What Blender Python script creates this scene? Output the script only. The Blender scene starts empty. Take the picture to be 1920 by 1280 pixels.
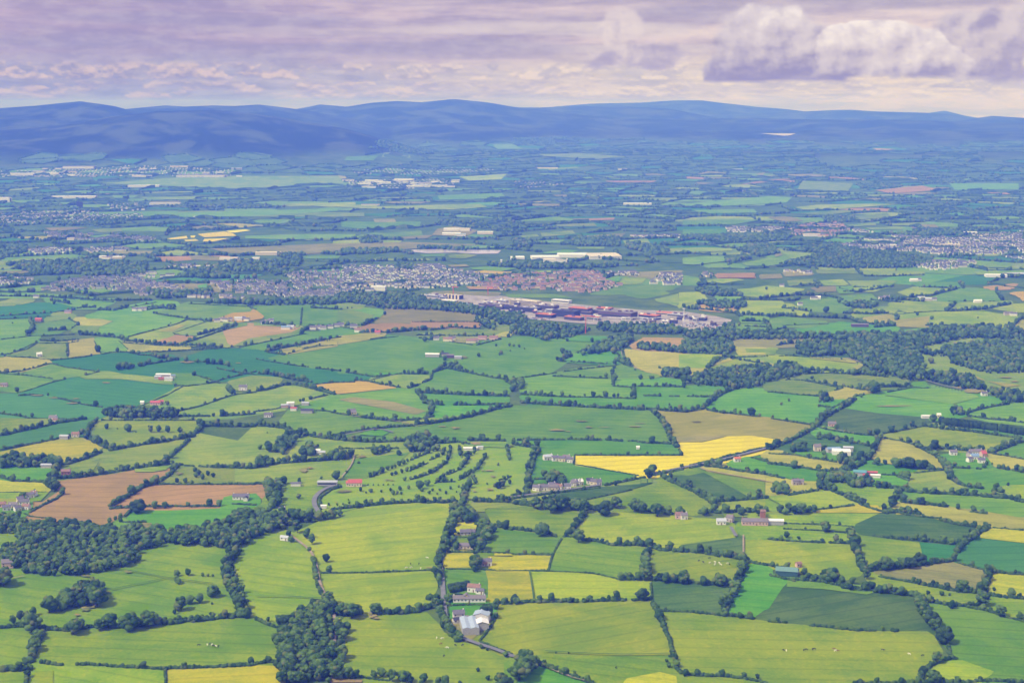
import bpy, math, random
import numpy as np
from mathutils import Vector, Matrix
R = math.radians
SC = bpy.context.scene
COL = SC.collection
rng = np.random.default_rng(11)
random.seed(5)

# ------------------------------------------------------------------ camera
FPX, V0, HCAM = 2667.0, 194.0, 500.0
PITCH = math.atan((640.0 - V0) / FPX)
cam_d = bpy.data.cameras.new('camera')
cam = bpy.data.objects.new('camera', cam_d)
COL.objects.link(cam)
cam.location = (0, 0, HCAM)
cam.rotation_euler = (math.pi / 2 - PITCH, 0, 0)
cam_d.sensor_width = 36.0
cam_d.lens = 36.0 * FPX / 1920.0
cam_d.clip_start = 1.0
cam_d.clip_end = 120000.0
SC.camera = cam

# ------------------------------------------------------------------ exposure, render settings
SC.view_settings.view_transform = 'Standard'
SC.view_settings.look = 'None'
SC.view_settings.gamma = 1.0
SC.view_settings.exposure = 0.28
SC.render.engine = 'CYCLES'
SC.cycles.max_bounces = 5
SC.cycles.diffuse_bounces = 2
SC.cycles.volume_bounces = 1
SC.cycles.use_denoising = True

SUN_EL, SUN_AZ = R(50), R(-118)          # azimuth from +Y towards +X
SUN_DIR = Vector((math.sin(SUN_AZ) * math.cos(SUN_EL), math.cos(SUN_AZ) * math.cos(SUN_EL), math.sin(SUN_EL)))
sun_d = bpy.data.lights.new('sun', 'SUN')
sun_d.energy = 3.6
sun_d.angle = R(3.0)
sun_d.color = (1.0, 0.93, 0.82)
sun = bpy.data.objects.new('sun', sun_d)
COL.objects.link(sun)
sun.rotation_euler = SUN_DIR.to_track_quat('Z', 'Y').to_euler()


# ------------------------------------------------------------------ node helper
class NT:
    def __init__(self, tree):
        self.t = tree
        self.n = tree.nodes
        self.l = tree.links

    def new(self, kind, **kw):
        nd = self.n.new(kind)
        for k, v in kw.items():
            setattr(nd, k, v)
        return nd

    def put(self, sock, v):
        if v is None:
            return
        if isinstance(v, bpy.types.NodeSocket):
            self.l.new(v, sock)
        elif isinstance(v, (tuple, list)) and sock.type == 'RGBA' and len(v) == 3:
            sock.default_value = (*v, 1)
        else:
            sock.default_value = v

    def m(self, op, a, b=None, c=None, clamp=False):
        nd = self.new('ShaderNodeMath', operation=op, use_clamp=clamp)
        self.put(nd.inputs[0], a)
        self.put(nd.inputs[1], b)
        self.put(nd.inputs[2], c)
        return nd.outputs[0]

    def step(self, v, a, b):
        nd = self.new('ShaderNodeMapRange', interpolation_type='SMOOTHSTEP', clamp=True)
        self.put(nd.inputs[0], v)
        nd.inputs[1].default_value, nd.inputs[2].default_value = a, b
        nd.inputs[3].default_value, nd.inputs[4].default_value = 0, 1
        return nd.outputs[0]

    def mix(self, f, a, b):
        nd = self.new('ShaderNodeMix', data_type='RGBA')
        self.put(nd.inputs[0], f)
        self.put(nd.inputs[6], a)
        self.put(nd.inputs[7], b)
        return nd.outputs[2]

    def xyz(self, x, y, z=0.0):
        nd = self.new('ShaderNodeCombineXYZ')
        self.put(nd.inputs[0], x)
        self.put(nd.inputs[1], y)
        self.put(nd.inputs[2], z)
        return nd.outputs[0]

    def noise(self, vec, scale=1.0, detail=4.0, rough=0.55, dist=0.0, dim='3D', w=None):
        nd = self.new('ShaderNodeTexNoise', noise_dimensions=dim)
        self.put(nd.inputs['Vector'], vec)
        nd.inputs['Scale'].default_value = scale
        nd.inputs['Detail'].default_value = detail
        nd.inputs['Roughness'].default_value = rough
        nd.inputs['Distortion'].default_value = dist
        if w is not None:
            self.put(nd.inputs['W'], w)
        return nd.outputs[0]


# ------------------------------------------------------------------ sky (world): Nishita under procedural cloud layers
def build_world():
    w = bpy.data.worlds.new('World')
    SC.world = w
    w.use_nodes = True
    t = NT(w.node_tree)
    t.n.clear()
    out = t.new('ShaderNodeOutputWorld')
    bg = t.new('ShaderNodeBackground')
    bg.inputs[1].default_value = 0.10
    t.l.new(bg.outputs[0], out.inputs[0])
    sky = t.new('ShaderNodeTexSky', sky_type='NISHITA', sun_disc=False)
    sky.sun_elevation = SUN_EL
    sky.sun_rotation = SUN_AZ
    tc = t.new('ShaderNodeTexCoord')
    sep = t.new('ShaderNodeSeparateXYZ')
    t.l.new(tc.outputs['Generated'], sep.inputs[0])
    x, y, z = sep.outputs
    az = t.m('ARCTAN2', x, y)
    hyp = t.m('SQRT', t.m('ADD', t.m('MULTIPLY', x, x), t.m('MULTIPLY', y, y)))
    el = t.m('ARCTAN2', z, hyp)
    U = t.m('MULTIPLY', az, FPX / 100)          # about one unit per 2.1 degrees
    V = t.m('MULTIPLY', el, FPX / 100)
    P = t.xyz(U, V)
    # high stratus: long streaks, lilac grey to warm white
    n1 = t.noise(t.xyz(t.m('MULTIPLY', U, 0.20), t.m('MULTIPLY', V, 1.9), 3.1), 1.0, 7, 0.58, 0.35)
    n2 = t.noise(t.xyz(t.m('MULTIPLY', U, 0.55), t.m('MULTIPLY', V, 5.5), 9.7), 1.0, 6, 0.6, 0.2)
    warm = t.step(t.m('ADD', U, t.m('MULTIPLY', n1, 3.0)), -6.0, 7.0)
    dark = t.mix(warm, (0.42, 0.345, 0.60), (0.53, 0.44, 0.60))
    light = t.mix(warm, (0.62, 0.47, 0.66), (0.92, 0.74, 0.74))
    streak = t.m('ADD', t.m('MULTIPLY', n1, 0.72), t.m('MULTIPLY', n2, 0.28))
    # a broad darker shelf on the upper left, brighter belt above it
    c = t.mix(t.step(streak, 0.40, 0.62), dark, light)
    # darker shelves under the streaks
    for cx, cy, rx, ry, k in ((-1.2, 0.98, 3.6, 0.16, 0.75), (-7.5, 0.92, 4.0, 0.26, 0.6), (3.4, 1.62, 1.7, 0.16, 0.6), (-5.0, 1.45, 3.5, 0.14, 0.45), (7.0, 1.75, 2.5, 0.12, 0.4)):
        a = t.m('DIVIDE', t.m('SUBTRACT', U, cx), rx)
        b = t.m('DIVIDE', t.m('ADD', t.m('SUBTRACT', V, cy), t.m('MULTIPLY', t.m('SUBTRACT', n1, 0.5), 0.5)), ry)
        g = t.m('SUBTRACT', 1.0, t.m('ADD', t.m('MULTIPLY', a, a), t.m('MULTIPLY', b, b)))
        c = t.mix(t.m('MULTIPLY', t.step(g, -0.4, 0.9), k), c, t.mix(warm, (0.42, 0.37, 0.62), (0.47, 0.41, 0.59)))
    for cx, cy, rx, ry, k in ((0.5, 1.32, 3.2, 0.13, 0.7), (-3.0, 1.25, 3.0, 0.10, 0.45), (2.4, 0.98, 1.6, 0.12, 0.6)):
        a = t.m('DIVIDE', t.m('SUBTRACT', U, cx), rx)
        b = t.m('DIVIDE', t.m('ADD', t.m('SUBTRACT', V, cy), t.m('MULTIPLY', t.m('SUBTRACT', n1, 0.5), 0.5)), ry)
        g = t.m('SUBTRACT', 1.0, t.m('ADD', t.m('MULTIPLY', a, a), t.m('MULTIPLY', b, b)))
        c = t.mix(t.m('MULTIPLY', t.step(g, -0.4, 0.9), k), c, t.mix(warm, (0.66, 0.55, 0.70), (0.96, 0.82, 0.78)))
    # layer low over the hills: blue grey on the left, cream on the right
    n3 = t.noise(t.xyz(t.m('MULTIPLY', U, 0.5), t.m('MULTIPLY', V, 4.6), 1.3), 1.0, 7, 0.6, 0.3)
    lowc = t.mix(warm, (0.46, 0.45, 0.70), (1.0, 0.82, 0.69))
    lowd = t.mix(warm, (0.36, 0.36, 0.62), (0.66, 0.59, 0.66))
    low = t.mix(t.step(n3, 0.34, 0.60), lowd, lowc)
    lowf = t.step(t.m('ADD', V, t.m('MULTIPLY', t.m('SUBTRACT', n1, 0.5), 0.9)), 1.00, 0.55)
    c = t.mix(lowf, c, low)
    # rows of small cumulus with lit tops, the nearer row higher
    def row(c, sx, sy, seed, v0, v1, v2, v3, th, amt):
        p = t.xyz(t.m('MULTIPLY', U, sx), t.m('MULTIPLY', V, sy), seed)
        q = t.xyz(t.m('MULTIPLY', U, sx), t.m('ADD', t.m('MULTIPLY', V, sy), 0.20), seed)
        na, nc = t.noise(p, 1.0, 8, 0.55, 0.0), t.noise(q, 1.0, 8, 0.55, 0.0)
        band = t.m('MULTIPLY', t.step(V, v0, v1), t.step(V, v3, v2))
        k = t.m('MULTIPLY', t.step(na, th, th + 0.09), band)
        sh = t.step(t.m('SUBTRACT', na, nc), -0.07, 0.11)
        cc = t.mix(sh, t.mix(warm, (0.40, 0.37, 0.60), (0.66, 0.58, 0.65)), t.mix(warm, (0.80, 0.62, 0.66), (1.05, 0.87, 0.74)))
        return t.mix(t.m('MULTIPLY', k, amt), c, cc)
    c = row(c, 1.5, 3.4, 5.0, 0.06, 0.14, 0.34, 0.46, 0.45, 0.8)
    c = row(c, 1.7, 2.6, 12.0, 0.40, 0.46, 0.64, 0.80, 0.44, 0.95)

    # cumulus heaps: billowed ellipses with a flat base
    def wob(seed, sc, d=6):
        return t.m('SUBTRACT', t.noise(t.xyz(U, V, seed), sc, d, 0.5), 0.5)
    wx, wy = wob(2.0, 1.8, 8), wob(7.0, 1.8, 8)
    Ud = t.m('ADD', U, t.m('MULTIPLY', wx, 0.62))
    Vd = t.m('ADD', V, t.m('MULTIPLY', wy, 0.46))

    def ell(cx, cy, rx, ry, u=Ud, v=Vd):
        a = t.m('DIVIDE', t.m('SUBTRACT', u, cx), rx)
        b = t.m('DIVIDE', t.m('SUBTRACT', v, cy), ry)
        return t.m('SUBTRACT', 1.0, t.m('ADD', t.m('MULTIPLY', a, a), t.m('MULTIPLY', b, b)))
    bil = t.noise(t.xyz(U, V, 4.0), 1.9, 5, 0.48, 0.0)
    bil2 = t.noise(t.xyz(t.m('ADD', U, -0.10), t.m('ADD', V, 0.12), 4.0), 1.9, 5, 0.48, 0.0)
    rel = t.m('SUBTRACT', bil, bil2)
    bump = t.m('ADD', t.m('MULTIPLY', rel, 1.5), t.m('MULTIPLY', t.m('SUBTRACT', bil, 0.5), 0.7))
    # grey heap at the far right, drawn behind the others
    fD = t.m('MAXIMUM', ell(9.7, 1.0, 1.7, 0.80), ell(8.5, 1.0, 1.2, 0.66))
    cD = t.mix(t.step(t.m('ADD', bump, t.m('MULTIPLY', t.m('SUBTRACT', V, 0.9), 0.22)), -0.28, 0.32), (0.42, 0.36, 0.58), (0.76, 0.65, 0.72))
    c = t.mix(t.m('MULTIPLY', t.step(fD, -0.15, 0.35), 0.92), c, cD)
    hole = t.step(ell(9.35, 0.72, 0.42, 0.26), 0.2, 0.8)
    c = t.mix(t.m('MULTIPLY', hole, 0.9), c, (1.0, 0.87, 0.72))
    # plume left of the heaps
    fE = t.m('MAXIMUM', ell(1.95, 1.36, 0.42, 0.40), ell(2.3, 0.84, 1.1, 0.26))
    cE = t.mix(t.step(t.m('ADD', bump, t.m('MULTIPLY', t.m('SUBTRACT', V, 1.0), 0.45)), -0.28, 0.32), (0.48, 0.41, 0.62), (0.88, 0.74, 0.76))
    c = t.mix(t.m('MULTIPLY', t.step(fE, -0.05, 0.6), 0.85), c, cE)

    def heap(c, f, base, top, soft, tone, gain):
        k = t.m('MULTIPLY', t.step(f, 0.0, soft), t.step(t.m('ADD', V, t.m('MULTIPLY', wx, 0.10)), base - 0.04, base + 0.05))
        hgt = t.m('DIVIDE', t.m('SUBTRACT', V, base), top - base)
        s = t.m('ADD', t.m('MULTIPLY', t.m('POWER', t.m('MAXIMUM', hgt, 0.0), 0.6), 0.75), t.m('MULTIPLY', bump, gain))
        s = t.m('ADD', s, tone)
        a = t.mix(t.step(s, 0.0, 0.48), (0.37, 0.315, 0.54), (0.76, 0.655, 0.74))
        a = t.mix(t.step(s, 0.40, 0.86), a, (1.08, 0.95, 0.93))
        return t.mix(k, c, a)
    fL = t.m('MAXIMUM', t.m('MAXIMUM', ell(5.0, 0.66, 1.30, 0.98), ell(4.0, 0.52, 0.62, 0.42)), ell(4.55, 1.15, 0.95, 0.70))
    c = heap(c, fL, 0.39, 1.60, 0.40, -0.17, 0.70)
    fR = t.m('MAXIMUM', ell(6.85, 0.46, 1.36, 1.02), ell(6.3, 0.80, 0.85, 0.72))
    c = heap(c, fR, 0.47, 1.50, 0.12, 0.05, 0.80)
    # fine mottling of the whole cloud cover
    tex = t.noise(t.xyz(t.m('MULTIPLY', U, 1.6), t.m('MULTIPLY', V, 4.2), 21.0), 1.0, 8, 0.62)
    c = t.mix(t.m('MULTIPLY', t.step(tex, 0.40, 0.70), 0.20), c, (0.98, 0.86, 0.84))
    c = t.mix(t.m('MULTIPLY', t.step(tex, 0.52, 0.28), 0.20), c, (0.36, 0.32, 0.52))
    # overhead: an even overcast that is brighter than the strip near the horizon
    c = t.mix(t.step(V, 2.2, 9.0), c, (0.66, 0.62, 0.72))
    c = t.mix(t.step(V, -0.5, -1.6), c, (0.25, 0.27, 0.30))
    sc = t.new('ShaderNodeVectorMath', operation='SCALE')
    t.l.new(c, sc.inputs[0])
    sc.inputs[3].default_value = SKY_GAIN
    t.l.new(t.mix(0.06, sc.outputs[0], sky.outputs[0]), bg.inputs[0])
    w.cycles.sampling_method = 'MANUAL'
    w.cycles.sample_map_resolution = 512


SKY_GAIN = 7.4
build_world()


# ------------------------------------------------------------------ outlines traced on the land (photo positions, unprojected to the ground below)
FIELDS = '''
o -9,1000 0,991 18,991 27,981 54,981 61,986 102,990 175,988 203,982 203,985 195,988 219,1000 252,995 251,980 267,981 267,983 257,987 255,994 282,993 284,984 309,992 373,992 420,977 470,968 473,962 471,953 487,946 491,942 491,935 500,927 499,908 513,908 513,912 522,912 522,909 597,912 605,913 609,917 609,923 601,926 593,938 589,960 580,969 493,975 489,976 489,992 481,1000 435,1000 435,1057 451,1102 465,1155 349,1172 190,1179 146,1184 78,1182 80,1186 64,1209 55,1235 56,1244 43,1250 42,1253 4,1260 -4,1260 -9,1255 -9,1185 -6,1183 -9,1180 -9,1083 3,1045 -9,1035
y 1237,1147 1267,1146 1345,1151 1359,1151 1366,1147 1371,1152 1449,1166 1653,1183 1739,1183 1751,1190 1769,1221 1764,1233 1740,1249 1731,1260 1726,1274 1731,1286 1729,1292 1721,1300 1395,1300 1395,1277 1392,1275 1350,1268 1279,1263 1262,1225
g 503,671 523,666 526,664 543,665 633,650 634,646 692,638 696,637 697,635 721,631 725,628 742,628 783,632 853,633 853,636 833,640 864,643 886,642 892,640 938,634 939,632 954,633 958,630 1001,631 1005,634 1022,635 1038,635 1042,631 1061,631 1061,634 1063,635 1063,640 1128,642 1139,639 1143,643 1139,648 1081,658 1078,664 1070,670 1052,674 1057,677 1062,677 1062,681 1050,690 1048,690 1047,692 1045,692 1044,694 1042,694 1041,696 1039,696 1038,698 1022,700 970,711 960,721 966,728 951,741 891,741 809,738 788,739 781,735 765,731 763,728 784,721 786,719 792,718 794,716 800,715 802,713 805,713 809,706 809,703 807,702 750,703 750,700 696,700 703,705 714,705 732,702 739,703 712,707 707,709 695,709 695,706 678,704 668,701 633,700 633,697 629,696 556,687 551,686 548,683 511,676 504,673
y 611,1282 613,1280 678,1281 680,1277 662,1274 631,1274 631,1265 643,1215 641,1162 649,1154 800,1147 824,1170 833,1185 858,1193 870,1203 888,1207 940,1230 955,1231 955,1236 945,1235 945,1282 939,1295 933,1300 620,1292
o 55,1235 64,1209 80,1186 78,1182 146,1184 190,1179 349,1172 462,1155 480,1157 504,1170 522,1164 539,1177 526,1201 526,1221 529,1230 524,1234 524,1243 515,1248 478,1247 312,1255 187,1246 64,1245 56,1244
y 886,1199 912,1176 930,1153 934,1138 948,1131 977,1128 1224,1123 1238,1145 1238,1153 1263,1226 1257,1228 1140,1229 1017,1227 970,1233 940,1230 886,1207
y 551,998 621,966 679,951 713,949 779,940 839,938 881,941 885,946 884,953 856,981 850,981 836,1010 829,1049 820,1069 596,1075 583,1035 551,1006
f 593,938 601,926 609,923 609,916 693,895 759,862 769,854 814,841 814,833 866,830 870,834 870,838 950,840 953,832 963,832 991,838 1001,845 989,879 996,920 987,925 977,926 970,931 889,938 884,942 858,938 779,940 713,949 679,951 608,966 602,966 593,957
l 315,864 338,842 348,828 349,822 357,817 376,812 446,826 474,799 523,801 617,822 661,820 690,826 766,827 774,832 814,833 814,841 769,854 759,862 690,896 689,894 751,865 769,848 662,862 643,895 688,896 656,906 631,910 572,912 503,908 503,905 440,903 440,876 372,876 338,872 326,876 315,869
g 672,819 674,817 716,819 730,812 714,807 702,810 702,807 710,804 734,802 752,797 780,800 822,793 881,782 892,777 948,764 952,760 988,760 992,755 999,755 1015,756 1018,760 1172,760 1180,765 1220,766 1259,815 1263,828 1253,830 1140,824 1020,824 969,826 969,833 953,832 949,829 886,828 827,833 787,833 774,832 766,827 680,825
y 435,1000 481,1000 489,991 527,991 551,998 551,1006 584,1037 593,1071 596,1074 611,1122 609,1128 581,1154 532,1169 527,1169 519,1164 504,1170 480,1157 465,1155 451,1102 435,1057
d 96,677 99,674 125,672 126,670 145,670 158,667 178,666 184,664 199,664 206,662 220,662 238,659 246,661 282,661 303,664 325,665 332,670 331,672 335,672 396,653 452,653 454,655 479,655 490,657 524,655 525,659 518,660 517,662 529,664 503,671 504,673 511,676 548,683 549,685 556,687 629,696 633,697 633,700 668,701 678,704 691,705 695,706 695,710 678,714 664,714 656,716 627,717 591,721 585,722 585,725 569,717 566,714 486,704 473,704 465,707 430,714 428,716 416,716 398,714 397,711 388,710 386,708 379,707 364,700 320,700 318,705 315,706 285,707 233,702 230,700 218,699 216,697 186,697 180,695 123,689 118,688 116,686 108,685 106,683 102,683
g 1730,1129 1740,1126 1789,1135 1836,1136 1836,1140 1856,1148 1927,1163 1929,1165 1929,1277 1920,1286 1841,1286 1841,1276 1859,1265 1864,1259 1805,1238 1776,1240 1738,1253 1740,1249 1762,1234 1786,1227 1766,1208 1757,1188 1759,1180 1736,1145
s 1411,1159 1433,1144 1440,1143 1468,1101 1474,1093 1477,1093 1475,1100 1481,1101 1544,1105 1625,1115 1640,1111 1640,1106 1643,1106 1718,1119 1729,1127 1736,1145 1757,1176 1759,1184 1754,1191 1751,1191 1739,1183 1653,1183 1449,1166
p 46,971 54,965 54,960 61,953 62,941 79,941 110,921 96,908 103,900 113,901 214,888 247,881 252,881 254,886 285,886 311,882 315,878 326,878 320,889 300,905 272,914 226,943 226,946 239,950 240,956 226,973 204,982 181,985 175,988 102,990 61,986 54,981 46,981
y 1069,997 1102,956 1111,956 1367,974 1379,984 1378,990 1384,1001 1380,1008 1277,1022 1277,1028 1273,1029 1238,1031 1221,1027 1212,1029 1206,1025 1167,1023 1087,1010 1073,1003
o 975,1231 1017,1227 1140,1229 1257,1228 1263,1226 1279,1263 1350,1268 1392,1275 1395,1277 1395,1300 1272,1300 1268,1268 1237,1260 1175,1272 1161,1290 1161,1300 1135,1300 1075,1269 1017,1250 982,1242 981,1237
y 596,1075 821,1069 821,1102 809,1128 800,1137 751,1143 706,1152 644,1154 621,1145 610,1134 611,1122
Y 1069,864 1077,852 1277,852 1278,850 1263,829 1318,829 1364,818 1412,817 1467,825 1467,831 1463,835 1429,851 1353,870 1316,873 1272,882 1260,887 1259,891 1241,893 1226,898 1194,899 1192,891 1079,873
b 969,826 1140,824 1218,829 1263,829 1278,851 1077,852 1069,864 1076,872 1188,890 1194,892 1193,899 1136,911 1079,909 1061,905 1001,906 992,896 998,863 1005,857 1004,847 991,838 970,834
y 1393,1045 1395,1044 1396,1010 1591,1018 1599,1020 1607,1043 1624,1070 1613,1080 1574,1092 1565,1092 1517,1079 1467,1069 1449,1068 1439,1061 1404,1057 1395,1062 1393,1055 1395,1047
l 1710,670 1716,665 1752,664 1745,662 1737,662 1733,658 1733,656 1727,651 1731,646 1742,645 1811,631 1918,638 1922,643 1918,647 1911,647 1909,650 1846,652 1827,656 1804,664 1787,664 1781,665 1779,667 1782,669 1784,675 1787,677 1917,695 1921,699 1920,701 1924,704 1924,739 1920,743 1917,743 1852,738 1830,716 1740,707 1729,694 1729,692 1726,690 1726,688 1723,686 1723,684 1720,682 1720,680
o 42,1252 54,1244 64,1244 187,1246 312,1254 311,1300 100,1300 100,1258 67,1260 55,1291 55,1300 48,1300 48,1259
t 1224,769 1229,766 1287,769 1307,769 1321,766 1335,772 1441,782 1521,793 1524,795 1525,802 1516,813 1469,831 1467,831 1467,825 1463,823 1412,817 1268,820 1259,817
o 1068,939 1085,938 1189,917 1223,907 1223,898 1246,893 1275,903 1312,923 1338,941 1347,955 1340,962 1299,968 1185,962 1070,950
u 311,1257 312,1255 478,1247 515,1248 525,1243 534,1252 536,1292 528,1300 311,1300
y 993,1070 1115,1074 1169,1086 1188,1086 1212,1080 1223,1087 1221,1093 1224,1123 999,1128 998,1100
o 1027,1069 1034,1047 1033,1040 1038,1037 1054,1006 1065,1001 1073,1002 1083,1009 1097,1012 1167,1023 1206,1025 1213,1029 1211,1051 1215,1073 1212,1080 1202,1083 1188,1086 1169,1086 1115,1074 1029,1072
D 36,737 108,713 156,704 158,706 150,708 160,711 227,711 306,721 326,720 328,722 326,728 320,733 273,755 272,759 261,770 255,773 227,775 208,774 208,765 205,764 168,760 164,757 88,740 38,740
o 1378,986 1383,979 1417,980 1401,970 1401,961 1450,962 1521,955 1545,955 1523,959 1520,962 1649,962 1605,982 1600,992 1591,985 1543,986 1470,983 1468,988 1470,992 1595,999 1594,1004 1598,1019 1441,1011 1404,1012 1398,1011 1395,1006 1386,1002 1379,992
g 560,760 565,760 568,756 578,753 599,749 624,738 639,740 737,729 746,726 764,729 785,737 800,756 804,760 808,760 808,773 806,779 799,784 786,787 736,789 630,775 585,772 569,769
b 1320,765 1337,750 1356,738 1362,738 1369,732 1412,726 1431,728 1434,733 1440,734 1534,742 1540,753 1537,758 1556,767 1556,776 1533,799 1525,800 1521,793 1441,782 1335,772
l 323,777 381,761 435,741 437,736 473,735 512,727 516,724 554,722 605,731 620,737 616,742 599,749 554,760 544,760 535,770 440,785 376,789 366,784 331,783
y 166,810 178,789 203,780 325,779 331,783 370,785 377,789 379,800 379,803 369,813 357,817 351,822 333,822 216,840 198,839 188,831 176,827 166,815
l 99,893 103,880 111,872 175,853 196,839 216,840 333,822 349,822 348,828 338,842 319,859 314,870 253,879 252,881 214,888 113,901 104,900
b 973,744 979,740 1058,745 1186,747 1189,745 1188,727 1191,725 1253,726 1302,722 1360,724 1367,725 1371,729 1362,738 1356,738 1335,751 1320,766 1307,769 1260,766 1229,766 1223,769 1220,766 1180,765 1172,760 1060,760 999,756 977,749
o 1211,1046 1213,1029 1219,1027 1238,1031 1279,1028 1292,1034 1392,1045 1395,1047 1393,1054 1395,1064 1378,1091 1223,1088 1212,1081 1215,1072
p 226,943 272,914 297,905 306,909 497,908 500,911 500,927 491,936 480,925 440,927 420,932 413,945 413,953 319,957 245,957 239,955 239,950 226,946
s 1600,990 1605,982 1649,962 1659,962 1657,959 1661,958 1661,953 1672,952 1680,965 1746,970 1769,977 1824,987 1834,993 1825,1009 1814,1018 1804,1023 1782,1023 1732,1017 1723,1018 1664,1008 1612,1003 1600,994
y 1641,817 1717,799 1738,797 1749,792 1821,800 1826,809 1914,821 1919,824 1919,827 1895,840 1874,845 1871,849 1853,852 1816,851 1746,844 1706,829 1651,823 1642,821
b 1584,761 1590,760 1600,744 1605,742 1706,726 1712,729 1734,727 1738,727 1738,729 1659,742 1789,758 1836,746 1836,744 1822,739 1822,734 1824,734 1892,751 1895,754 1893,757 1870,760 1821,772 1817,775 1817,780 1778,790 1745,790 1740,785 1731,782 1649,775 1593,767 1584,765
s 1221,1092 1223,1088 1378,1091 1379,1102 1368,1141 1365,1147 1359,1151 1238,1146 1224,1125
D -14,760 -9,760 -9,742 -5,738 36,737 38,740 88,740 164,757 168,760 205,764 208,765 208,774 197,782 180,789 172,786 116,788 116,786 48,784 -2,785 -14,775
b 237,972 249,957 319,957 413,953 413,945 420,932 440,927 480,925 489,935 489,944 481,950 471,953 473,962 470,968 420,977 373,992 309,992 285,985 285,982 245,979 237,975
k 1637,1073 1644,1067 1721,1055 1787,1052 1804,1059 1851,1070 1854,1072 1854,1080 1852,1094 1845,1113 1838,1113 1691,1089 1644,1077
g 969,714 973,710 1029,699 1039,699 1039,703 1044,704 1146,710 1151,713 1154,724 1186,726 1189,745 1186,747 1126,747 979,741 975,736
g 1682,935 1684,919 1688,915 1709,915 1715,918 1757,923 1816,919 1868,924 1917,939 1927,939 1929,941 1929,967 1926,970 1911,970 1824,955 1793,953 1747,945 1682,940
g 519,794 540,768 559,767 716,787 754,789 752,798 710,804 682,811 673,818 619,822 555,807 529,804
o 909,958 914,953 1000,957 1009,949 1030,949 1080,951 1089,961 1082,981 1073,994 1061,1004 1054,1007 1044,1007 1001,999 937,992 924,984
g 158,594 162,590 175,587 184,583 188,583 197,579 212,580 214,577 220,577 278,565 284,565 289,563 304,563 330,565 334,566 338,571 334,574 284,586 291,587 291,589 296,591 347,597 349,599 322,608 318,608 303,614 299,614 290,618 286,618 283,620 279,620 276,622 272,622 269,624 265,624 259,627 242,631 242,635 239,636 182,629 180,627 180,624 183,623 187,612 204,607 206,605 211,604 212,602 191,599 163,598
D 1785,1049 1792,1044 1795,1034 1804,1022 1814,1018 1837,1001 1838,1009 1929,1020 1929,1072 1926,1075 1854,1074 1851,1070 1790,1055 1785,1052
b 1365,1145 1377,1114 1381,1086 1399,1059 1411,1057 1439,1061 1449,1067 1449,1075 1477,1082 1476,1093 1468,1101 1441,1142 1433,1144 1414,1158 1408,1159 1371,1152 1366,1149
u -14,852 -9,847 5,846 117,821 158,821 175,825 196,837 175,853 140,862 111,873 -5,870 -14,861
t 1166,660 1173,654 1221,659 1300,659 1301,664 1273,665 1273,690 1338,690 1368,693 1453,693 1447,685 1447,683 1424,680 1423,677 1430,677 1490,692 1490,697 1448,701 1335,701 1315,706 1237,705 1232,702 1210,698 1206,695 1201,695 1197,692 1188,690 1188,687 1184,685 1182,682 1180,682 1171,673
y 1594,1001 1601,994 1612,1003 1723,1017 1727,1027 1730,1054 1644,1068 1622,1067 1607,1043 1598,1020
s 1539,792 1549,782 1576,769 1583,762 1584,765 1593,767 1649,775 1731,782 1746,790 1746,793 1738,797 1722,798 1659,814 1645,815 1641,817 1641,820 1546,800
o 1621,1082 1630,1073 1637,1073 1644,1077 1691,1089 1742,1096 1796,1107 1846,1113 1848,1118 1842,1132 1833,1137 1789,1135 1740,1126 1730,1129 1718,1119 1640,1106 1630,1099
g 901,997 910,988 926,985 937,992 1001,999 1044,1007 1053,1006 1054,1008 1035,1040 915,1038 901,1032
y 1671,590 1676,586 1694,585 1710,587 1778,583 1780,581 1820,582 1827,584 1847,583 1867,587 1909,592 1913,596 1913,598 1906,606 1901,608 1901,610 1893,613 1893,616 1840,619 1744,611 1741,607 1743,593 1681,600 1677,599 1675,597 1675,593 1671,592
D -14,819 79,799 115,788 172,786 178,789 166,813 157,820 109,822 0,847 -9,847 -14,842
l 272,756 320,733 325,728 338,724 358,724 392,719 426,719 437,736 435,741 403,753 323,778 289,770 280,760 272,760
g 473,578 477,574 589,571 630,572 630,574 633,576 633,580 650,581 633,583 633,614 581,614 499,599 495,596 495,593 492,590 487,588 482,583 475,581
t 1634,859 1640,846 1641,837 1638,832 1642,828 1642,821 1699,828 1746,843 1761,852 1763,861 1772,872 1773,878 1722,880 1713,875 1643,867
b 960,1289 1001,1247 1005,1247 1075,1269 1109,1285 1117,1292 1109,1300 960,1300
b 1773,878 1856,878 1865,875 1874,880 1925,883 1929,887 1929,909 1895,910 1870,914 1863,916 1863,924 1821,921 1814,919 1814,914 1811,912 1791,906 1782,897
g 831,1070 835,1066 883,1065 889,1061 893,1061 901,1068 910,1070 915,1089 915,1120 910,1124 910,1127 838,1127 831,1120
y 1433,931 1477,928 1490,922 1534,919 1543,914 1608,939 1612,944 1601,947 1593,945 1593,948 1585,946 1585,948 1543,951 1497,959 1435,960 1435,934
u 910,1070 914,1068 930,1069 930,1071 993,1070 998,1100 999,1128 958,1129 944,1132 935,1138 925,1131 911,1128 910,1124 915,1120 915,1089
s 1462,839 1471,830 1516,812 1530,821 1561,821 1621,833 1638,832 1641,837 1638,853 1633,861 1584,858 1577,853 1548,849 1490,848 1490,851 1481,851 1467,846
y 1726,1274 1731,1260 1737,1253 1782,1239 1805,1238 1864,1259 1859,1265 1841,1276 1841,1286 1731,1286
l 1490,708 1494,704 1522,699 1597,699 1669,705 1699,710 1705,716 1679,730 1637,733 1580,726 1538,717 1498,712
l 299,905 320,889 327,876 338,872 372,876 440,876 440,903 503,905 503,908 306,909
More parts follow.
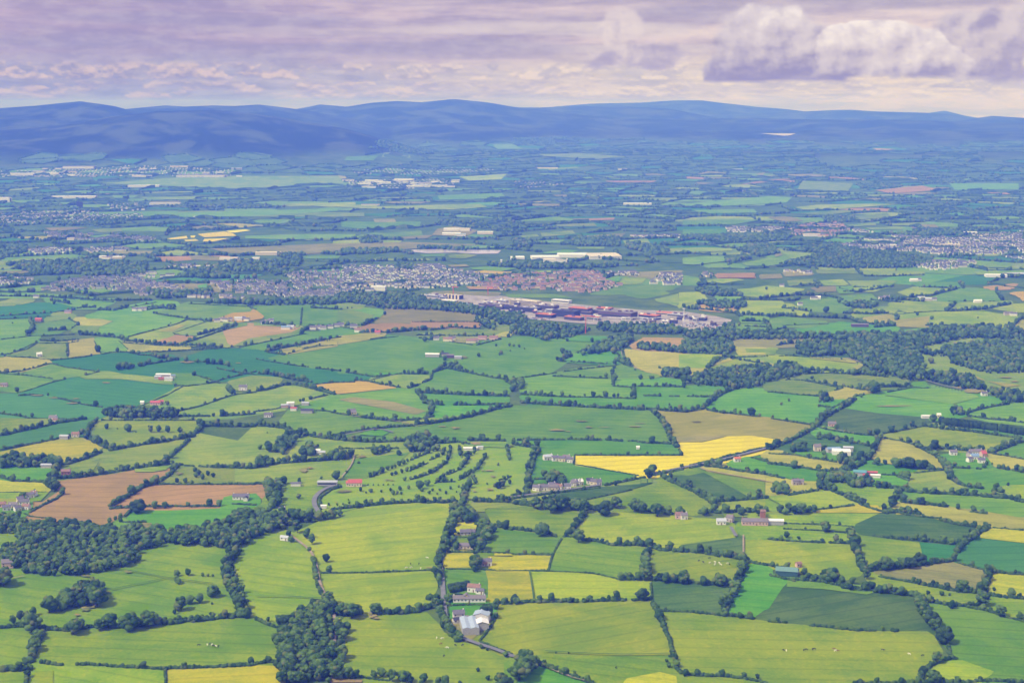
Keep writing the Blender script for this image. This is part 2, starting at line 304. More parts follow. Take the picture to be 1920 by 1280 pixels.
o 1549,910 1560,900 1586,896 1602,906 1631,907 1638,912 1677,912 1684,919 1684,932 1682,941 1672,952 1655,954 1646,948 1633,948 1612,943 1608,939 1558,920
l 242,631 259,627 272,622 276,622 279,620 283,620 286,618 290,618 299,614 303,614 318,608 322,608 341,601 345,601 349,598 404,603 435,603 440,608 439,611 426,615 412,622 387,628 378,632 364,633 361,630 330,628 322,632 291,641 292,643 295,643 295,645 268,642 250,637 245,637 242,636
k 701,604 718,591 718,589 720,588 720,582 726,576 810,576 822,579 829,579 847,583 890,589 894,593 894,595 893,597 888,598 891,598 897,602 897,605 889,603 867,602 770,602 770,607 767,608 745,606 718,606 705,608
b 1469,624 1473,620 1485,619 1496,616 1511,616 1548,610 1555,606 1567,605 1572,603 1679,611 1684,612 1688,616 1684,621 1660,624 1643,628 1567,634 1479,630 1473,629
y 1373,670 1377,666 1452,666 1455,664 1460,664 1496,669 1512,669 1519,670 1519,672 1599,682 1606,682 1607,678 1607,683 1609,683 1609,679 1613,679 1617,684 1611,684 1589,695 1589,700 1498,698 1490,697 1490,692 1430,677 1417,678 1382,672 1377,673
t 1749,965 1847,965 1797,956 1797,953 1824,955 1911,970 1925,970 1929,974 1929,991 1915,993 1864,990 1854,994 1840,995 1834,994 1824,987 1760,975 1749,971
g 291,587 296,583 334,574 339,570 352,566 461,572 464,573 472,581 472,583 469,585 436,587 406,598 396,600 396,602 330,596 318,593 296,591 291,589
y 1342,570 1345,567 1382,564 1385,561 1394,560 1433,560 1441,562 1467,564 1471,569 1484,569 1513,584 1516,584 1519,588 1515,592 1509,593 1413,594 1389,589 1385,585 1385,583 1389,579 1381,579 1380,577 1375,575 1351,574 1346,573
b 452,653 457,650 548,629 552,626 565,622 592,622 600,621 601,619 639,614 667,616 670,619 680,619 685,621 681,626 633,630 629,634 624,634 609,639 604,639 561,650 544,652 529,656 511,655 505,657 490,657 479,655 454,655
s 1261,892 1269,890 1291,892 1320,886 1401,930 1401,935 1342,943 1307,920 1270,902
y 1593,593 1595,592 1598,584 1604,578 1617,577 1635,573 1667,575 1664,571 1668,567 1712,562 1719,560 1733,561 1736,564 1779,567 1785,568 1787,570 1785,575 1783,575 1780,578 1781,581 1778,583 1705,587 1684,581 1681,585 1657,591 1620,595 1600,599 1597,599 1593,595
g 1039,699 1087,689 1114,686 1152,686 1169,681 1179,681 1186,685 1188,687 1188,690 1190,691 1197,692 1201,695 1206,695 1210,698 1232,702 1235,703 1238,707 1226,711 1153,711 1152,713 1149,713 1146,710 1138,709 1044,704 1039,703
b -14,879 -5,870 50,870 97,872 104,880 99,895 91,903 23,904 -6,899 -14,891
l 1699,892 1707,886 1716,885 1723,880 1773,878 1782,897 1794,908 1814,914 1814,919 1810,921 1757,923 1715,918 1703,910 1703,902
u 1845,1109 1852,1094 1855,1073 1927,1075 1929,1077 1928,1121 1853,1117 1848,1116
g 1490,568 1494,564 1516,560 1551,560 1551,557 1623,551 1634,551 1645,560 1650,561 1646,566 1605,569 1606,571 1601,576 1597,577 1596,579 1592,580 1591,582 1587,583 1581,588 1516,585 1498,576
u 1161,1290 1175,1272 1237,1260 1268,1268 1272,1299 1161,1300
g 1817,775 1840,767 1893,757 1895,754 1920,754 1924,760 1929,760 1929,790 1920,799 1852,792 1826,786 1817,780
g 1369,610 1373,606 1441,608 1438,605 1438,603 1442,599 1466,593 1549,602 1553,606 1548,610 1511,616 1468,614 1470,617 1466,621 1443,627 1373,625 1369,621
u 915,1043 961,1044 962,1040 1033,1040 1034,1047 1027,1071 924,1069 915,1068
l 1431,719 1437,714 1484,707 1498,712 1575,724 1579,725 1579,728 1534,743 1434,733 1431,729
l 970,930 977,926 987,925 996,918 1074,909 1136,911 1189,901 1193,898 1201,899 1201,908 1128,913 1042,927 1054,935 1085,937 1068,939 1068,948 1020,949 1009,946 1001,936 976,934
p 667,616 670,613 677,613 682,610 698,607 707,608 718,606 745,606 767,608 770,607 770,602 889,603 893,605 898,605 903,609 899,614 892,615 835,617 798,614 795,618 784,618 732,624 693,623 685,622 680,619 670,619
b 831,1134 838,1127 911,1127 927,1132 934,1137 934,1140 930,1153 924,1160 849,1159 840,1167 831,1158
l 780,628 784,624 788,623 798,623 845,617 921,617 913,612 910,612 898,606 895,600 888,598 893,597 894,593 918,593 956,612 960,616 954,622 942,624 929,629 929,631 924,632 810,633 783,632
o 1260,887 1272,882 1315,874 1315,878 1321,880 1325,885 1434,903 1435,931 1403,935 1401,930 1320,886 1291,892 1261,891
o 1836,1136 1844,1129 1848,1116 1928,1121 1929,1160 1926,1163 1919,1163 1871,1152 1841,1143 1836,1140
g 1659,741 1738,729 1738,727 1745,728 1745,723 1754,722 1754,727 1760,723 1760,728 1766,724 1766,729 1772,725 1772,730 1778,726 1778,731 1784,727 1784,732 1786,732 1786,728 1790,728 1790,733 1792,733 1792,729 1796,729 1796,734 1798,734 1798,730 1802,730 1802,735 1804,735 1804,731 1820,733 1822,739 1832,742 1836,746 1784,758
b 1579,889 1609,861 1637,863 1643,867 1672,872 1713,875 1723,880 1716,885 1707,886 1698,894 1687,889 1652,889 1635,894 1628,899 1589,899
s 1455,659 1458,658 1460,655 1484,658 1497,658 1498,656 1500,656 1501,654 1505,653 1506,651 1515,646 1581,640 1592,640 1597,643 1600,643 1604,647 1600,655 1600,658 1596,664 1596,667 1591,673 1570,671 1496,669 1480,666 1460,665 1456,664
b 1435,872 1481,871 1535,881 1549,881 1549,885 1551,882 1555,882 1555,886 1557,886 1557,882 1570,883 1574,888 1565,897 1552,904 1551,897 1543,899 1543,904 1489,902 1474,895 1435,890
b 794,741 797,738 952,741 956,745 956,753 952,757 914,760 833,760 805,754
s 1277,1022 1380,1008 1384,1000 1397,1009 1395,1011 1395,1044 1393,1046 1292,1034 1277,1028
t 1426,853 1436,846 1456,844 1467,845 1481,851 1491,851 1508,858 1562,865 1581,863 1584,867 1571,883 1535,881 1502,874 1434,865 1426,857
g 643,893 662,862 769,848 751,865 711,883 689,894 689,896 643,895
g -9,703 -5,699 39,699 43,700 45,704 77,707 101,713 95,718 51,733 37,737 25,737 -5,733 -9,729
g 1733,561 1742,560 1743,558 1785,544 1789,544 1797,540 1833,540 1852,542 1858,545 1868,544 1874,560 1878,560 1879,564 1876,566 1827,565 1809,566 1799,569 1785,569 1779,567 1736,564
p 416,620 419,618 424,619 424,616 425,618 429,618 464,611 464,606 476,606 476,611 496,611 534,614 548,614 548,610 554,610 554,615 561,615 562,611 562,616 546,624 466,635 437,649 434,649 434,653 433,649 426,643 422,631 419,627 419,624
t 1672,951 1682,940 1707,941 1782,950 1797,953 1797,956 1847,965 1749,965 1749,971 1746,971 1699,965 1680,965 1679,961 1672,955
g 1106,551 1165,534 1266,535 1276,537 1275,539 1272,539 1262,544 1248,545 1248,547 1256,549 1254,552 1214,560 1199,560 1174,555 1173,553 1133,554 1107,553
g 1475,1098 1477,1082 1481,1082 1542,1087 1565,1092 1629,1099 1640,1105 1640,1111 1625,1115 1544,1105 1481,1101 1475,1100
t 1435,894 1467,895 1489,902 1542,903 1549,906 1542,915 1534,919 1490,922 1477,928 1435,931
l 18,666 24,662 30,661 32,659 52,653 65,646 68,646 72,644 74,641 125,640 127,642 128,670 126,670 125,672 88,674 77,671 22,671 18,669
d -11,577 -8,574 27,574 31,572 39,572 51,569 87,567 97,570 111,569 133,575 143,576 143,581 127,583 122,585 108,585 105,587 94,586 79,589 53,589 25,592 -9,593 -11,591
y 1341,944 1401,934 1433,932 1435,934 1435,960 1470,960 1450,962 1401,961 1401,970 1360,969 1347,956 1347,952 1341,947
l 883,942 889,938 972,931 976,934 1001,936 1009,945 1009,950 1000,957 914,953 910,955 909,960 901,960 890,959 884,953
o -14,794 -3,784 116,786 115,789 79,799 -2,817 -14,815
p 1180,649 1184,645 1188,644 1189,642 1195,640 1196,638 1202,636 1205,633 1280,634 1281,636 1292,636 1296,640 1291,645 1291,647 1284,653 1284,658 1281,660 1221,659 1199,657 1186,655
g -11,600 57,598 59,602 63,603 66,612 65,615 63,615 61,622 55,629 20,635 1,635 -5,636 -6,638 -10,638
t -9,672 14,668 18,668 22,671 77,671 92,674 98,680 93,684 75,690 40,699 -5,697 -9,693
b 1763,853 1790,849 1851,851 1850,858 1863,875 1856,878 1773,878 1772,872 1763,861
o -9,1265 -4,1260 38,1253 44,1254 48,1259 48,1300 -1,1300 -9,1292
k 1374,640 1378,636 1490,635 1526,635 1530,639 1526,644 1504,649 1501,651 1460,653 1385,652 1380,651 1376,647 1376,643
k 842,1166 849,1159 923,1160 912,1176 886,1199 886,1207 870,1203 859,1195 843,1173
b 805,779 808,773 808,760 952,760 948,764 889,779 883,776 817,785
c 585,722 684,714 742,725 743,728 628,740 617,734 587,727
g 43,700 54,695 58,695 61,693 65,693 71,690 75,690 93,684 96,681 123,689 186,696 184,698 152,706 124,710 121,712 114,713 101,713 99,711 93,711 77,707 45,704 43,703
l 426,717 430,714 473,704 526,708 531,712 525,719 512,727 473,735 442,732
g -14,955 21,948 33,948 38,943 46,941 62,941 62,951 54,960 54,965 46,971 46,981 -5,981 -14,972
d 1724,1017 1782,1023 1800,1022 1803,1023 1803,1026 1795,1034 1792,1044 1785,1049 1785,1052 1730,1055 1730,1044
g -11,638 11,637 11,635 49,631 55,628 60,630 77,630 76,637 71,637 75,638 75,641 72,644 65,646 59,650 56,650 52,653 29,659 29,661 26,660 26,662 19,662 19,666 18,663 15,663 9,665 9,669 8,666 5,666 -1,668 -2,671 -6,672 -9,672 -11,670
b 1519,809 1525,800 1544,798 1615,816 1640,819 1642,820 1642,828 1640,832 1636,833 1621,833 1561,821 1530,821 1520,814
s 1042,927 1128,913 1201,908 1201,899 1202,907 1213,907 1213,898 1215,898 1215,906 1223,906 1185,918 1090,937 1054,935
g -8,547 8,546 42,549 60,549 180,558 181,560 214,560 217,563 217,567 212,571 212,566 120,563 102,562 100,560 -8,560
y 1273,665 1301,664 1301,660 1347,659 1351,663 1348,665 1348,669 1353,669 1354,674 1347,680 1341,680 1337,685 1335,685 1331,689 1331,691 1273,690
b 1052,674 1070,670 1075,665 1081,662 1137,648 1141,648 1142,654 1153,663 1150,677 1137,680 1134,682 1121,681 1121,685 1119,685 1119,680 1113,680 1113,684 1081,682 1081,677 1075,677 1075,681 1069,681 1069,676 1056,676
u -14,906 -7,899 23,904 77,904 86,902 92,905 96,919 91,924 84,922 -13,923
l 691,712 695,709 738,703 809,703 805,713 763,729 699,718
u 1838,1001 1846,995 1864,990 1928,993 1929,1020 1838,1009
b 1821,800 1830,791 1833,791 1861,796 1920,801 1929,810 1929,820 1922,827 1919,827 1919,824 1914,821 1826,809
u 829,1045 831,1038 838,1031 882,1033 891,1042 891,1060 883,1065 835,1066 830,1061
t 1617,598 1620,595 1661,590 1671,590 1671,592 1675,593 1675,597 1681,600 1743,593 1741,607 1744,611 1740,615 1684,613 1677,611 1671,606 1667,607 1629,605 1621,603
t 230,640 263,640 268,642 285,643 297,646 329,645 334,646 338,649 355,649 359,653 355,657 321,658 288,661 246,661 239,660 239,655 237,655 234,648 230,645
b 1363,870 1370,864 1398,857 1426,856 1434,865 1478,871 1435,872 1435,890 1469,894 1481,899 1467,895 1440,893 1422,887 1373,878 1363,873
b 1151,713 1153,711 1226,711 1244,708 1282,713 1286,720 1281,725 1191,725 1187,728 1184,725 1154,724
k 637,749 664,745 738,754 799,771 783,777 775,777 638,751
l 150,707 187,696 205,696 233,702 291,707 322,716 324,721 306,721 227,711 160,711
y 1377,545 1381,543 1406,541 1439,536 1509,542 1507,545 1484,550 1481,552 1439,558 1423,558 1392,555 1391,553 1379,548
l 333,645 336,642 357,637 362,635 363,633 374,633 416,620 419,624 419,627 422,631 426,643 433,649 433,653 357,651 355,649 338,649
o 939,1291 945,1282 945,1235 955,1236 955,1231 976,1233 981,1237 982,1242 974,1254 971,1278 960,1289 960,1300 944,1300 939,1295
t 1850,857 1853,851 1872,849 1875,852 1898,858 1928,861 1929,879 1925,883 1874,880 1863,875
t 1315,874 1357,869 1363,870 1363,873 1373,878 1446,894 1435,894 1434,904 1325,885 1321,880 1315,878
t 127,641 129,639 176,634 190,664 129,671 127,664
g 56,627 61,622 66,610 89,604 104,603 109,601 124,600 131,598 133,600 137,600 140,606 143,608 143,611 141,611 134,618 121,622 114,626 83,630 60,630
l 633,583 655,580 703,592 692,599 692,604 690,604 688,607 677,613 633,614
y 55,1291 67,1260 100,1258 100,1300 55,1300
y 1331,689 1340,687 1340,685 1343,686 1343,683 1344,685 1346,685 1373,676 1374,671 1377,673 1382,672 1395,675 1423,678 1424,680 1428,681 1447,683 1447,685 1453,693 1368,693 1338,691
u 1520,960 1584,948 1608,946 1615,943 1633,948 1646,948 1649,952 1655,953 1655,958 1659,962 1520,962
g 81,562 83,560 100,560 102,562 139,564 198,565 212,566 212,571 187,581 143,581 143,576 133,575 111,569 97,570 93,568 87,568
y 1780,578 1787,572 1809,566 1876,566 1878,564 1896,564 1900,568 1897,572 1864,575 1861,576 1861,579 1859,580 1843,583 1827,584 1820,582 1782,582
g 318,703 320,700 364,700 379,707 397,711 398,714 390,721 330,725 322,717
o -14,924 84,922 91,925 76,940 42,942 37,936 -14,936
b 1626,900 1635,894 1652,889 1687,889 1696,893 1703,904 1695,912 1638,912 1632,909
t 1535,742 1577,729 1579,725 1636,732 1639,735 1636,738 1605,742 1587,752 1583,749 1560,750 1538,747
g 177,635 179,633 221,633 230,641 230,645 234,648 237,655 239,655 239,659 220,662 190,664 177,638
k 1137,513 1275,507 1281,508 1273,518 1237,522 1230,524 1216,524 1213,522 1198,522 1147,515 1138,515
y 1863,916 1884,911 1929,909 1929,937 1917,939 1888,929 1863,924
c 396,600 406,598 436,587 469,585 474,580 482,583 495,593 495,595 492,598 444,606 438,606 435,603 404,603 396,602
t 517,661 554,654 554,651 556,651 556,653 559,653 559,650 561,650 561,652 564,652 565,648 600,641 604,639 613,638 613,641 615,641 615,637 617,637 617,640 619,640 619,636 620,639 624,639 628,638 628,634 630,634 633,637 633,650 543,665 522,663
o 1468,988 1470,983 1543,986 1591,985 1596,988 1598,993 1595,999 1587,999 1586,997 1470,992
l 753,793 754,789 776,789 799,784 803,780 817,785 886,776 885,780 877,783 780,800 754,798
t 629,633 633,630 665,628 690,624 722,624 725,627 721,631 697,635 691,638 634,647 633,637
l 434,649 437,649 466,635 546,624 562,616 562,611 566,611 570,615 566,620 548,629 457,650 453,653 434,653
b 1871,847 1895,840 1918,827 1922,827 1929,834 1928,861 1889,856 1875,852
y 1683,548 1713,538 1790,542 1789,544 1784,545 1711,557 1705,557 1684,550
u 845,992 858,979 885,977 894,986 892,996 883,1005 854,1005 845,996
y 1269,574 1273,572 1273,549 1317,547 1323,555 1323,557 1327,560 1323,565 1309,568 1306,570 1302,569 1301,567 1280,570 1279,575 1275,579 1273,579
b 1490,848 1548,849 1577,853 1584,858 1581,863 1562,865 1508,858 1492,853
g 195,987 226,972 236,972 237,975 245,979 251,979 252,995 219,1000
o 846,1014 855,1005 882,1005 891,1014 891,1022 882,1031 855,1031 846,1022
y 1613,508 1621,507 1712,509 1734,510 1735,512 1728,518 1636,516 1619,515
g 1677,624 1680,621 1690,619 1709,618 1727,615 1740,615 1745,613 1752,616 1757,621 1753,626 1715,632 1682,630
d -11,595 -9,593 -1,592 25,592 53,589 79,589 94,586 99,587 95,591 88,594 82,600 81,604 63,604 59,602 57,598 -9,599
l 1588,527 1682,526 1683,528 1664,538 1599,538
c 1307,577 1314,572 1332,569 1342,570 1346,573 1351,574 1375,575 1381,578 1381,583 1377,587 1331,585 1311,582
y 1129,523 1172,521 1213,522 1203,533 1151,534 1140,534
l 866,830 869,828 949,829 953,831 953,834 949,838 950,840 870,838 870,834
t 137,599 142,595 159,595 163,598 191,599 212,603 190,612 156,611 143,610 143,608 138,603
g 1708,532 1716,530 1800,529 1802,531 1804,539 1730,539 1718,538 1716,536 1709,534
b 1061,631 1063,629 1136,631 1140,636 1136,640 1128,642 1063,640 1063,635 1061,634
b 1537,756 1540,753 1555,750 1583,749 1586,751 1581,758 1585,761 1576,769 1561,776 1556,776 1556,767 1539,760
k 1260,819 1363,818 1318,829 1263,829 1263,823
k 811,547 840,546 920,548 939,549 940,551 934,556 923,556 824,551 812,549
g 947,552 1041,552 1071,558 1072,560 967,559 953,558
u -14,936 37,936 42,942 33,948 -12,954 -14,952
l 82,600 88,594 95,591 99,587 105,587 108,585 121,585 136,588 140,589 144,593 137,600 129,598 124,600 116,600 87,605 83,605
p 291,641 309,635 313,635 330,628 361,630 364,632 360,636 325,646 297,646 295,645 295,643 292,643
l -10,571 -6,567 13,563 20,560 68,561 63,567 39,572 31,572 27,574 -6,575
y 1861,576 1891,573 1897,572 1899,570 1920,569 1924,573 1924,583 1920,587 1912,587 1863,581 1861,579
p 1339,515 1362,513 1413,512 1418,522 1346,524
o 893,1041 901,1033 909,1037 927,1038 927,1043 915,1043 914,1069 901,1068 893,1062
l 133,619 143,610 187,612 183,623 180,624 180,627 137,625 133,621
b 1121,681 1134,682 1137,680 1150,677 1153,663 1142,654 1142,649 1147,649 1148,651 1161,657 1167,663 1171,675 1171,678 1167,682 1152,686 1122,686
l 252,880 314,869 326,876 325,878 315,878 311,882 285,886 254,886
g 1386,597 1390,593 1395,592 1405,592 1413,594 1439,593 1443,597 1443,599 1439,603 1427,607 1390,606 1386,602
k 833,639 853,636 853,633 868,632 939,632 938,634 892,640 879,643 864,643
g 655,580 677,581 682,577 712,580 717,581 720,584 720,588 713,596 709,597 709,599 703,602 692,604 692,599 701,594 703,591 698,591
l 1476,527 1527,523 1532,528 1534,528 1538,533 1535,535 1480,538 1476,530
l 630,572 633,569 668,567 683,567 687,571 685,575 677,581 633,580 633,576 630,574
l 1529,506 1607,505 1609,514 1533,514
l 1227,561 1238,560 1239,558 1244,558 1272,551 1273,572 1271,572 1268,575 1251,570 1246,570 1231,566
y 1397,654 1438,655 1438,653 1441,652 1457,652 1460,656 1455,659 1455,665 1436,666 1436,663 1400,662
g 1339,560 1341,560 1340,557 1342,555 1381,552 1384,552 1385,554 1393,558 1393,560 1386,560 1382,564 1354,567 1345,567
y 1306,529 1345,523 1384,523 1394,525 1393,527 1385,527 1348,533 1316,532 1307,531
p 1843,538 1900,532 1910,533 1906,537 1902,538 1902,542 1896,542 1895,544 1858,545 1852,542 1845,542
t 1379,653 1381,651 1427,652 1438,653 1438,655 1397,654 1400,662 1427,662 1436,663 1436,666 1385,667 1380,661
y 1600,540 1621,538 1670,538 1669,540 1651,544 1641,548 1604,548 1600,547
k 1466,512 1469,510 1520,507 1527,515 1519,517 1472,519
y 1534,527 1580,524 1592,534 1584,536 1545,536 1543,533 1541,533
r 614,1278 625,1265 631,1265 631,1274 680,1276 678,1281 622,1281 614,1280
t 1519,670 1586,672 1605,677 1606,682 1519,672
k 1520,540 1534,538 1567,537 1568,547 1532,549 1526,544 1522,543
t 1893,613 1898,612 1907,604 1917,600 1920,600 1924,604 1924,617 1920,621 1895,618 1893,616
g 1567,537 1599,537 1601,538 1600,547 1604,548 1600,550 1573,551 1568,543
b 674,816 682,811 700,807 702,810 714,807 730,812 716,819
l 476,606 507,606 533,609 547,609 548,614 476,611
b 1001,631 1005,627 1027,625 1034,623 1040,623 1044,627 1042,632 1038,635 1005,634
k 1423,517 1427,515 1464,514 1468,522 1427,524 1424,521
b 1708,721 1712,717 1735,716 1742,725 1734,728 1712,729 1708,727
r 255,992 257,987 267,983 267,981 285,982 282,993 255,994
t 1770,700 1818,700 1849,715 1790,702
c 1893,550 1901,548 1920,547 1921,560 1924,561 1920,565 1917,565 1913,561 1913,559 1910,559 1904,555 1894,552
l 1277,576 1279,575 1280,570 1283,569 1295,567 1301,567 1302,569 1304,569 1304,573 1299,578 1280,581 1277,578
t 296,622 332,610 349,610 324,622
t 929,629 942,624 957,621 959,621 963,625 958,631 954,633 935,632 929,631
t 1850,715 1915,723 1887,727
l 425,616 435,613 440,609 448,606 464,606 464,611 429,618 425,618
t 1589,695 1611,684 1618,684 1618,686 1614,690 1596,700 1589,700
t 1332,688 1335,685 1337,685 1341,680 1347,680 1355,676 1361,675 1363,673 1373,671 1373,676 1346,685 1344,685 1343,683 1343,686 1340,685 1340,687 1336,687 1334,689
b 696,700 750,700 750,703 741,701 741,703 703,705
y 1523,954 1584,947 1584,949 1549,955
u 927,1038 961,1039 962,1043 927,1043
l 1202,898 1213,898 1213,907 1202,907
t 523,659 525,659 525,656 554,651 554,654 531,658 527,660
l 1215,897 1223,898 1223,906 1215,906
u 930,1069 961,1069 962,1071 930,1071
b 1543,899 1551,897 1551,904 1544,905
g 9,665 18,663 18,667 14,669 9,669
b 1057,676 1069,676 1069,681 1062,681 1062,677
p 513,908 521,908 522,912 513,912
l 554,610 560,610 561,615 554,615
t 620,635 628,634 628,638 620,639
o 1655,954 1661,953 1661,958 1656,959
g -1,668 8,666 7,670 0,671
b 1075,677 1081,677 1081,682 1076,682
b 1113,680 1119,680 1119,685 1114,685
g -6,637 1,635 11,635 11,637
t 1348,665 1352,664 1354,666 1353,669 1348,669
b 1739,727 1745,723 1745,728
'''
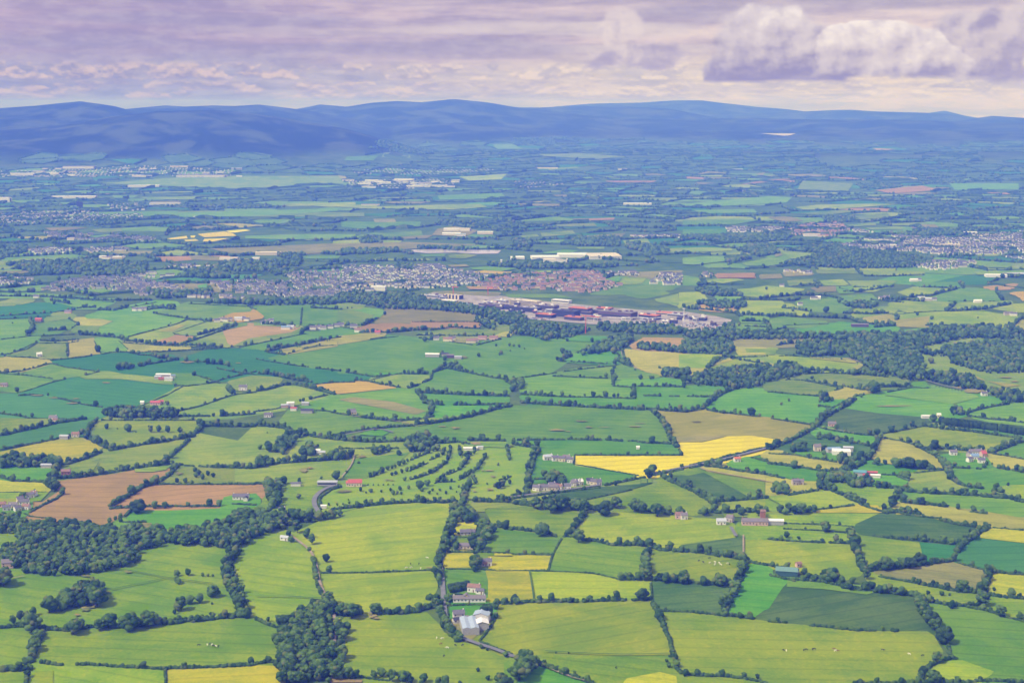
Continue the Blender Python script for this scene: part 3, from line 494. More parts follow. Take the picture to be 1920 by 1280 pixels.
HEDGES = '''
T 447.5,1027.5 430,1060 435,1085 447.5,1110 457.5,1140 465,1157.5
T 435,1032.5 422.5,1065 425,1090 440,1115 450,1145
t 0,1175 40,1172.5 75,1177.5 110,1180 140,1180 162.5,1175 187.5,1172.5 207.5,1172.5 222.5,1175 245,1172.5 265,1172.5 280,1170
T 280,1167.5 312.5,1167.5 350,1162.5 387.5,1160 425,1155 465,1152.5
T 80,1185 67.5,1205 60,1230 50,1242.5
T 0,1255 25,1255 57.5,1252.5
m 75,1240 105,1245 175,1245 250,1250 310,1252.5 375,1250 440,1247.5 480,1245
h 310,1252.5 311.2,1292.5
m 52.5,1257.5 50,1275 47.5,1292.5
m 175,990 200,977.5 217.5,975 237.5,965 250,955
m 217.5,977.5 250,980 272.5,977.5
h 45,962.5 57.5,967.5 77.5,970 97.5,971.2
T 620,1145 645,1148.8 677.5,1148.8
T 700,1147.5 742.5,1147.5 780,1145 817.5,1132.5
T 850,955 855,972.5 840,1002.5 832.5,1017.5
t 852.5,1010 835,1030 825,1055 822.5,1080 827.5,1100
T 817.5,1067.5 822.5,1080 830,1085
T 805,1120 820,1125 825,1145 835,1167.5 850,1192.5
t 850,955 835,1000 827.5,1030 817.5,1055
T 835,1172.5 850,1190 862.5,1200
h 602.5,1073.8 695,1073 812.5,1068
m 840,1035 867.5,1035 905,1035 960,1037.5
h 837.5,1066.2 905,1067.5 960,1069.2
m 840,1125 840,1135 880,1132.5 922.5,1132.5
h 840,1132.5 840,1160
t 927.5,1130 937.5,1130 960,1130
h 932.5,1150 920,1175 900,1200
h 900,1201.2 930,1215 960,1225
m 855,1007.5 880,1007.5 905,1005
m 850,997.5 870,1002.5 900,1002.5
t 890,982.5 917.5,985 940,987.5 960,992.5
m 480,1160 505,1171.2 530,1177.5
m 435,1245 480,1242.5 505,1240 535,1237.5
t 645,1267.5 667.5,1270
h 670,1267.5 705,1272.5 730,1275
m 590,1047.5 590,1072.5 597.5,1100 610,1125
T 1095,960 1092.5,967.5 1080,985 1065,1000
t 955,990 980,992.5 997.5,995 1022.5,997.5 1045,1005
m 1057.5,1005 1080,1005
t 1080,1007.5 1100,1012.5 1120,1013.8 1145,1020 1172.5,1021.2
T 1172.5,1020 1195,1020 1220,1022.5 1242.5,1030 1260,1028.8
t 1260,1032.5 1292.5,1032.5 1330,1037.5 1350,1042.5
T 1352.5,1041.2 1370,1042.5 1392.5,1047.5
h 1053,1008.8 1043.8,1025 1035,1042.5 1028,1070
h 960,1068.8 1027.5,1070 1072.5,1071.2 1112.5,1074.2 1140,1080 1160,1085.5
m 960,1038.8 997.5,1038.8 1035,1039.5
T 1212.5,1027.5 1210,1047.5 1212.5,1070 1215,1082.5
T 1165,1083.8 1190,1083.8 1220,1083.8
T 1225,1085 1260,1086.2 1295,1091.2
t 1305,1092.5 1330,1093.8
T 1335,1092.5 1370,1093.8
T 1397.5,1047.5 1392.5,1067.5 1382.5,1090 1372.5,1115 1360,1140 1357.5,1152.5
t 960,1127.5 997.5,1127.5 1035,1126.2 1080,1126.2
t 1092.5,1126.2 1120,1125 1150,1123.8 1172.5,1123.8
t 1185,1123.8 1205,1122.5 1222.5,1122.5
h 1220,1092.5 1222.5,1120
t 1225,1130 1232.5,1145 1240,1162.5 1245,1175
m 1245,1175 1255,1197.5 1262.5,1225 1270,1252.5 1277.5,1260
m 1240,1143.8 1285,1145 1322.5,1148.8 1360,1152.5
t 1370,1151.2 1392.5,1155 1415,1158.8
m 1275,1260 1290,1262.5 1310,1265 1350,1266.2 1385,1268.8 1422.5,1275 1440,1280
t 1010,1242.5 1035,1252.5 1060,1262.5 1100,1276.2 1115,1282.5
m 1405,1052.5 1422.5,1056.2 1440,1058.8
m 1472.5,981.2 1532.5,982.5 1565,983.8 1600,987.5
h 1470,991.2 1535,993.8 1587.5,998.8
m 1440,1010 1490,1013.8 1545,1016.2
t 1555,1016.2 1595,1017.5
T 1592.5,997.5 1600,1012.5 1605,1032.5 1612.5,1052.5 1620,1070
m 1612.5,1001.2 1652.5,1006.2 1690,1010
t 1690,1010 1715,1011.2 1752.5,1015 1790,1020
T 1855,987.5 1822.5,1003.8 1797.5,1027.5 1792.5,1035
m 1665,957.5 1715,966.2 1760,971.2
t 1760,973.8 1790,981.2 1830,987.5
m 1862.5,988.8 1920,993.8
T 1625,1067.5 1647.5,1066.2 1680,1063.8 1715,1058.8 1752.5,1053.8 1790,1048.8
m 1795,1053.8 1830,1063.8 1860,1070
t 1862.5,1071.2 1885,1073.8 1920,1076.2
m 1442.5,1077.5 1465,1082.5 1490,1088.8
T 1502.5,1082.5 1535,1082.5 1560,1087.5 1580,1095
T 1580,1100 1610,1105 1635,1100
m 1490,1086.2 1540,1090 1590,1101.2
T 1640,1107.5 1670,1108.8 1690,1111.2 1717.5,1116.2
m 1647.5,1080 1690,1087.5 1722.5,1092.5
t 1722.5,1093.8 1760,1100 1790,1107.5
T 1790,1107.5 1815,1107.5 1840,1112.5
T 1855,1070 1847.5,1092.5 1842.5,1110 1842.5,1130
t 1852.5,1115 1885,1118.8 1920,1121.2
t 1740,1125 1785,1133.8 1815,1135 1840,1132.5
m 1815,1137.5 1845,1142.5 1870,1150 1890,1156.2 1920,1163.8
T 1720,1115 1727.5,1135 1737.5,1157.5 1755,1172.5
m 1772.5,1200 1777.5,1210 1782.5,1225
t 1797.5,1233.8 1782.5,1232.5 1762.5,1236.2 1742.5,1247.5 1730,1262.5 1725,1275
t 1602.5,1280 1665,1280 1715,1278.8 1765,1277.5 1815,1277.5
m 1815,1277.5 1852.5,1273.8 1885,1276.2 1920,1278.8
m 1440,1057.5 1455,1062.5 1472.5,1062.5
m 1440,1163.8 1490,1167.5 1532.5,1172.5 1602.5,1180 1682.5,1182
m 70,641.2 37.5,656.2 7.5,667.5
m 70,643.8 125,643.8 147.5,640
t 126.2,643.8 127.5,667.5
h 176.2,638.8 190,663.8
h 222.5,638.8 240,655
m 7.5,667.5 62.5,671.2 100,675 150,670 190,663.8 217.5,660
t 217.5,660 240,660 262.5,665 285,666.2
T 285,666.2 300,671.2 335,671.2
T 262.5,686.2 275,682.5 300,678.8 335,673.8
m 230,642.5 300,648 375,651.2 425,652.5 475,645
m 240,661.2 300,658.8 375,655 412.5,653.8
m 347.5,676.2 375,677.5 390,680
t 390,680 410,681.2 430,685
m 362.5,701.2 390,711.2 412.5,717.5
m 407.5,690 437.5,696.2 480,702.5
t 0,698.8 37.5,696.2 67.5,688.8 95,681.2
m 0,700 50,703.8 92.5,708.8 120,711.2 150,706.2
m 150,706.2 185,697
m 95,681.2 125,688.8 185,697
h 120,711.2 95,717.5 50,732.5 32.5,736.2
h 342.5,724.5 312.5,741.2 275,756.2 250,766.2
m 327.5,722.5 350,723.8 390,718.8 425,708.8 480,696.2
m 35,741.2 85,740 125,750 160,758.8 207.5,765
m 0,775 42.5,780 55,783.8
h 55,783.8 112.5,785 160,785
t 335,780 375,780 410,780
T 410,778.8 440,777.5 480,775
m 332.5,771.2 375,761.2 425,743.8 445,738.8 480,735
T 0,816.2 50,805 107.5,792.5 160,785
t 0,843.8 62.5,831.2 112.5,821.2 155,812.5
T 180,787.5 165,805 162.5,820 190,833.8 202.5,840
m 190,787.5 275,787.5 365,787.5
T 202.5,843.8 225,840 265,832.5 312.5,826.2 367.5,816.2
T 372.5,787.5 377.5,800 365,812.5
T 100,870 125,868.8 150,862.5 190,846.2
T 95,897.5 107.5,896.2 150,893.8 200,886.2 250,877.5 312.5,870
T 312.5,870 345,870
t 355,823.8 335,842.5 317.5,857.5
m 345,872.5 390,875
T 395,875 480,876.2
m 275,907.5 312.5,907.5 375,907.5
m 375,907.5 480,907.5
t 335,872.5 317.5,890 297.5,903.8
T 297.5,903.8 272.5,911.2
T 265,912.5 245,926.2 225,937.5
T 225,937.5 207.5,947.5
t 0,892.5 25,901.2 85,903.8
T 112.5,872.5 97.5,890 92.5,905
h 0,923 50,923 87.5,922.5
m 120,922.5 105,935 82.5,945 55,960
t 205,952.5 250,950
m 275,948.8 312.5,948.8 375,948.8 410,948.8
m 435,943.8 480,946.2
T 377.5,796.2 412.5,797.5 480,798.8
T 500,658.8 542.5,650 585,642.5 605,637.5
t 500,660 517.5,662.5 535,665
m 555,655 605,648.8 630,647.5
m 480,672.5 497.5,676.2 530,681.2
t 530,681.2 555,685 577.5,687.5
t 592.5,690 630,693.8 665,700
m 665,700 687.5,703.8 707.5,707
T 480,700 505,701.2 530,706.2 562.5,712.5 585,716.2
m 707.5,707 735,701.2 755,700
T 755,699.5 802.5,700
T 810,697.5 837.5,688.8 870,696.2
t 870,696.2 917.5,706.2 945,710
T 945,710 960,720
T 480,732.5 505,728.8 530,721.2 555,720 585,727.5
T 585,727.5 605,732.5 627.5,738.8
m 587.5,721.2 620,717.5 665,716.2
t 665,712.5 692.5,715 717.5,721.2
t 722.5,721.2 750,726.2
h 695,712.5 730,704.5 755,700.5
t 810,700 807.5,710 785,721.2 765,727
T 780,735 805,736.2 880,740 955,742.5
T 782.5,735 792.5,747.5 805,755
T 790,753.8 830,758.8
T 852.5,758.8 890,758.8
t 890,758.8 905,758.8 955,757.5
T 805,755 808.8,772.5 802.5,780
m 480,771.2 517.5,766.2 565,751.2 615,740
m 580,768.8 610,770 642.5,776.2
t 642.5,776.2 680,781.2
T 680,781.2 717.5,786.2 755,788.8
t 755,788.8 792.5,785 812.5,780
T 777.5,796.2 817.5,791.2 880,780 930,766.2 960,758.8
t 615,818.8 655,810 730,800 777.5,797.5
T 480,795 530,801.2 567.5,813.8 617.5,821.2 665,826.2 717.5,827.5
T 717.5,826.2 767.5,826.2 800,828.8
T 800,830 862.5,827.5
t 880,825 930,825 960,826.2
T 480,873.8 517.5,867.5 567.5,863.8 617.5,861.2
m 635,840 680,840 765,840
G 692.5,895 717.5,885 750,872.5 775,860 805,847.5
G 730,892.5 767.5,882.5 802.5,867.5
G 805,862.5 830,852.5 835,842.5
G 752.5,902.5 780,896.2 812.5,885 840,865
G 840,862.5 845,840
G 815,906.2 835,892.5
G 837.5,890 862.5,880 880,857.5
G 860,840 865,857.5 877.5,855 890,850
G 860,900 892.5,882.5 912.5,852.5
G 885,892.5 892.5,907.5
G 927.5,912.5 942.5,902.5 957.5,892.5
G 950,840 955,862.5
G 822.5,903.8 852.5,902.5
T 877.5,905 872.5,925 867.5,940 862.5,955
t 620,955 660,950 717.5,943.8 780,940
T 780,940 855,940
T 890,938.8 960,940
t 480,905 500,907.5
m 600,955 600,932.5 620,917.5 640,912.5
m 530,967.5 585,962.5 630,960
t 865,830 880,832.5
m 1047.5,677 1097.5,679.5 1145,682.5
m 960,711.2 985,707 1027.5,701.2
m 1027.5,701.2 1085,692.5 1147.5,686.2
t 1055,675 1072.5,667.5
m 1035,705 1085,707 1140,709.5
t 1147.5,697.5 1150,712.5 1150,723.8
m 1150,723.8 1190,726.2
t 1195,723.8 1220,723.8
t 1225,723.8 1247.5,723.8 1282.5,725
T 1187.5,725 1187.5,746.2
T 977.5,738.8 1010,740 1035,742.5
m 1035,742.5 1110,744.5 1185,747
t 1205,741.2 1212.5,741.2
t 1212.5,741.2 1240,742
t 1255,742.5 1275,742.5
t 1290,742.5 1342.5,743.8
T 975,753.8 1060,759.5 1135,763.8 1210,767.5
T 1210,766.2 1285,771.2 1320,765
T 1317.5,765 1335,750 1352.5,737.5 1372.5,730
T 1220,767.5 1237.5,782.5 1250,802.5 1260,825 1270,837.5
m 1270,837.5 1278.8,852.5
m 960,825.5 985,823.8 1060,823.8
t 1065,822.5 1095,823.8 1130,825
t 1135,823.8 1167.5,826.2
m 1177.5,826.2 1195,826.2
t 1195,827.5 1210,829.5 1257.5,831.2
m 1077.5,852.5 1160,853 1278.8,853
h 1077.5,852.5 1076.2,870 1135,880.5 1197.5,891.2
T 960,831.2 985,835 1012.5,840
T 1010,842.5 997.5,862.5 991.2,890 988.8,910 987.5,925
t 960,930 985,925
m 960,935 1035,925 1125,913.8
t 1135,910 1172.5,901.2
t 1172.5,901.2 1210,893.8
m 1225,891.2 1285,878.8 1330,870 1385,856.2
T 1242.5,892.5 1265,903.8
t 1265,903.8 1285,912.5 1310,925
T 1305,922.5 1330,937.5 1342.5,948.8
T 960,942.5 1000,947.5
T 1070,952.5 1100,952.5 1135,956.2
T 1185,952.5 1235,958.8 1260,962.5
T 1310,961.2 1335,958.8 1385,958.8 1440,956.2
t 1345,940 1385,937.5 1410,935 1440,932.5
t 1320,873.8 1350,876.2
T 1330,867.5 1350,875
t 1350,876.2 1385,882.5 1440,890
t 1410,857.5 1440,866.2
m 1225,890 1240,886.2 1335,862.5 1440,837.5
t 1192.5,652.5 1222.5,655 1272.5,660
T 1272.5,660 1345,663.8
t 1327.5,691.2 1340,680 1352.5,670
t 1370,672.5 1435,681.2
t 1167.5,657.5 1170,672.5 1182.5,683.8
m 1157.5,662.5 1167.5,680 1192.5,693.8
m 1235,690 1292.5,691.2
t 1325,767.5 1350,772.5 1375,775
t 1375,775 1420,780 1440,782.5
m 1002.5,897.5 1035,897.5
m 1265,905 1297.5,920
h 1090,938.8 1185,918
T 1490,701.2 1515,700 1552.5,698.8
T 1552.5,698.8 1615,701.2 1665,706.2
t 1510,713.8 1552.5,721.2 1595,726.2
T 1595,726.2 1615,730 1640,731.2
T 1625,727.5 1647.5,732.5
T 1650,725 1677.5,723.8 1712.5,725
m 1665,735 1710,726.2 1740,727.5
m 1440,715 1482.5,711.2 1515,713.8 1552.5,722.5 1580,727.5
m 1535,741.2 1557.5,735 1580,727.5
m 1440,734.5 1490,738.8 1535,742.5
m 1440,783 1490,791.2 1522.5,796.2
T 1602.5,747.5 1587.5,760 1572.5,767.5
T 1570,770 1560,772.5 1540,787.5 1525,802.5
T 1525,802.5 1502.5,815 1465,832.5 1440,842.5
m 1535,760 1560,765 1585,752.5
t 1600,742.5 1620,740
m 1535,801.2 1560,807.5 1615,815 1655,815
m 1655,812.5 1705,803.8 1735,797.5
t 1812.5,773.8 1840,766.2 1865,761.2 1890,757.5
t 1812.5,778.8 1852.5,785 1895,788.8 1920,792.5
T 1732.5,797.5 1765,802.5 1815,807.5
t 1815,807.5 1865,815 1890,817.5 1915,821.2
T 1740,836.2 1770,840 1802.5,842.5 1840,847.5
m 1647.5,818.8 1690,826.2 1715,833.8
T 1712.5,832.5 1740,845 1762.5,860 1772.5,877.5
T 1647.5,821.2 1640,840 1625,862.5
T 1532.5,818.8 1560,820 1595,827.5 1630,835
t 1515,857.5 1550,862.5
T 1600,860 1615,862.5 1635,855
m 1440,850 1490,852.5 1540,861.2 1570,866.2
t 1440,868.8 1487.5,873.8 1535,881.2
T 1535,881.2 1570,883.8 1600,877.5 1620,867.5
t 1440,890 1470,896.2
t 1477.5,927.5 1507.5,922.5 1532.5,918.8
T 1540,912.5 1577.5,925 1610,941.2
t 1610,943.8 1645,956.2 1665,962.5
m 1650,890 1685,891.2
T 1685,892.5 1702.5,900
T 1645,912.5 1685,913.8
T 1690,917.5 1715,921.2 1752.5,923.8
T 1752.5,923.8 1802.5,926.2 1840,927.5
T 1840,928.8 1890,932.5 1920,940
T 1685,915 1682.5,930 1672.5,945
T 1775,877.5 1780,895 1795,905
t 1795,905 1820,913.8
m 1715,886.2 1750,882.5 1772.5,880
T 1635,867.5 1645,868.8
T 1672.5,870 1702.5,873.8 1735,876.2
T 1735,877.5 1765,880
m 1782.5,876.2 1840,878.8
T 1872.5,876.2 1902.5,881.2 1920,885
m 1862.5,851.2 1890,855 1920,861.2
T 1855,848.8 1875,841.2 1897.5,833.8 1920,827.5
T 1690,940 1740,945
t 1740,945 1777.5,950 1815,957.5 1850,962.5
T 1655,957.5 1690,960 1727.5,962.5
T 1462.5,958.8 1527.5,957.5
m 1527.5,956.2 1600,947.5
T 1825,912.5 1842.5,915
T 1862.5,920 1880,922.5
T 0,555 100,556.7 200,563.3 286.7,561.7
m 100,558.3 213.3,566.7
T 96.7,563.3 133.3,570
t 0,592.7 100,586 140,580
T 133.3,578.3 163.3,576.7 180,576.7
T 183.3,580 213.3,581.7 240,573.3
m 213.3,581.7 293.3,566.7
T 246.7,581.7 276.7,580 330,575
T 276.7,575 330,580
t 286.7,586.7 336.7,595 396.7,601.7
m 353.3,569.3 466.7,575 480,580
m 0,598.3 96.7,593.3
T 56.7,600 63.3,616.7 50,628.3
T 90,620 126.7,618.3
m 0,636.7 60,630 140,626.7
m 130,598.3 146.7,606.7 133.3,616.7
T 146.7,626.7 186.7,628.3 233.3,635
T 233.3,638.3 293.3,645
m 240,631.7 333.3,606.7 353.3,598.3
m 346.7,598.3 396.7,603.3
h 323.3,625 386.7,603.3
T 370,628.3 400,620 443.3,608.3
m 326.7,626.7 353.3,630 370,630
T 293.3,646.7 353.3,646.7 416.7,651.7
t 336.7,646.7 446.7,610
m 446.7,651.7 520,636.7 573.3,625
T 486.7,606.7 533.3,610 553.3,610
T 563.3,620 586.7,613.3 640,610
T 500,655 553.3,646.7 586.7,640
t 586.7,640 640,631.7
t 496.7,658.3 533.3,663.3
m 540,663.3 600,646.7
t 73.3,636.7 100,640 146.7,636.7
m 0,666.7 50,655 70,643.3
T 583.3,576.7 640,580
m 566.7,576.7 563.3,610
T 646.7,610 680,610 706.7,596.7
t 640,613.3 673.3,618.3
T 673.3,623.3 720,623.3 800,616.7
t 806.7,618.3 846.7,613.3 906.7,616.7
t 786.7,633.3 806.7,636.7 826.7,628.3
m 716.7,620.7 796.7,613.3
m 773.3,603.3 893.3,603.3
t 780,628.3 926.7,630
m 693.3,636.7 746.7,630
T 820,690 846.7,683.3 873.3,696.7
T 1050,675 1070,666.7
T 1153.3,673.3 1173.3,683.3 1186.7,686.7
m 1046.7,676.7 1140,683.3
m 893.3,646.7 940,635
h 830,638.3 886.7,646.7
T 1426.7,560 1480,553.3 1546.7,553.3 1580,561.7
T 1496.7,535 1526.7,533.3 1533.3,540
T 1526.7,526.7 1540,536.7
T 1580,546.7 1613.3,546.7 1673.3,536.7
T 1633.3,561.7 1693.3,566.7
T 1280,576.7 1320,580 1380,586.7 1390,593.3
T 1380,580 1393.3,563.3
T 1393.3,561.7 1486.7,563.3 1500,560
T 1466.7,576.7 1493.3,580 1516.7,583.3
T 1390,590 1436.7,591.7 1513.3,593.3 1533.3,593.3
T 1520,593.3 1593.3,596.7 1616.7,606.7 1680,610
T 1580,586.7 1633.3,588.3 1666.7,586.7
T 1646.7,560 1686.7,561.7 1733.3,565
T 1703.3,556.7 1746.7,553.3 1793.3,541.7
m 1673.3,590 1723.3,585 1813.3,581.7
T 1773.3,583.3 1790,570
T 1780,583.3 1846.7,580 1893.3,570
T 1736.7,610 1780,610
T 1640,613.3 1680,610
T 1800,531.7 1806.7,540
T 1866.7,543.3 1880,563.3
m 1776.7,565 1873.3,565
t 1620,517.3 1680,517.3 1733.3,515
T 1606.7,506.7 1616.7,515
T 1896.7,613.3 1916.7,593.3
T 1390,601.7 1436.7,603.3 1446.7,620
t 1440,623.3 1473.3,613.3
m 1466.7,610 1553.3,606.7
t 1373.3,610 1440,613.3
T 1436.7,593.3 1486.7,590
T 1456.7,646.7 1480,643.3 1500,643.3
T 1326.7,690 1346.7,673.3
T 1353.3,695 1396.7,693.3
t 1376.7,671.7 1420,680 1446.7,685
m 1373.3,670 1480,666.7
m 1480,666.7 1586.7,675
T 1456.7,690 1473.3,683.3 1513.3,693.3 1580,695
T 1680,600 1683.3,593.3
m 1573.3,540 1613.3,550
t 1600,538.3 1663.3,538.3
m 1480,536.7 1526.7,535
t 1723.3,538.3 1800,540
'''
WOODS = '''
30,992 75,985 140,988 212,1000 275,998 375,998 425,980 480,968 480,1010 440,1031 410,1028 312,1020 265,1035 258,1055 212,1068 145,1082 50,1078 38,1070 15,1060 0,1048 0,1032 32,1022 28,1005
0,972 35,970 38,985 32,1000 0,1002
140,1115 150,1100 175,1095 198,1108 195,1125 170,1132 150,1130
82,1148 115,1132 150,1130 160,1138 112,1150
588,1138 622,1130 628,1150 622,1200 622,1212 640,1270 620,1282 522,1285 528,1260 530,1235 515,1210 518,1192 535,1168 570,1150
640,1172 655,1180 652,1210 635,1205 632,1185
625,1208 648,1212 640,1248 635,1210
440,965 530,968 562,970 620,970 650,965 620,975 562,982 538,990 518,998 480,1008 440,1020
855,962 885,960 890,978 870,988 855,975
905,992 930,990 920,1015 905,1015
885,1018 910,1018 908,1035 888,1032
192,780 205,772 225,768 260,770 265,775 330,772 335,782 325,785 225,785
0,864 25,860 100,865 120,869 105,878 75,878 0,878
88,905 100,902 110,915 100,925 90,918
218,688 250,685 250,692 222,695
518,838 542,812 565,820 545,840 535,855 518,852
562,850 580,840 592,848 590,855 565,855
605,860 630,855 665,852 655,862 620,865
768,825 800,820 820,838 805,848 775,848 762,838
698,850 730,842 735,848 705,855
500,910 525,905 525,935 520,955 500,952
480,870 505,862 510,875 480,878
1292,718 1310,705 1330,702 1350,695 1398,690 1435,690 1460,698 1442,718 1410,728 1370,732 1350,725 1305,724
1240,695 1295,698 1298,712 1260,710 1240,705
1288,642 1360,640 1380,655 1360,670 1350,665 1285,662 1272,658
1100,660 1120,648 1150,638 1185,638 1180,650 1150,655 1115,665
1152,650 1170,650 1162,662 1150,662
960,715 982,718 985,730 960,735
1018,940 1065,940 1072,958 1020,958
1218,882 1225,885 1225,890 1212,892
1018,892 1060,895 1062,902 1055,915 1045,912 1022,902
1590,642 1615,640 1735,655 1725,668 1730,680 1738,705 1730,715 1702,715 1652,700 1620,688 1625,680 1595,668 1590,655
1732,658 1782,662 1782,670 1735,668
1782,668 1810,655 1840,646 1920,641 1920,700 1852,701 1810,690 1782,682
1735,705 1765,702 1790,702 1830,711 1852,732 1810,731 1772,722 1740,715
1850,735 1890,735 1920,738 1920,755 1890,756 1865,745
1778,772 1802,770 1810,778 1785,780
1455,688 1472,682 1500,698 1490,710 1455,712
1435,695 1455,688 1455,715 1435,715
1535,745 1555,745 1555,756 1535,756
1535,898 1580,895 1590,898 1635,909 1630,915 1600,915 1575,905 1540,905
1528,910 1545,905 1560,918 1540,920
1570,858 1590,858 1595,865 1570,866
1485,840 1508,840 1508,848 1485,848
1448,912 1475,912 1475,928 1450,928
633,553 767,553 827,570 887,577 987,593 990,610 940,610 927,603 887,590 813,582 723,580 683,572 633,568
887,597 907,600 927,610 927,620 900,613
957,613 1027,610 1107,620 1073,633 1020,640 993,630 957,627
1120,610 1173,610 1280,617 1280,627 1187,627 1120,620
1083,663 1120,647 1173,630 1193,637 1160,653 1117,667
1053,663 1070,660 1070,668 1053,670
1193,647 1280,653 1280,663 1200,657
1460,497 1513,483 1573,473 1630,470 1743,483 1743,495 1707,503 1580,504 1513,500
1467,470 1563,460 1613,470 1547,477
1380,470 1447,460 1457,477 1423,483 1407,477
1280,443 1363,443 1487,443 1467,453 1380,457 1313,452
1360,613 1377,610 1377,640 1347,633 1313,637 1280,633 1280,622 1347,620
1377,623 1447,625 1560,630 1580,628 1713,628 1680,640 1600,637 1593,643 1560,637 1447,637 1380,637
1600,637 1713,628 1757,617 1827,613 1913,617 1920,637 1813,635 1733,650 1713,670 1727,697 1733,700 1633,700 1613,680 1587,670 1593,647
1753,658 1773,653 1813,647 1873,643 1920,647 1920,697 1847,687 1783,677 1780,663
1580,570 1613,567 1647,573 1633,580 1590,577
1493,643 1580,643 1593,667 1513,670 1493,663
1280,647 1340,647 1347,663 1280,662
1303,570 1323,567 1397,567 1400,577 1347,580
1300,543 1330,543 1380,547 1393,557 1347,557 1320,553
'''
CONIFERS = '''
842.5,1102.5 877.5,1095
845,1107.5 875,1101.2
847.5,1121.2 865,1120
1761.2,788.8 1815,795 1870,801.2
1875,802.5 1920,809.5
'''
ROADS = '''
2 0,1090 15,1087.5 45,1082.5
3 537.5,1000 555,1012.5 580,1032.5 587.5,1045 595,1070 600,1097.5 612.5,1125 622.5,1140 627.5,1160 627.5,1185 627,1212.5 635,1247.5
5 840,990 830,1022.5 827.5,1037.5 825,1060 828.8,1080 830,1100 832.5,1135 835,1160 855,1190 870,1200 890,1207.5 930,1220 962.5,1233.8
5 950,1229.5 960,1232 977.5,1238
2 1393.8,1005 1393.8,1045
4 1370,990 1380,1007.5
3 1010,1245 1055,1266.2 1110,1282.5
6 597.5,962.5 587.5,945 592.5,930 610,917.5 630,911.2
2 655,781.2 695,785 750,791.8 777.5,798
3 720,943.8 787.5,940 815,938.8 855,940
2 665,855 660,872.5 640,897.5
4 647.5,816.2 680,810 712.5,805 737.5,812.5
6 1225,890 1285,877 1330,868.8 1385,855.5 1440,841.2
5 945,936.2 960,933.8 1035,923.8 1125,911.2
3 1312.5,878.8 1322.5,883.8 1440,904.5 1470,911.2
2 1165,660 1167.5,672.5 1185,687.5 1210,698.8 1232.5,701.2
2 1240,892.5 1267.5,901.2
3 1587.5,672.5 1615,681.2
4 1737.5,715 1765,723.8 1805,732.5
3 1540,802.5 1615,816.2
'''
PATHS = '''
207.5,1067.5 250,1072.5 310,1085 400,1096.2
207.5,1107.5 255,1097.5 310,1086.2
480,1120 540,1120 600,1123.8
992.5,1072.5 997.5,1100 1001.2,1126.2
1022.5,1223 1110,1228 1185,1229.5 1257.5,1227.5
175,885 180,877.5 185,868.8
172.5,867.5 190,862.5
1440,936.2 1455,943.8 1467.5,951.2
'''
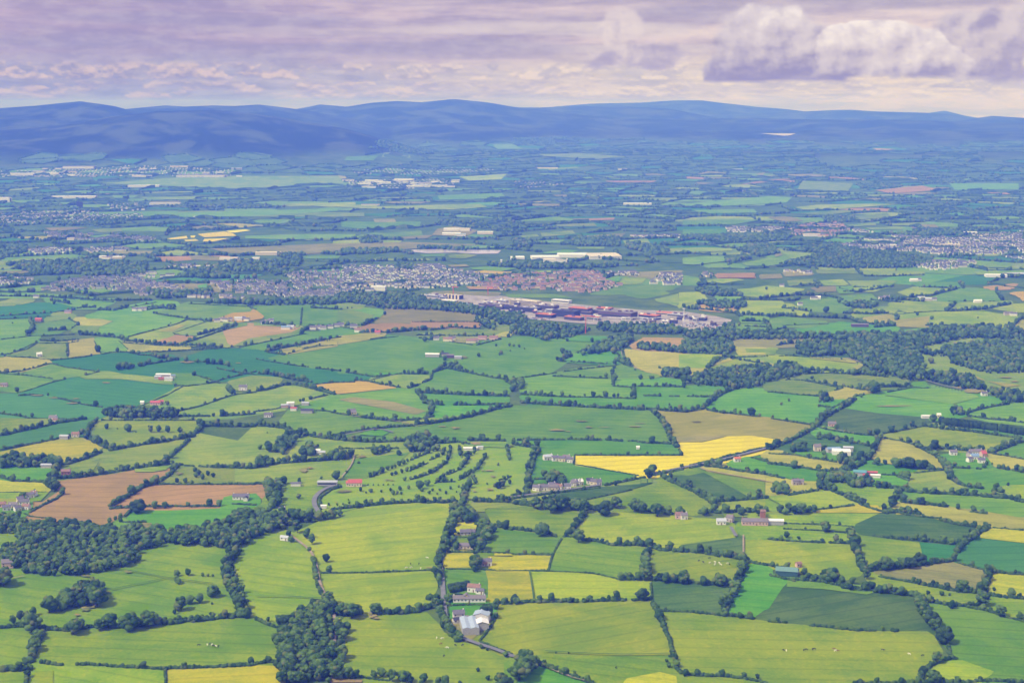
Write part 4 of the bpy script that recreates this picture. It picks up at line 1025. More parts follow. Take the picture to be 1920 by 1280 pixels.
LONE = '''
7.5,1098.8,37.5 172.5,1128.8,37.5 145,1128.8,32.5 182.5,1136.2,32.5 160,1136.2,27.5 125,1135,30 92.5,1148.8,32.5 62.5,1153.8,17.5 37.5,1161.2,17.5 50,1158.8,15 332.5,1080,12.5 352.5,1078.8,15 335,1095,12.5 331.2,1092.5,15 400,1118.8,22.5 375,1130,20 340,1143.8,27.5 355,1132.5,20 332.5,1145,20 327.5,1151.2,10 380,1080.6,8.8 137.5,1188.8,27.5 60,1183.8,32.5 242.5,1181.2,32.5 206.2,1176.2,27.5 187.5,1181.2,22.5 278.8,1175,30 25,1168.8,17.5 205,981.2,12.5 390,1080.6,6.2 398.8,1080.6,6.2 397.5,1133.1,6.2 557.5,998.8,27.5 575,1008.8,20 585,1020,22.5 611.8,1053.8,17.5 616.2,1073.8,15 541.2,1007.5,15 546.2,1016.2,12.5 580,1034.4,11.2 587.5,1055,15 590,1072.5,15 592.5,1087.5,15 595,1101.2,12.5 600,1113.1,11.2 607.5,1122.5,10 615,1140,15 502.5,1165.6,11.2 525,1172.5,20 632.5,1176.2,22.5 655,1273.8,27.5 667.5,1272.5,20 701.2,1271.2,17.5 716.2,1268.8,20 735,1277.5,25 751.2,1275.6,21.2 760,1276.9,21.2 770,1280,15 794.5,1278.8,17.5 821.2,1283.8,17.5 835,1285,20 896.2,1258.8,10 940,1288.8,27.5 950,1292.5,25 912.5,1157.5,25 660,1160,30 887.5,1008.8,12.5 902.5,1033.8,22.5 890,1031.2,22.5 855,1031.2,17.5 891.2,1066.2,27.5 890,1072.5,15 930,1142.5,20 930,1160,12.5 947.5,1231.2,12.5 902.5,1215.6,8.8 913.8,1219.4,6.2 840,1128.8,17.5 947.5,992.5,20 830,1037.5,20 705,1151.2,22.5 790,1283.8,12.5 862.5,1286.2,12.5 915,1275,10 1017.5,1005,25 1085,1017.5,27.5 1163.8,1088.1,18.8 1247.5,1092.5,20 1263.8,1092.5,20 1281.2,1094.4,23.8 1320,1097.5,17.5 1350,1098.8,25 1156.2,1125,20 1203.8,1124.4,21.2 967.5,1132.5,15 1067.5,1130,12.5 1100,1128.1,8.8 1235,1162.5,20 1242.5,1168.8,12.5 985,1266.2,37.5 975,1276.2,37.5 997.5,1258.8,32.5 1005,1247.5,20 1060,1266.2,17.5 1253.8,1200,10 1265,1237.5,15 1253.8,1251.2,10 1250,1241.2,7.5 1285,1267.5,15 1350,1265,10 1395,1270,12.5 1155,1252.8,5.5 1255,1231.8,6 1387.5,1158.8,12.5 1407.5,1160.6,8.8 1372.5,1156.2,10 1302.5,1267.5,7.5 983.8,1248.8,32.5 1420,1272.5,10 1102.5,1274.4,8.8 1077.5,1264.4,8.8 1042.5,1224.5,4 1066.2,1224.5,4 1546.2,997.5,22.5 1475,1008.8,15 1567.5,1016.2,15 1661.2,1068.1,23.8 1690,1063.8,20 1705,1065.6,21.2 1725,1058.8,22.5 1557.5,1091.2,27.5 1623.8,1107.5,20 1650,1112.5,17.5 1690,1115.6,18.8 1770,1205.6,31.2 1896.2,1119.4,18.8 1842.5,1136.2,27.5 1876.2,1155.6,21.2 1912.5,1161.2,15 1625,1086.2,22.5 1605,1037.5,20 1612.5,1056.2,17.5 1597.5,1095,15 1507.5,1077.5,15 1475,1067.5,15 1740,1116.2,10 1765,1116.9,11.2 1780,1116.9,6.2 1863.8,1108.1,8.8 1727.5,1271.2,15 1785,1141.2,17.5 1807.5,1110,15 1755,1100,10 1612.5,1285,15 1722.5,1096.2,12.5 1732.5,1156.2,22.5 1747.5,1170,25 1752.5,1181.2,22.5 1600,1003.1,11.2 1497.5,1011.2,7.5 1510,993.1,6.2 1742.5,1130,15 1850,1077.5,15 1825,1012.5,20 1850,1278.8,7.5 180,762.5,12.5 430,736.2,17.5 435,740,15 200,804.4,11.2 240,809.4,16.2 282.5,810.6,13.8 297.5,810,15 315,811.2,15 337.5,811.2,12.5 215,948.8,15 258.8,961.2,25 247.5,952.5,15 290,953.8,15 310,953.1,13.8 392.5,949.4,16.2 411.2,948.8,12.5 60,782.5,10 37.5,781.2,7.5 117.5,927.5,15 97.5,921.2,22.5 42.5,936.2,15 52.5,932.5,10 65,923.8,7.5 313.8,760,10 322.5,858.8,15 312.5,865,15 32.5,735,10 363.8,705,10 348.8,678.8,12.5 370,681.2,10 390,682.5,12.5 400,683.1,11.2 413.8,683.8,12.5 427.5,687.5,12.5 437.5,698.1,8.8 460,700,10 290,781.2,22.5 317.5,783.8,22.5 262.5,781.2,22.5 137.5,892.5,10 220,804.8,3.5 255,811,3 372.5,891.2,12.5 390,891.9,11.2 332.5,905,10 347.5,905,10 365,885,10 380,898.8,12.5 367.5,895,10 400,895,10 828,666.9,11.2 834.5,675.6,11.2 855,686.2,12.5 897.5,668.9,8.8 940,664.4,8.8 713.8,705.6,8.8 600,691.9,6.2 622.5,696,7 568.8,752.5,7.5 582.5,749.4,8.8 787.5,916.9,18.8 801.2,911.2,12.5 766.2,916.9,8.8 750,919.4,8.8 695,923.1,8.8 752.5,927.5,7.5 737.5,927.5,10 745,926.2,7.5 715,923.1,6.2 686.2,925,5 791.2,921.9,8.8 825,920.6,6.2 845,917.5,7.5 836.2,926.2,7.5 860,914,5.5 867.5,911.9,6.2 856.2,923.5,4.5 805,926.2,7.5 811.2,920.6,6.2 820,927.5,5 616.8,948,7 632.5,948.2,5.5 643.8,947,5.5 655,944.4,6.2 653.2,938.1,3.8 690,910,3.5 700,910,3.5 709.2,910,3.5 718.8,909.8,3.5 727.5,909.8,3.5 737,909.8,3.5 532.5,907.5,17.5 561.2,905.6,11.2 630,900,20 503.8,845,20 487.5,842.5,10 596.2,838.8,7.5 560,935,10 505,847.5,20 933.8,873.1,6.2 913.8,908.8,5 890,845,10 820,845,15 676.2,921.2,10 685,945,10 716.2,941.9,11.2 781.2,935.6,11.2 640,845,10 700,836.9,6.2 907.5,827.5,12.5 881.2,827.5,12.5 747.5,853.8,12.5 942.5,912.5,15 933.8,916.2,15 956.2,907.5,10 670,952.5,15 650,886.9,6.2 602.5,898.1,6.2 672.5,869.4,6.2 695,943.8,10 732.5,921.2,7.5 770,847.5,15 800,841.2,12.5 812.5,846.2,12.5 501.2,812.2,3.5 1067.5,670,10 1093.8,666.9,11.2 1152.5,713.8,15 1136.2,707.5,10 1152.5,684.4,11.2 1151.2,691.2,10 1096.2,679.4,3.8 1108.8,679.9,3.8 1137.5,682.2,4.5 1096.2,743.8,7.5 1112.5,745,12.5 1135,745.6,13.8 1151.2,746.2,10 1158.8,744.9,8.8 1053.8,743.1,11.2 1087.5,706.9,6.2 1201.2,711.9,11.2 1220,711.4,8.8 1225,710.8,7.5 1242.5,705,12.5 1248.8,723.9,8.8 1255,760,5 1377.5,775.6,11.2 1408.8,780,17.5 1355,775.6,8.8 1110,823.8,10 1142.5,825,10 1213.8,851.9,6.2 991.2,823.8,7.5 1217.5,897.5,17.5 1257.5,898.1,13.8 1155,952.5,22.5 1007.5,953.8,22.5 1032.5,962.5,32.5 1052.5,957.5,30 1082.5,956.2,22.5 1095,961.2,27.5 1132.5,966.2,27.5 1190,960,27.5 1202.5,962.5,25 1232.5,968.8,27.5 1275,966.2,20 1320,966.2,20 1360,962.5,20 1405,933.8,12.5 1423.8,932.5,17.5 1352.5,936.2,10 1422.5,967.5,22.5 1390,966.2,17.5 1225,962.5,20 1290,913.8,17.5 1307.5,927.5,15 1153.8,910.6,11.2 1282.5,718.8,17.5 1282.5,727.5,15 1295,913.8,12.5 1305,710,15 1392.5,696.2,15 1335,867.5,10 1282.5,878.1,3.8 1362.5,650,10 1478.8,752.5,7.5 1465,759.4,6.2 1600,703.8,15 1612.5,702.5,12.5 1471.2,695,15 1522.5,711.2,7.5 1746.2,681.2,12.5 1533.8,797.5,10 1547.5,806.2,10 1567.5,806.2,12.5 1583.8,810,10 1630,816.2,15 1645,816.2,15 1671.2,811.2,15 1697.5,806.2,12.5 1710,802.5,15 1750,791.2,15 1560,752.5,10 1535,763.1,6.2 1637.5,737.5,22.5 1843.8,784.4,11.2 1895,788.8,10 1703.8,831.2,12.5 1720,838.8,15 1752.5,843.8,20 1645,872.5,17.5 1660,871.2,10 1680,877.5,20 1702.5,878.8,22.5 1722.5,880,20 1731.2,878.8,17.5 1747.5,882.5,12.5 1555,825,15 1535,823.8,10 1570,830,12.5 1595,832.5,10 1487.5,878.8,17.5 1535,881.2,12.5 1508.8,835,5 1527.5,840.6,11.2 1536.2,842.5,12.5 1541.2,844.4,11.2 1546.2,844.4,11.2 1545,853.8,12.5 1575,870,15 1587.5,870,15 1612.5,865,20 1790,875,10 1777.5,877.5,15 1860,871.9,6.2 1845,877.5,10 1487.5,900.6,6.2 1493.8,901.9,6.2 1672.5,951.2,17.5 1605,891.2,10 1625,898.8,12.5 1875,923.8,12.5 1835,916.2,12.5 1627.5,862.5,15 1517.5,858.8,10 1837.5,768.8,7.5 1615,745.6,8.8 1472.5,965,15 1502.5,963.8,22.5 1490,963.8,17.5 1782.5,673.8,15 1890,911.2,7.5 1850,872.5,10 1585,844,5.5 395,602.5,8.3 60,618,9.3 146.7,610.8,8.3 460,648.3,10 471.7,646.7,10 183.3,660.8,15 226.7,634.2,8.3 376.7,600.8,5 350,631.7,6.7 320,606.7,3.3 23.3,606.7,3.3 420,595,3.3 101.7,570.8,8.3 161.7,575,6.7 566.7,626.7,13.3 828.3,664.2,8.3 833.3,675,10 855,685,10 896.7,668.2,8.3 940,663.7,7.3 930,649.7,6 955,649.3,7.3 963.3,649.7,6 973.3,651,6.7 983.3,654.7,4 936.7,666.3,6 1150,664.2,15 721.7,590.8,8.3 660,578.7,4 651.7,579.2,5 796.7,640.8,11.7 810,637.5,11.7 953.3,632.5,8.3 1045,675.8,8.3 1093.3,665,10 1063.3,640,6.7 1110,641.7,10 956.7,658.7,4 1436.7,543.7,7.3 1573.3,568.3,10 1746.7,599.2,8.3 1720,591.7,6.7 1316.7,498.3,6.7 1548.3,586.7,13.3 1745,680,10 1833.3,597,4 1891.7,608,6 1666.7,605.8,8.3 1468.3,696.7,16.7 1593.3,700,10 1440,689.2,11.7 1520,584.7,6 1486.7,584.2,8.3
'''
SPOTS = '''
p 240,1073.8,7.5,2
r 165,1140,13.8,3.8
r 175,1135,11.2,3
r 145,1155,7.5,2.5
r 195,1122.5,7.5,2.5
r 202.5,1111.2,6.2,1.5
r 160,1145,10,2.5
k 162.5,1081.8,10,1.8
p 697.5,1157.5,8.8,3
p 705,1161.2,7.5,1.8
p 695,1152.5,3.8,3.8
k 805,1066.2,10,1.2
k 200,718.8,7.5,1
k 350,680,12.5,2
k 447.5,681.8,7.5,1
k 142.5,748.8,10,1.2
k 102.5,747.5,10,1.2
k 67.5,742.5,12.5,1.2
k 137.5,757.5,11.2,1.2
k 422.5,695,2.5,0.5
k 336.2,889.5,7.5,2.5
k 725,901.2,6.2,1.1
k 735,901.8,5,0.9
k 917.5,883.8,10,1.2
k 925,895,5,1.5
k 917.5,918.8,6.2,2.8
k 890,922.5,5,1.2
k 905,883.8,3.8,1
k 630,943.8,3.8,0.8
k 855,803.8,10,1.8
k 830,801.2,7.5,1
k 902.5,810,1.2,0.5
p 645,922.5,17.5,3.2
r 570,882.5,8.8,4
r 680,857.5,10,2.5
r 580,878.8,7.5,1.5
r 892.5,832.5,15,2.8
k 955,837.5,12.5,1.8
p 1047.5,807.5,16.2,2
p 1065,810.5,6.2,0.8
p 1092.5,791,11.2,1.2
p 1102.5,802.2,7.5,1.5
p 1135,802.5,11.2,0.6
p 1190,801.2,11.2,1.2
p 1200,795,12.5,0.6
p 1305,792,8.8,1.5
k 1082.5,790,6.2,0.5
p 1795,727.5,17.5,2
p 1827.5,733.8,20,3.8
k 1677.5,762.5,37.5,1
k 1610,713.2,5,0.6
k 1792.5,643.8,7.5,1
k 1885,708.8,15,1
k 1902.5,716.2,7.5,1.8
r 870,670.7,6.7,2.3
'''
FARFIELDS = '''
l 190,345 310,335 440,331 635,331 645,345 450,355 380,352.5
y 860,332.5 950,327.5 940,337.5 880,340
l 260,371 375,369 360,375 280,375
l 250,400 400,396 670,400 650,407.5 450,407.5 240,404
y 530,385 650,381 650,385 545,388.5
y 650,390 820,385 910,388.5 850,393.5 700,392.5
g 820,367.5 940,362.5 950,372.5 825,376
l 720,287.5 765,285 770,297.5 715,296
g 925,272.5 960,271 980,280 930,281
g 650,295 710,292.5 700,302.5 645,302.5
k 280,379 340,377.5 330,384 290,384
g 210,367.5 260,367.5 250,372.5 215,372.5
q 1425,251.5 1492.5,251.5 1482.5,255 1470,256
c 1635,279 1680,281 1647.5,284
k 1305,342.5 1340,344 1310,348.5
k 1415,327.5 1435,324 1430,330
p 1385,347.5 1440,337.5 1490,336 1445,342
l 1505,340 1600,345 1590,360 1495,356
y 1490,390 1625,384 1585,392.5 1510,395
g 1260,385 1440,369 1485,371 1475,381 1320,389
l 1025,317.5 1080,314 1090,316 1030,320
p 1135,340 1230,340 1230,343 1140,343
g 1780,345 1910,345 1910,356 1790,357.5
p 1640,357.5 1730,349 1760,357.5 1670,364
l 1010,290 1085,289 1180,295 1110,299 1020,294
Y 313.3,448.3 350,443.3 351.7,448.3 320,450
Y 356.7,443.3 366.7,442.7 365,446.7 358.3,446.7
Y 370,440 420,435 436.7,438.3 443.3,443.3 383.3,446
Y 423.3,434 460,431 470,433.3 440,437.3 430,436.7
Y 345,450.7 366.7,449.3 373.3,452.7 348.3,454
Y 383.3,449 430,447.7 400,454 380,454
k 393.3,467.3 500,463.3 600,458.3 766.7,455 900,460 743.3,469.3 633.3,471.7 566.7,478.3 526.7,474.3 480,475 433.3,476.7
g 460,443.3 566.7,440 666.7,440 666.7,446.7 550,450 460,448.3
k 83.3,428.3 140,426.7 166.7,428.3 100,435
l 170,431.7 226.7,428.3 230,435 186.7,436.7
g 333.3,400 633.3,391.7 633.3,396.7 466.7,406.7 336.7,408.3
k 206.7,471.7 286.7,471.7 280,478.3 216.7,476.7
l 6.7,493.3 33.3,486.7 110,483.3 106.7,491.7 43.3,496.7
k 0,510 60,508.3 56.7,514 0,515
g 160,400 333.3,396.7 333.3,405 166.7,408.3
y 526.7,383.3 666.7,380 666.7,388.3 616.7,389.3
k 353.3,478.3 466.7,486.7 460,491.7 360,488.3
b 370,536.7 388.3,533.3 386.7,541.7 373.3,542.7
g 566.7,481.7 640,480 633.3,486.7 573.3,486.7
q 753.3,471.7 780,469.3 826.7,468.3 940,470.7 933.3,476.7 893.3,477.3 853.3,475 800,476
k 836.7,498.3 873.3,496.7 880,500.7 846.7,502
c 883.3,511.7 906.7,508.3 966.7,511.7 940,515 900,515
b 653.3,511.7 676.7,510 683.3,515 660,517.3
b 700,515 736.7,513.3 750,521.7 706.7,521.7
y 690,486.7 803.3,486 806.7,489.3 700,490
l 840,480 873.3,476.7 896.7,480 873.3,486 843.3,485
g 786.7,478.3 836.7,476.7 833.3,481.7 793.3,483.3
g 880,503.3 916.7,500.7 970,505 940,510 886.7,506.7
k 810,441.7 820,430 853.3,425 896.7,433.3 873.3,445
l 973.3,443.3 1006.7,440 1011.7,445 980,446.7
l 1013.3,438.3 1073.3,433.3 1080,440 1016.7,445
g 1000,451.7 1060,450.7 1053.3,456.7 1000,457.3
l 1166.7,451.7 1213.3,448.3 1220,458.3 1173.3,459.3
k 1093.3,443.3 1173.3,438.3 1163.3,446.7 1100,446.7
y 1080,465 1133.3,464 1133.3,468.3 1086.7,468.3
g 1016.7,475 1056.7,469.3 1086.7,470.7 1073.3,475 1023.3,477.3
y 993.3,510.7 1033.3,508.3 1033.3,511.7 1000,513.3
p 1073.3,411.7 1153.3,409.3 1150,413.3 1080,415
l 1040,421.7 1113.3,419.3 1120,425 1046.7,426.7
l 640,401.7 683.3,400 683.3,406.7 640,407.3
g 640,416.7 790,416.7 786.7,425 673.3,430 640,426.7
g 673.3,441.7 790,433.3 793.3,443.3 676.7,446.7
k 700,411.7 740,411.7 743.3,417.3 703.3,418.3
k 750,445 813.3,441.7 800,448.3 753.3,449.3
y 826.7,385 900,384 913.3,389.3 873.3,392.7 820,389.3
y 640,386.7 713.3,383.3 706.7,388.3 640,390.7
b 1136.7,525 1166.7,521.7 1160,530 1140,530
p 873.3,538.3 946.7,540 940,545 880,544
k 1060,540 1106.7,540 1100,545 1066.7,545
l 1233.3,468.3 1280,466 1280,475 1240,476.7
y 1490,390 1533.3,385 1626.7,383.3 1686.7,384 1613.3,390 1513.3,395
k 1440,408.3 1480,406.7 1506.7,415 1466.7,417.3
g 1280,415 1380,411.7 1426.7,413.3 1380,421.7 1280,423.3
b 1396.7,423.3 1453.3,422.7 1456.7,427.3 1393.3,426.7
b 1280,431.7 1363.3,430 1360,440 1280,440.7
y 1440,455 1470,452.7 1470,457.3 1443.3,458.3
g 1286.7,455 1330,453.3 1333.3,460 1290,461.7
y 1280,466.7 1320,465 1373.3,467.3 1373.3,471.7 1280,475
g 1280,485 1326.7,481.7 1376.7,481.7 1356.7,491.7 1300,498.3 1280,496.7
g 1390,495 1440,485 1480,486.7 1466.7,500 1400,500
k 1453.3,468.3 1460,467.3 1466.7,480 1453.3,483.3
y 1466.7,475 1553.3,478.3 1550,485 1480,486
l 1603.3,406.7 1663.3,400 1670,408.3 1613.3,413.3
l 1586.7,423.3 1640,417.3 1643.3,423.3 1596.7,426.7
l 1623.3,428.3 1690,426 1693.3,432.7 1633.3,431.7
k 1706.7,423.3 1753.3,421.7 1760,427.3 1710,429.3
y 1746.7,460 1813.3,459.3 1800,463.3 1760,464
y 1826.7,476.7 1876.7,477.3 1870,481.7 1833.3,481.7
g 1853.3,496.7 1896.7,496.7 1896.7,503.3 1853.3,503.3
y 1826.7,511.7 1873.3,509.3 1880,515 1833.3,517.3
l 1493.3,401.7 1580,395 1613.3,396.7 1546.7,405
g 1300,395 1413.3,393.3 1420,400 1313.3,401.7
p 1343.3,514 1416.7,514 1413.3,522.7 1346.7,522.7
'''
TOWNS = '''
0,322.5 250,310 440,320 440,330 300,330 100,332.5 0,332.5
645,340 850,336 850,350 750,356 665,350
650,320 850,315 950,320 850,327.5 675,327.5
320,327.5 430,325 435,334 330,335
200,385 260,382.5 280,395 215,397.5
0,400 150,395 210,405 150,420 0,420
960,340 1050,342.5 1060,350 960,355
0,523.3 60,523.3 56.7,533.3 33.3,536.7 0,535
33.3,543.3 133.3,526.7 183.3,520 260,521.7 300,533.3 350,540 340,553.3 266.7,555 200,543.3 100,546.7
350,558.3 400,551.7 483.3,563.3 466.7,568.3 393.3,565
390,530 466.7,526.7 500,530 566.7,526.7 640,536.7 640,556.7 533.3,558.3 466.7,551.7 426.7,548.3
526.7,513.3 640,506.7 640,536.7 566.7,526.7 533.3,520
53.3,470 100,465 140,466.7 133.3,476.7 60,478.3
140,465 233.3,465 240,471.7 166.7,475
80,436.7 166.7,440 293.3,446.7 286.7,453.3 200,453.3 100,448.3
0,403.3 133.3,405 266.7,401.7 266.7,411.7 133.3,410 0,411.7
186.7,483.3 233.3,481.7 233.3,486.7 186.7,486.7
240,513.3 300,513.3 333.3,516.7 300,521.7 246.7,520
300,500 370,496.7 370,503.3 316.7,503.3
640,500 750,496.7 826.7,498.3 873.3,510 916.7,516.7 890,533.3 826.7,540 766.7,543.3 700,536.7 640,543.3
640,540 690,543.3 706.7,546.7 640,550
880,536.7 916.7,526.7 993.3,513.3 1123.3,510 1133.3,526.7 1166.7,536.7 1106.7,550 1006.7,543.3 940,546.7
1133.3,510 1193.3,510 1196.7,518.3 1140,518.3
1216.7,526.7 1240,513.3 1280,516.7 1280,535 1220,535
1180,443.3 1273.3,440 1273.3,446.7 1186.7,448.3
1360,426.7 1466.7,426.7 1473.3,435 1366.7,436.7
1476.7,430 1526.7,418.3 1573.3,418.3 1596.7,433.3 1556.7,445 1486.7,443.3
1593.3,430 1630,433.3 1640,438.3 1600,440
1560,463.3 1623.3,450 1673.3,443.3 1746.7,446.7 1813.3,446.7 1896.7,460 1880,480 1780,480 1713.3,473.3 1640,470
1813.3,443.3 1920,435 1920,476.7 1896.7,460
1696.7,500 1746.7,491.7 1830,490 1826.7,500 1756.7,508.3
1886.7,483.3 1920,483.3 1920,490
1313.3,515 1336.7,513.3 1340,521.7 1316.7,521.7
1466.7,510 1526.7,508.3 1526.7,515 1473.3,517.3
'''
FARWOODS = '''
690,280 770,275 820,280 800,290 780,291 715,284
300,387.5 450,385 550,390 450,392.5
1605,345 1660,346 1695,350 1660,357.5 1612.5,352.5
1480,345 1505,340 1465,367.5 1450,367.5
960,260 1060,257.5 1125,262.5 1210,260 1120,267.5 990,275 960,272.5
1740,340 1800,337.5 1810,344 1750,345
6.7,496.7 113.3,490 186.7,490 276.7,496.7 273.3,516.7 166.7,518.3 66.7,515
333.3,520 366.7,506.7 433.3,493.3 566.7,490 550,513.3 466.7,523.3 400,523.3
76.7,411.7 230,411.7 233.3,421.7 100,425
520,480 573.3,476.7 640,471.7 666.7,470 666.7,476.7 573.3,486.7 546.7,490
0,463.3 50,460 53.3,480 0,483.3
266.7,546.7 350,550 400,543.3 393.3,556.7 300,560
366.7,568.3 500,566.7 640,560 640,571.7 500,573.3
1073.3,443.3 1163.3,446.7 1160,463.3 1076.7,461.7
820,416.7 893.3,416.7 973.3,423.3 990,430 906.7,430 893.3,430
640,470 750,468.3 753.3,473.3 706.7,476.7 640,478.3
673.3,445 716.7,445 716.7,456.7 676.7,458.3
960,450 993.3,446.7 996.7,466.7 966.7,465
1173.3,456.7 1226.7,460 1256.7,473.3 1233.3,480 1173.3,466.7
906.7,495 973.3,496.7 1140,495 1166.7,501.7 1040,505 926.7,501.7
740,496.7 773.3,495 783.3,505 743.3,508.3
780,466.7 873.3,471.7 873.3,467.3 783.3,465
1540,408.3 1600,406.7 1603.3,416.7 1553.3,420
1646.7,440 1693.3,436.7 1800,430 1913.3,426.7 1780,443.3 1693.3,445
1280,443.3 1363.3,443.3 1430,443.3 1486.7,443.3 1466.7,453.3 1380,456.7 1313.3,451.7
1826.7,398.3 1920,398.3 1920,405 1826.7,406.7
1360,486.7 1396.7,480 1406.7,486.7 1363.3,498.3
1393.3,461.7 1446.7,458.3 1460,476.7 1423.3,483.3 1406.7,476.7
'''


# ------------------------------------------------------------------ ground geometry
CP, SP = math.cos(PITCH), math.sin(PITCH)


def ray(px, py):
    a = (px - 960.0) / FPX
    b = (py - 640.0) / FPX
    return a, CP - SP * b, -SP - CP * b


def azel(px, py):
    x, y, z = ray(px, py)
    return math.atan2(x, y), z / math.hypot(x, y)


def ridge(dist, front, back, pts):
    a, h = [], []
    for i in range(0, len(pts), 2):
        z, e = azel(pts[i], pts[i + 1])
        a.append(z)
        h.append(max(0.0, HCAM + dist * e))
    return dist, front, back, np.array(a), np.array(h)


RIDGES = [
    ridge(13500, 2300, 2500, [-700, 212, -300, 207, 0, 208, 70, 203, 150, 195, 215, 204, 265, 216, 330, 228, 450, 240, 640, 262, 800, 300, 2600, 300]),
    ridge(11800, 1500, 1500, [-700, 262, 0, 250, 120, 238, 210, 222, 300, 212, 400, 210, 480, 216, 560, 226, 640, 238, 700, 254, 800, 290, 2600, 300]),
    ridge(15500, 2200, 2600, [-700, 230, 100, 220, 240, 207, 310, 201, 345, 203, 400, 201, 440, 202, 485, 199, 520, 203, 565, 209, 640, 222, 760, 250, 2600, 260]),
    ridge(17500, 2300, 2600, [-700, 230, 440, 222, 550, 209, 600, 199, 650, 203, 700, 196, 745, 193.5, 790, 196, 850, 190.5, 905, 196, 960, 204, 1040, 212, 1150, 228, 2600, 240]),
    ridge(15000, 1500, 1800, [-700, 260, 700, 258, 780, 240, 850, 233, 930, 238, 1010, 247, 1120, 255, 2600, 262]),
    ridge(19500, 2200, 2500, [-700, 235, 860, 225, 940, 205, 1020, 206, 1090, 204, 1170, 205, 1250, 208, 1330, 220, 1400, 231, 1480, 240, 2600, 242]),
    ridge(24500, 2600, 3000, [-700, 240, 900, 215, 1040, 203, 1110, 197, 1200, 195, 1300, 188.8, 1350, 195, 1420, 202, 1480, 206, 1560, 214, 1700, 225, 2600, 230]),
    ridge(22500, 2200, 2600, [-700, 240, 1300, 224, 1420, 217, 1530, 213, 1600, 210.5, 1680, 213, 1780, 218, 1840, 226, 1900, 230, 2600, 232]),
    ridge(27000, 2500, 2500, [-700, 226, 1640, 222, 1720, 214, 1772, 208, 1810, 217, 1850, 224, 2600, 226]),
    ridge(20000, 1700, 2000, [-700, 240, 1720, 240, 1800, 229, 1860, 221, 1920, 226, 2000, 234, 2100, 228, 2600, 232]),
]


def lattice(ix, iy):
    v = np.sin(ix * 127.1 + iy * 311.7) * 43758.5453
    return v - np.floor(v)


def vnoise(x, y):
    ix, iy = np.floor(x), np.floor(y)
    fx, fy = x - ix, y - iy
    fx, fy = fx * fx * (3 - 2 * fx), fy * fy * (3 - 2 * fy)
    a, b, c, d = lattice(ix, iy), lattice(ix + 1, iy), lattice(ix, iy + 1), lattice(ix + 1, iy + 1)
    return (a * (1 - fx) + b * fx) * (1 - fy) + (c * (1 - fx) + d * fx) * fy


def terr(x, y):
    x, y = np.asarray(x, float), np.asarray(y, float)
    d = np.hypot(x, y)
    az = np.arctan2(x, y)
    z = np.zeros_like(d)
    for dist, fr, bk, a, h in RIDGES:
        hh = np.interp(az, a, h)
        w = np.where(d < dist, fr, bk)
        z = np.maximum(z, hh * np.exp(-((d - dist) / w) ** 2))
    nz = vnoise(x / 1500.0, y / 1500.0) - 0.5 + 0.5 * (vnoise(x / 700.0 + 9, y / 700.0) - 0.5)
    k = np.clip((z - 40) / 200, 0, 1) * np.clip((470 - z) / 120, 0, 1)
    z = z + 55 * nz * k
    roll = np.clip((d - 7000) / 4000, 0, 1) * (0.5 + vnoise(x / 2600.0 + 4, y / 2600.0)) * 22
    z = (z + roll) * np.clip((d - 6500) / 2500, 0, 1) * (d < 90000)
    return np.minimum(z, 548.0)


def ground(px, py):
    """point of the land seen at photo position (px, py)"""
    x, y, z = ray(px, py)
    if z > -0.004:
        z = -0.004
    t = HCAM / -z
    if t * y > 6400:
        # march down to the first crossing of the land
        ts = np.linspace(5000, t * 1.02, 400)
        f = HCAM + z * ts - terr(x * ts, y * ts)
        k = np.argmax(f < 0)
        if f[k] < 0 and k > 0:
            a, b = ts[k - 1], ts[k]
            fa, fb = f[k - 1], f[k]
            t = a + (b - a) * fa / (fa - fb)
    return x * t, y * t


def pix(x, y, z=0.0):
    """photo position of a world point"""
    dz = z - HCAM
    fw = y * CP - dz * SP
    up = y * SP + dz * CP
    return 960 + FPX * x / fw, 640 - FPX * up / fw


def mpp(px, py):
    x, y = ground(px, py)
    return math.sqrt(x * x + y * y + HCAM * HCAM) / FPX


def parse_rows(txt):
    return [ln.split() for ln in txt.strip().split('\n') if ln.strip()]


def parse_pts(tok):
    return [tuple(float(q) for q in p.split(',')) for p in tok]


# ------------------------------------------------------------------ mesh and object helpers
def mesh_np(name, verts, faces, mats, midx=None, smooth=False, attr=None):
    """faces: (M,3) or (M,4) int array, or a list of tuples"""
    me = bpy.data.meshes.new(name)
    if isinstance(faces, np.ndarray):
        nv, (nf, k) = len(verts), faces.shape
        me.vertices.add(nv)
        me.vertices.foreach_set('co', np.asarray(verts, np.float32).ravel())
        me.loops.add(nf * k)
        me.loops.foreach_set('vertex_index', faces.astype(np.int32).ravel())
        me.polygons.add(nf)
        me.polygons.foreach_set('loop_start', np.arange(0, nf * k, k, dtype=np.int32))
        me.polygons.foreach_set('loop_total', np.full(nf, k, np.int32))
    else:
        me.from_pydata([tuple(v) for v in verts], [], faces)
    for m in (mats if isinstance(mats, (list, tuple)) else [mats]):
        me.materials.append(m)
    if midx is not None:
        me.polygons.foreach_set('material_index', np.asarray(midx, np.int32))
    if smooth:
        me.polygons.foreach_set('use_smooth', np.ones(len(me.polygons), bool))
    if attr is not None:
        a = me.attributes.new('tint', 'FLOAT', 'POINT')
        a.data.foreach_set('value', np.asarray(attr, np.float32))
    me.update(calc_edges=True)
    return me


def link(name, me, parent=None, loc=None):
    o = bpy.data.objects.new(name, me)
    COL.objects.link(o)
    if parent is not None:
        o.parent = parent
    if loc is not None:
        o.location = loc
    return o


def tag(o, label=None, cat=None, group=None, kind=None):
    if label:
        o['label'] = label
    if cat:
        o['category'] = cat
    if group:
        o['group'] = group
    if kind:
        o['kind'] = kind
    return o


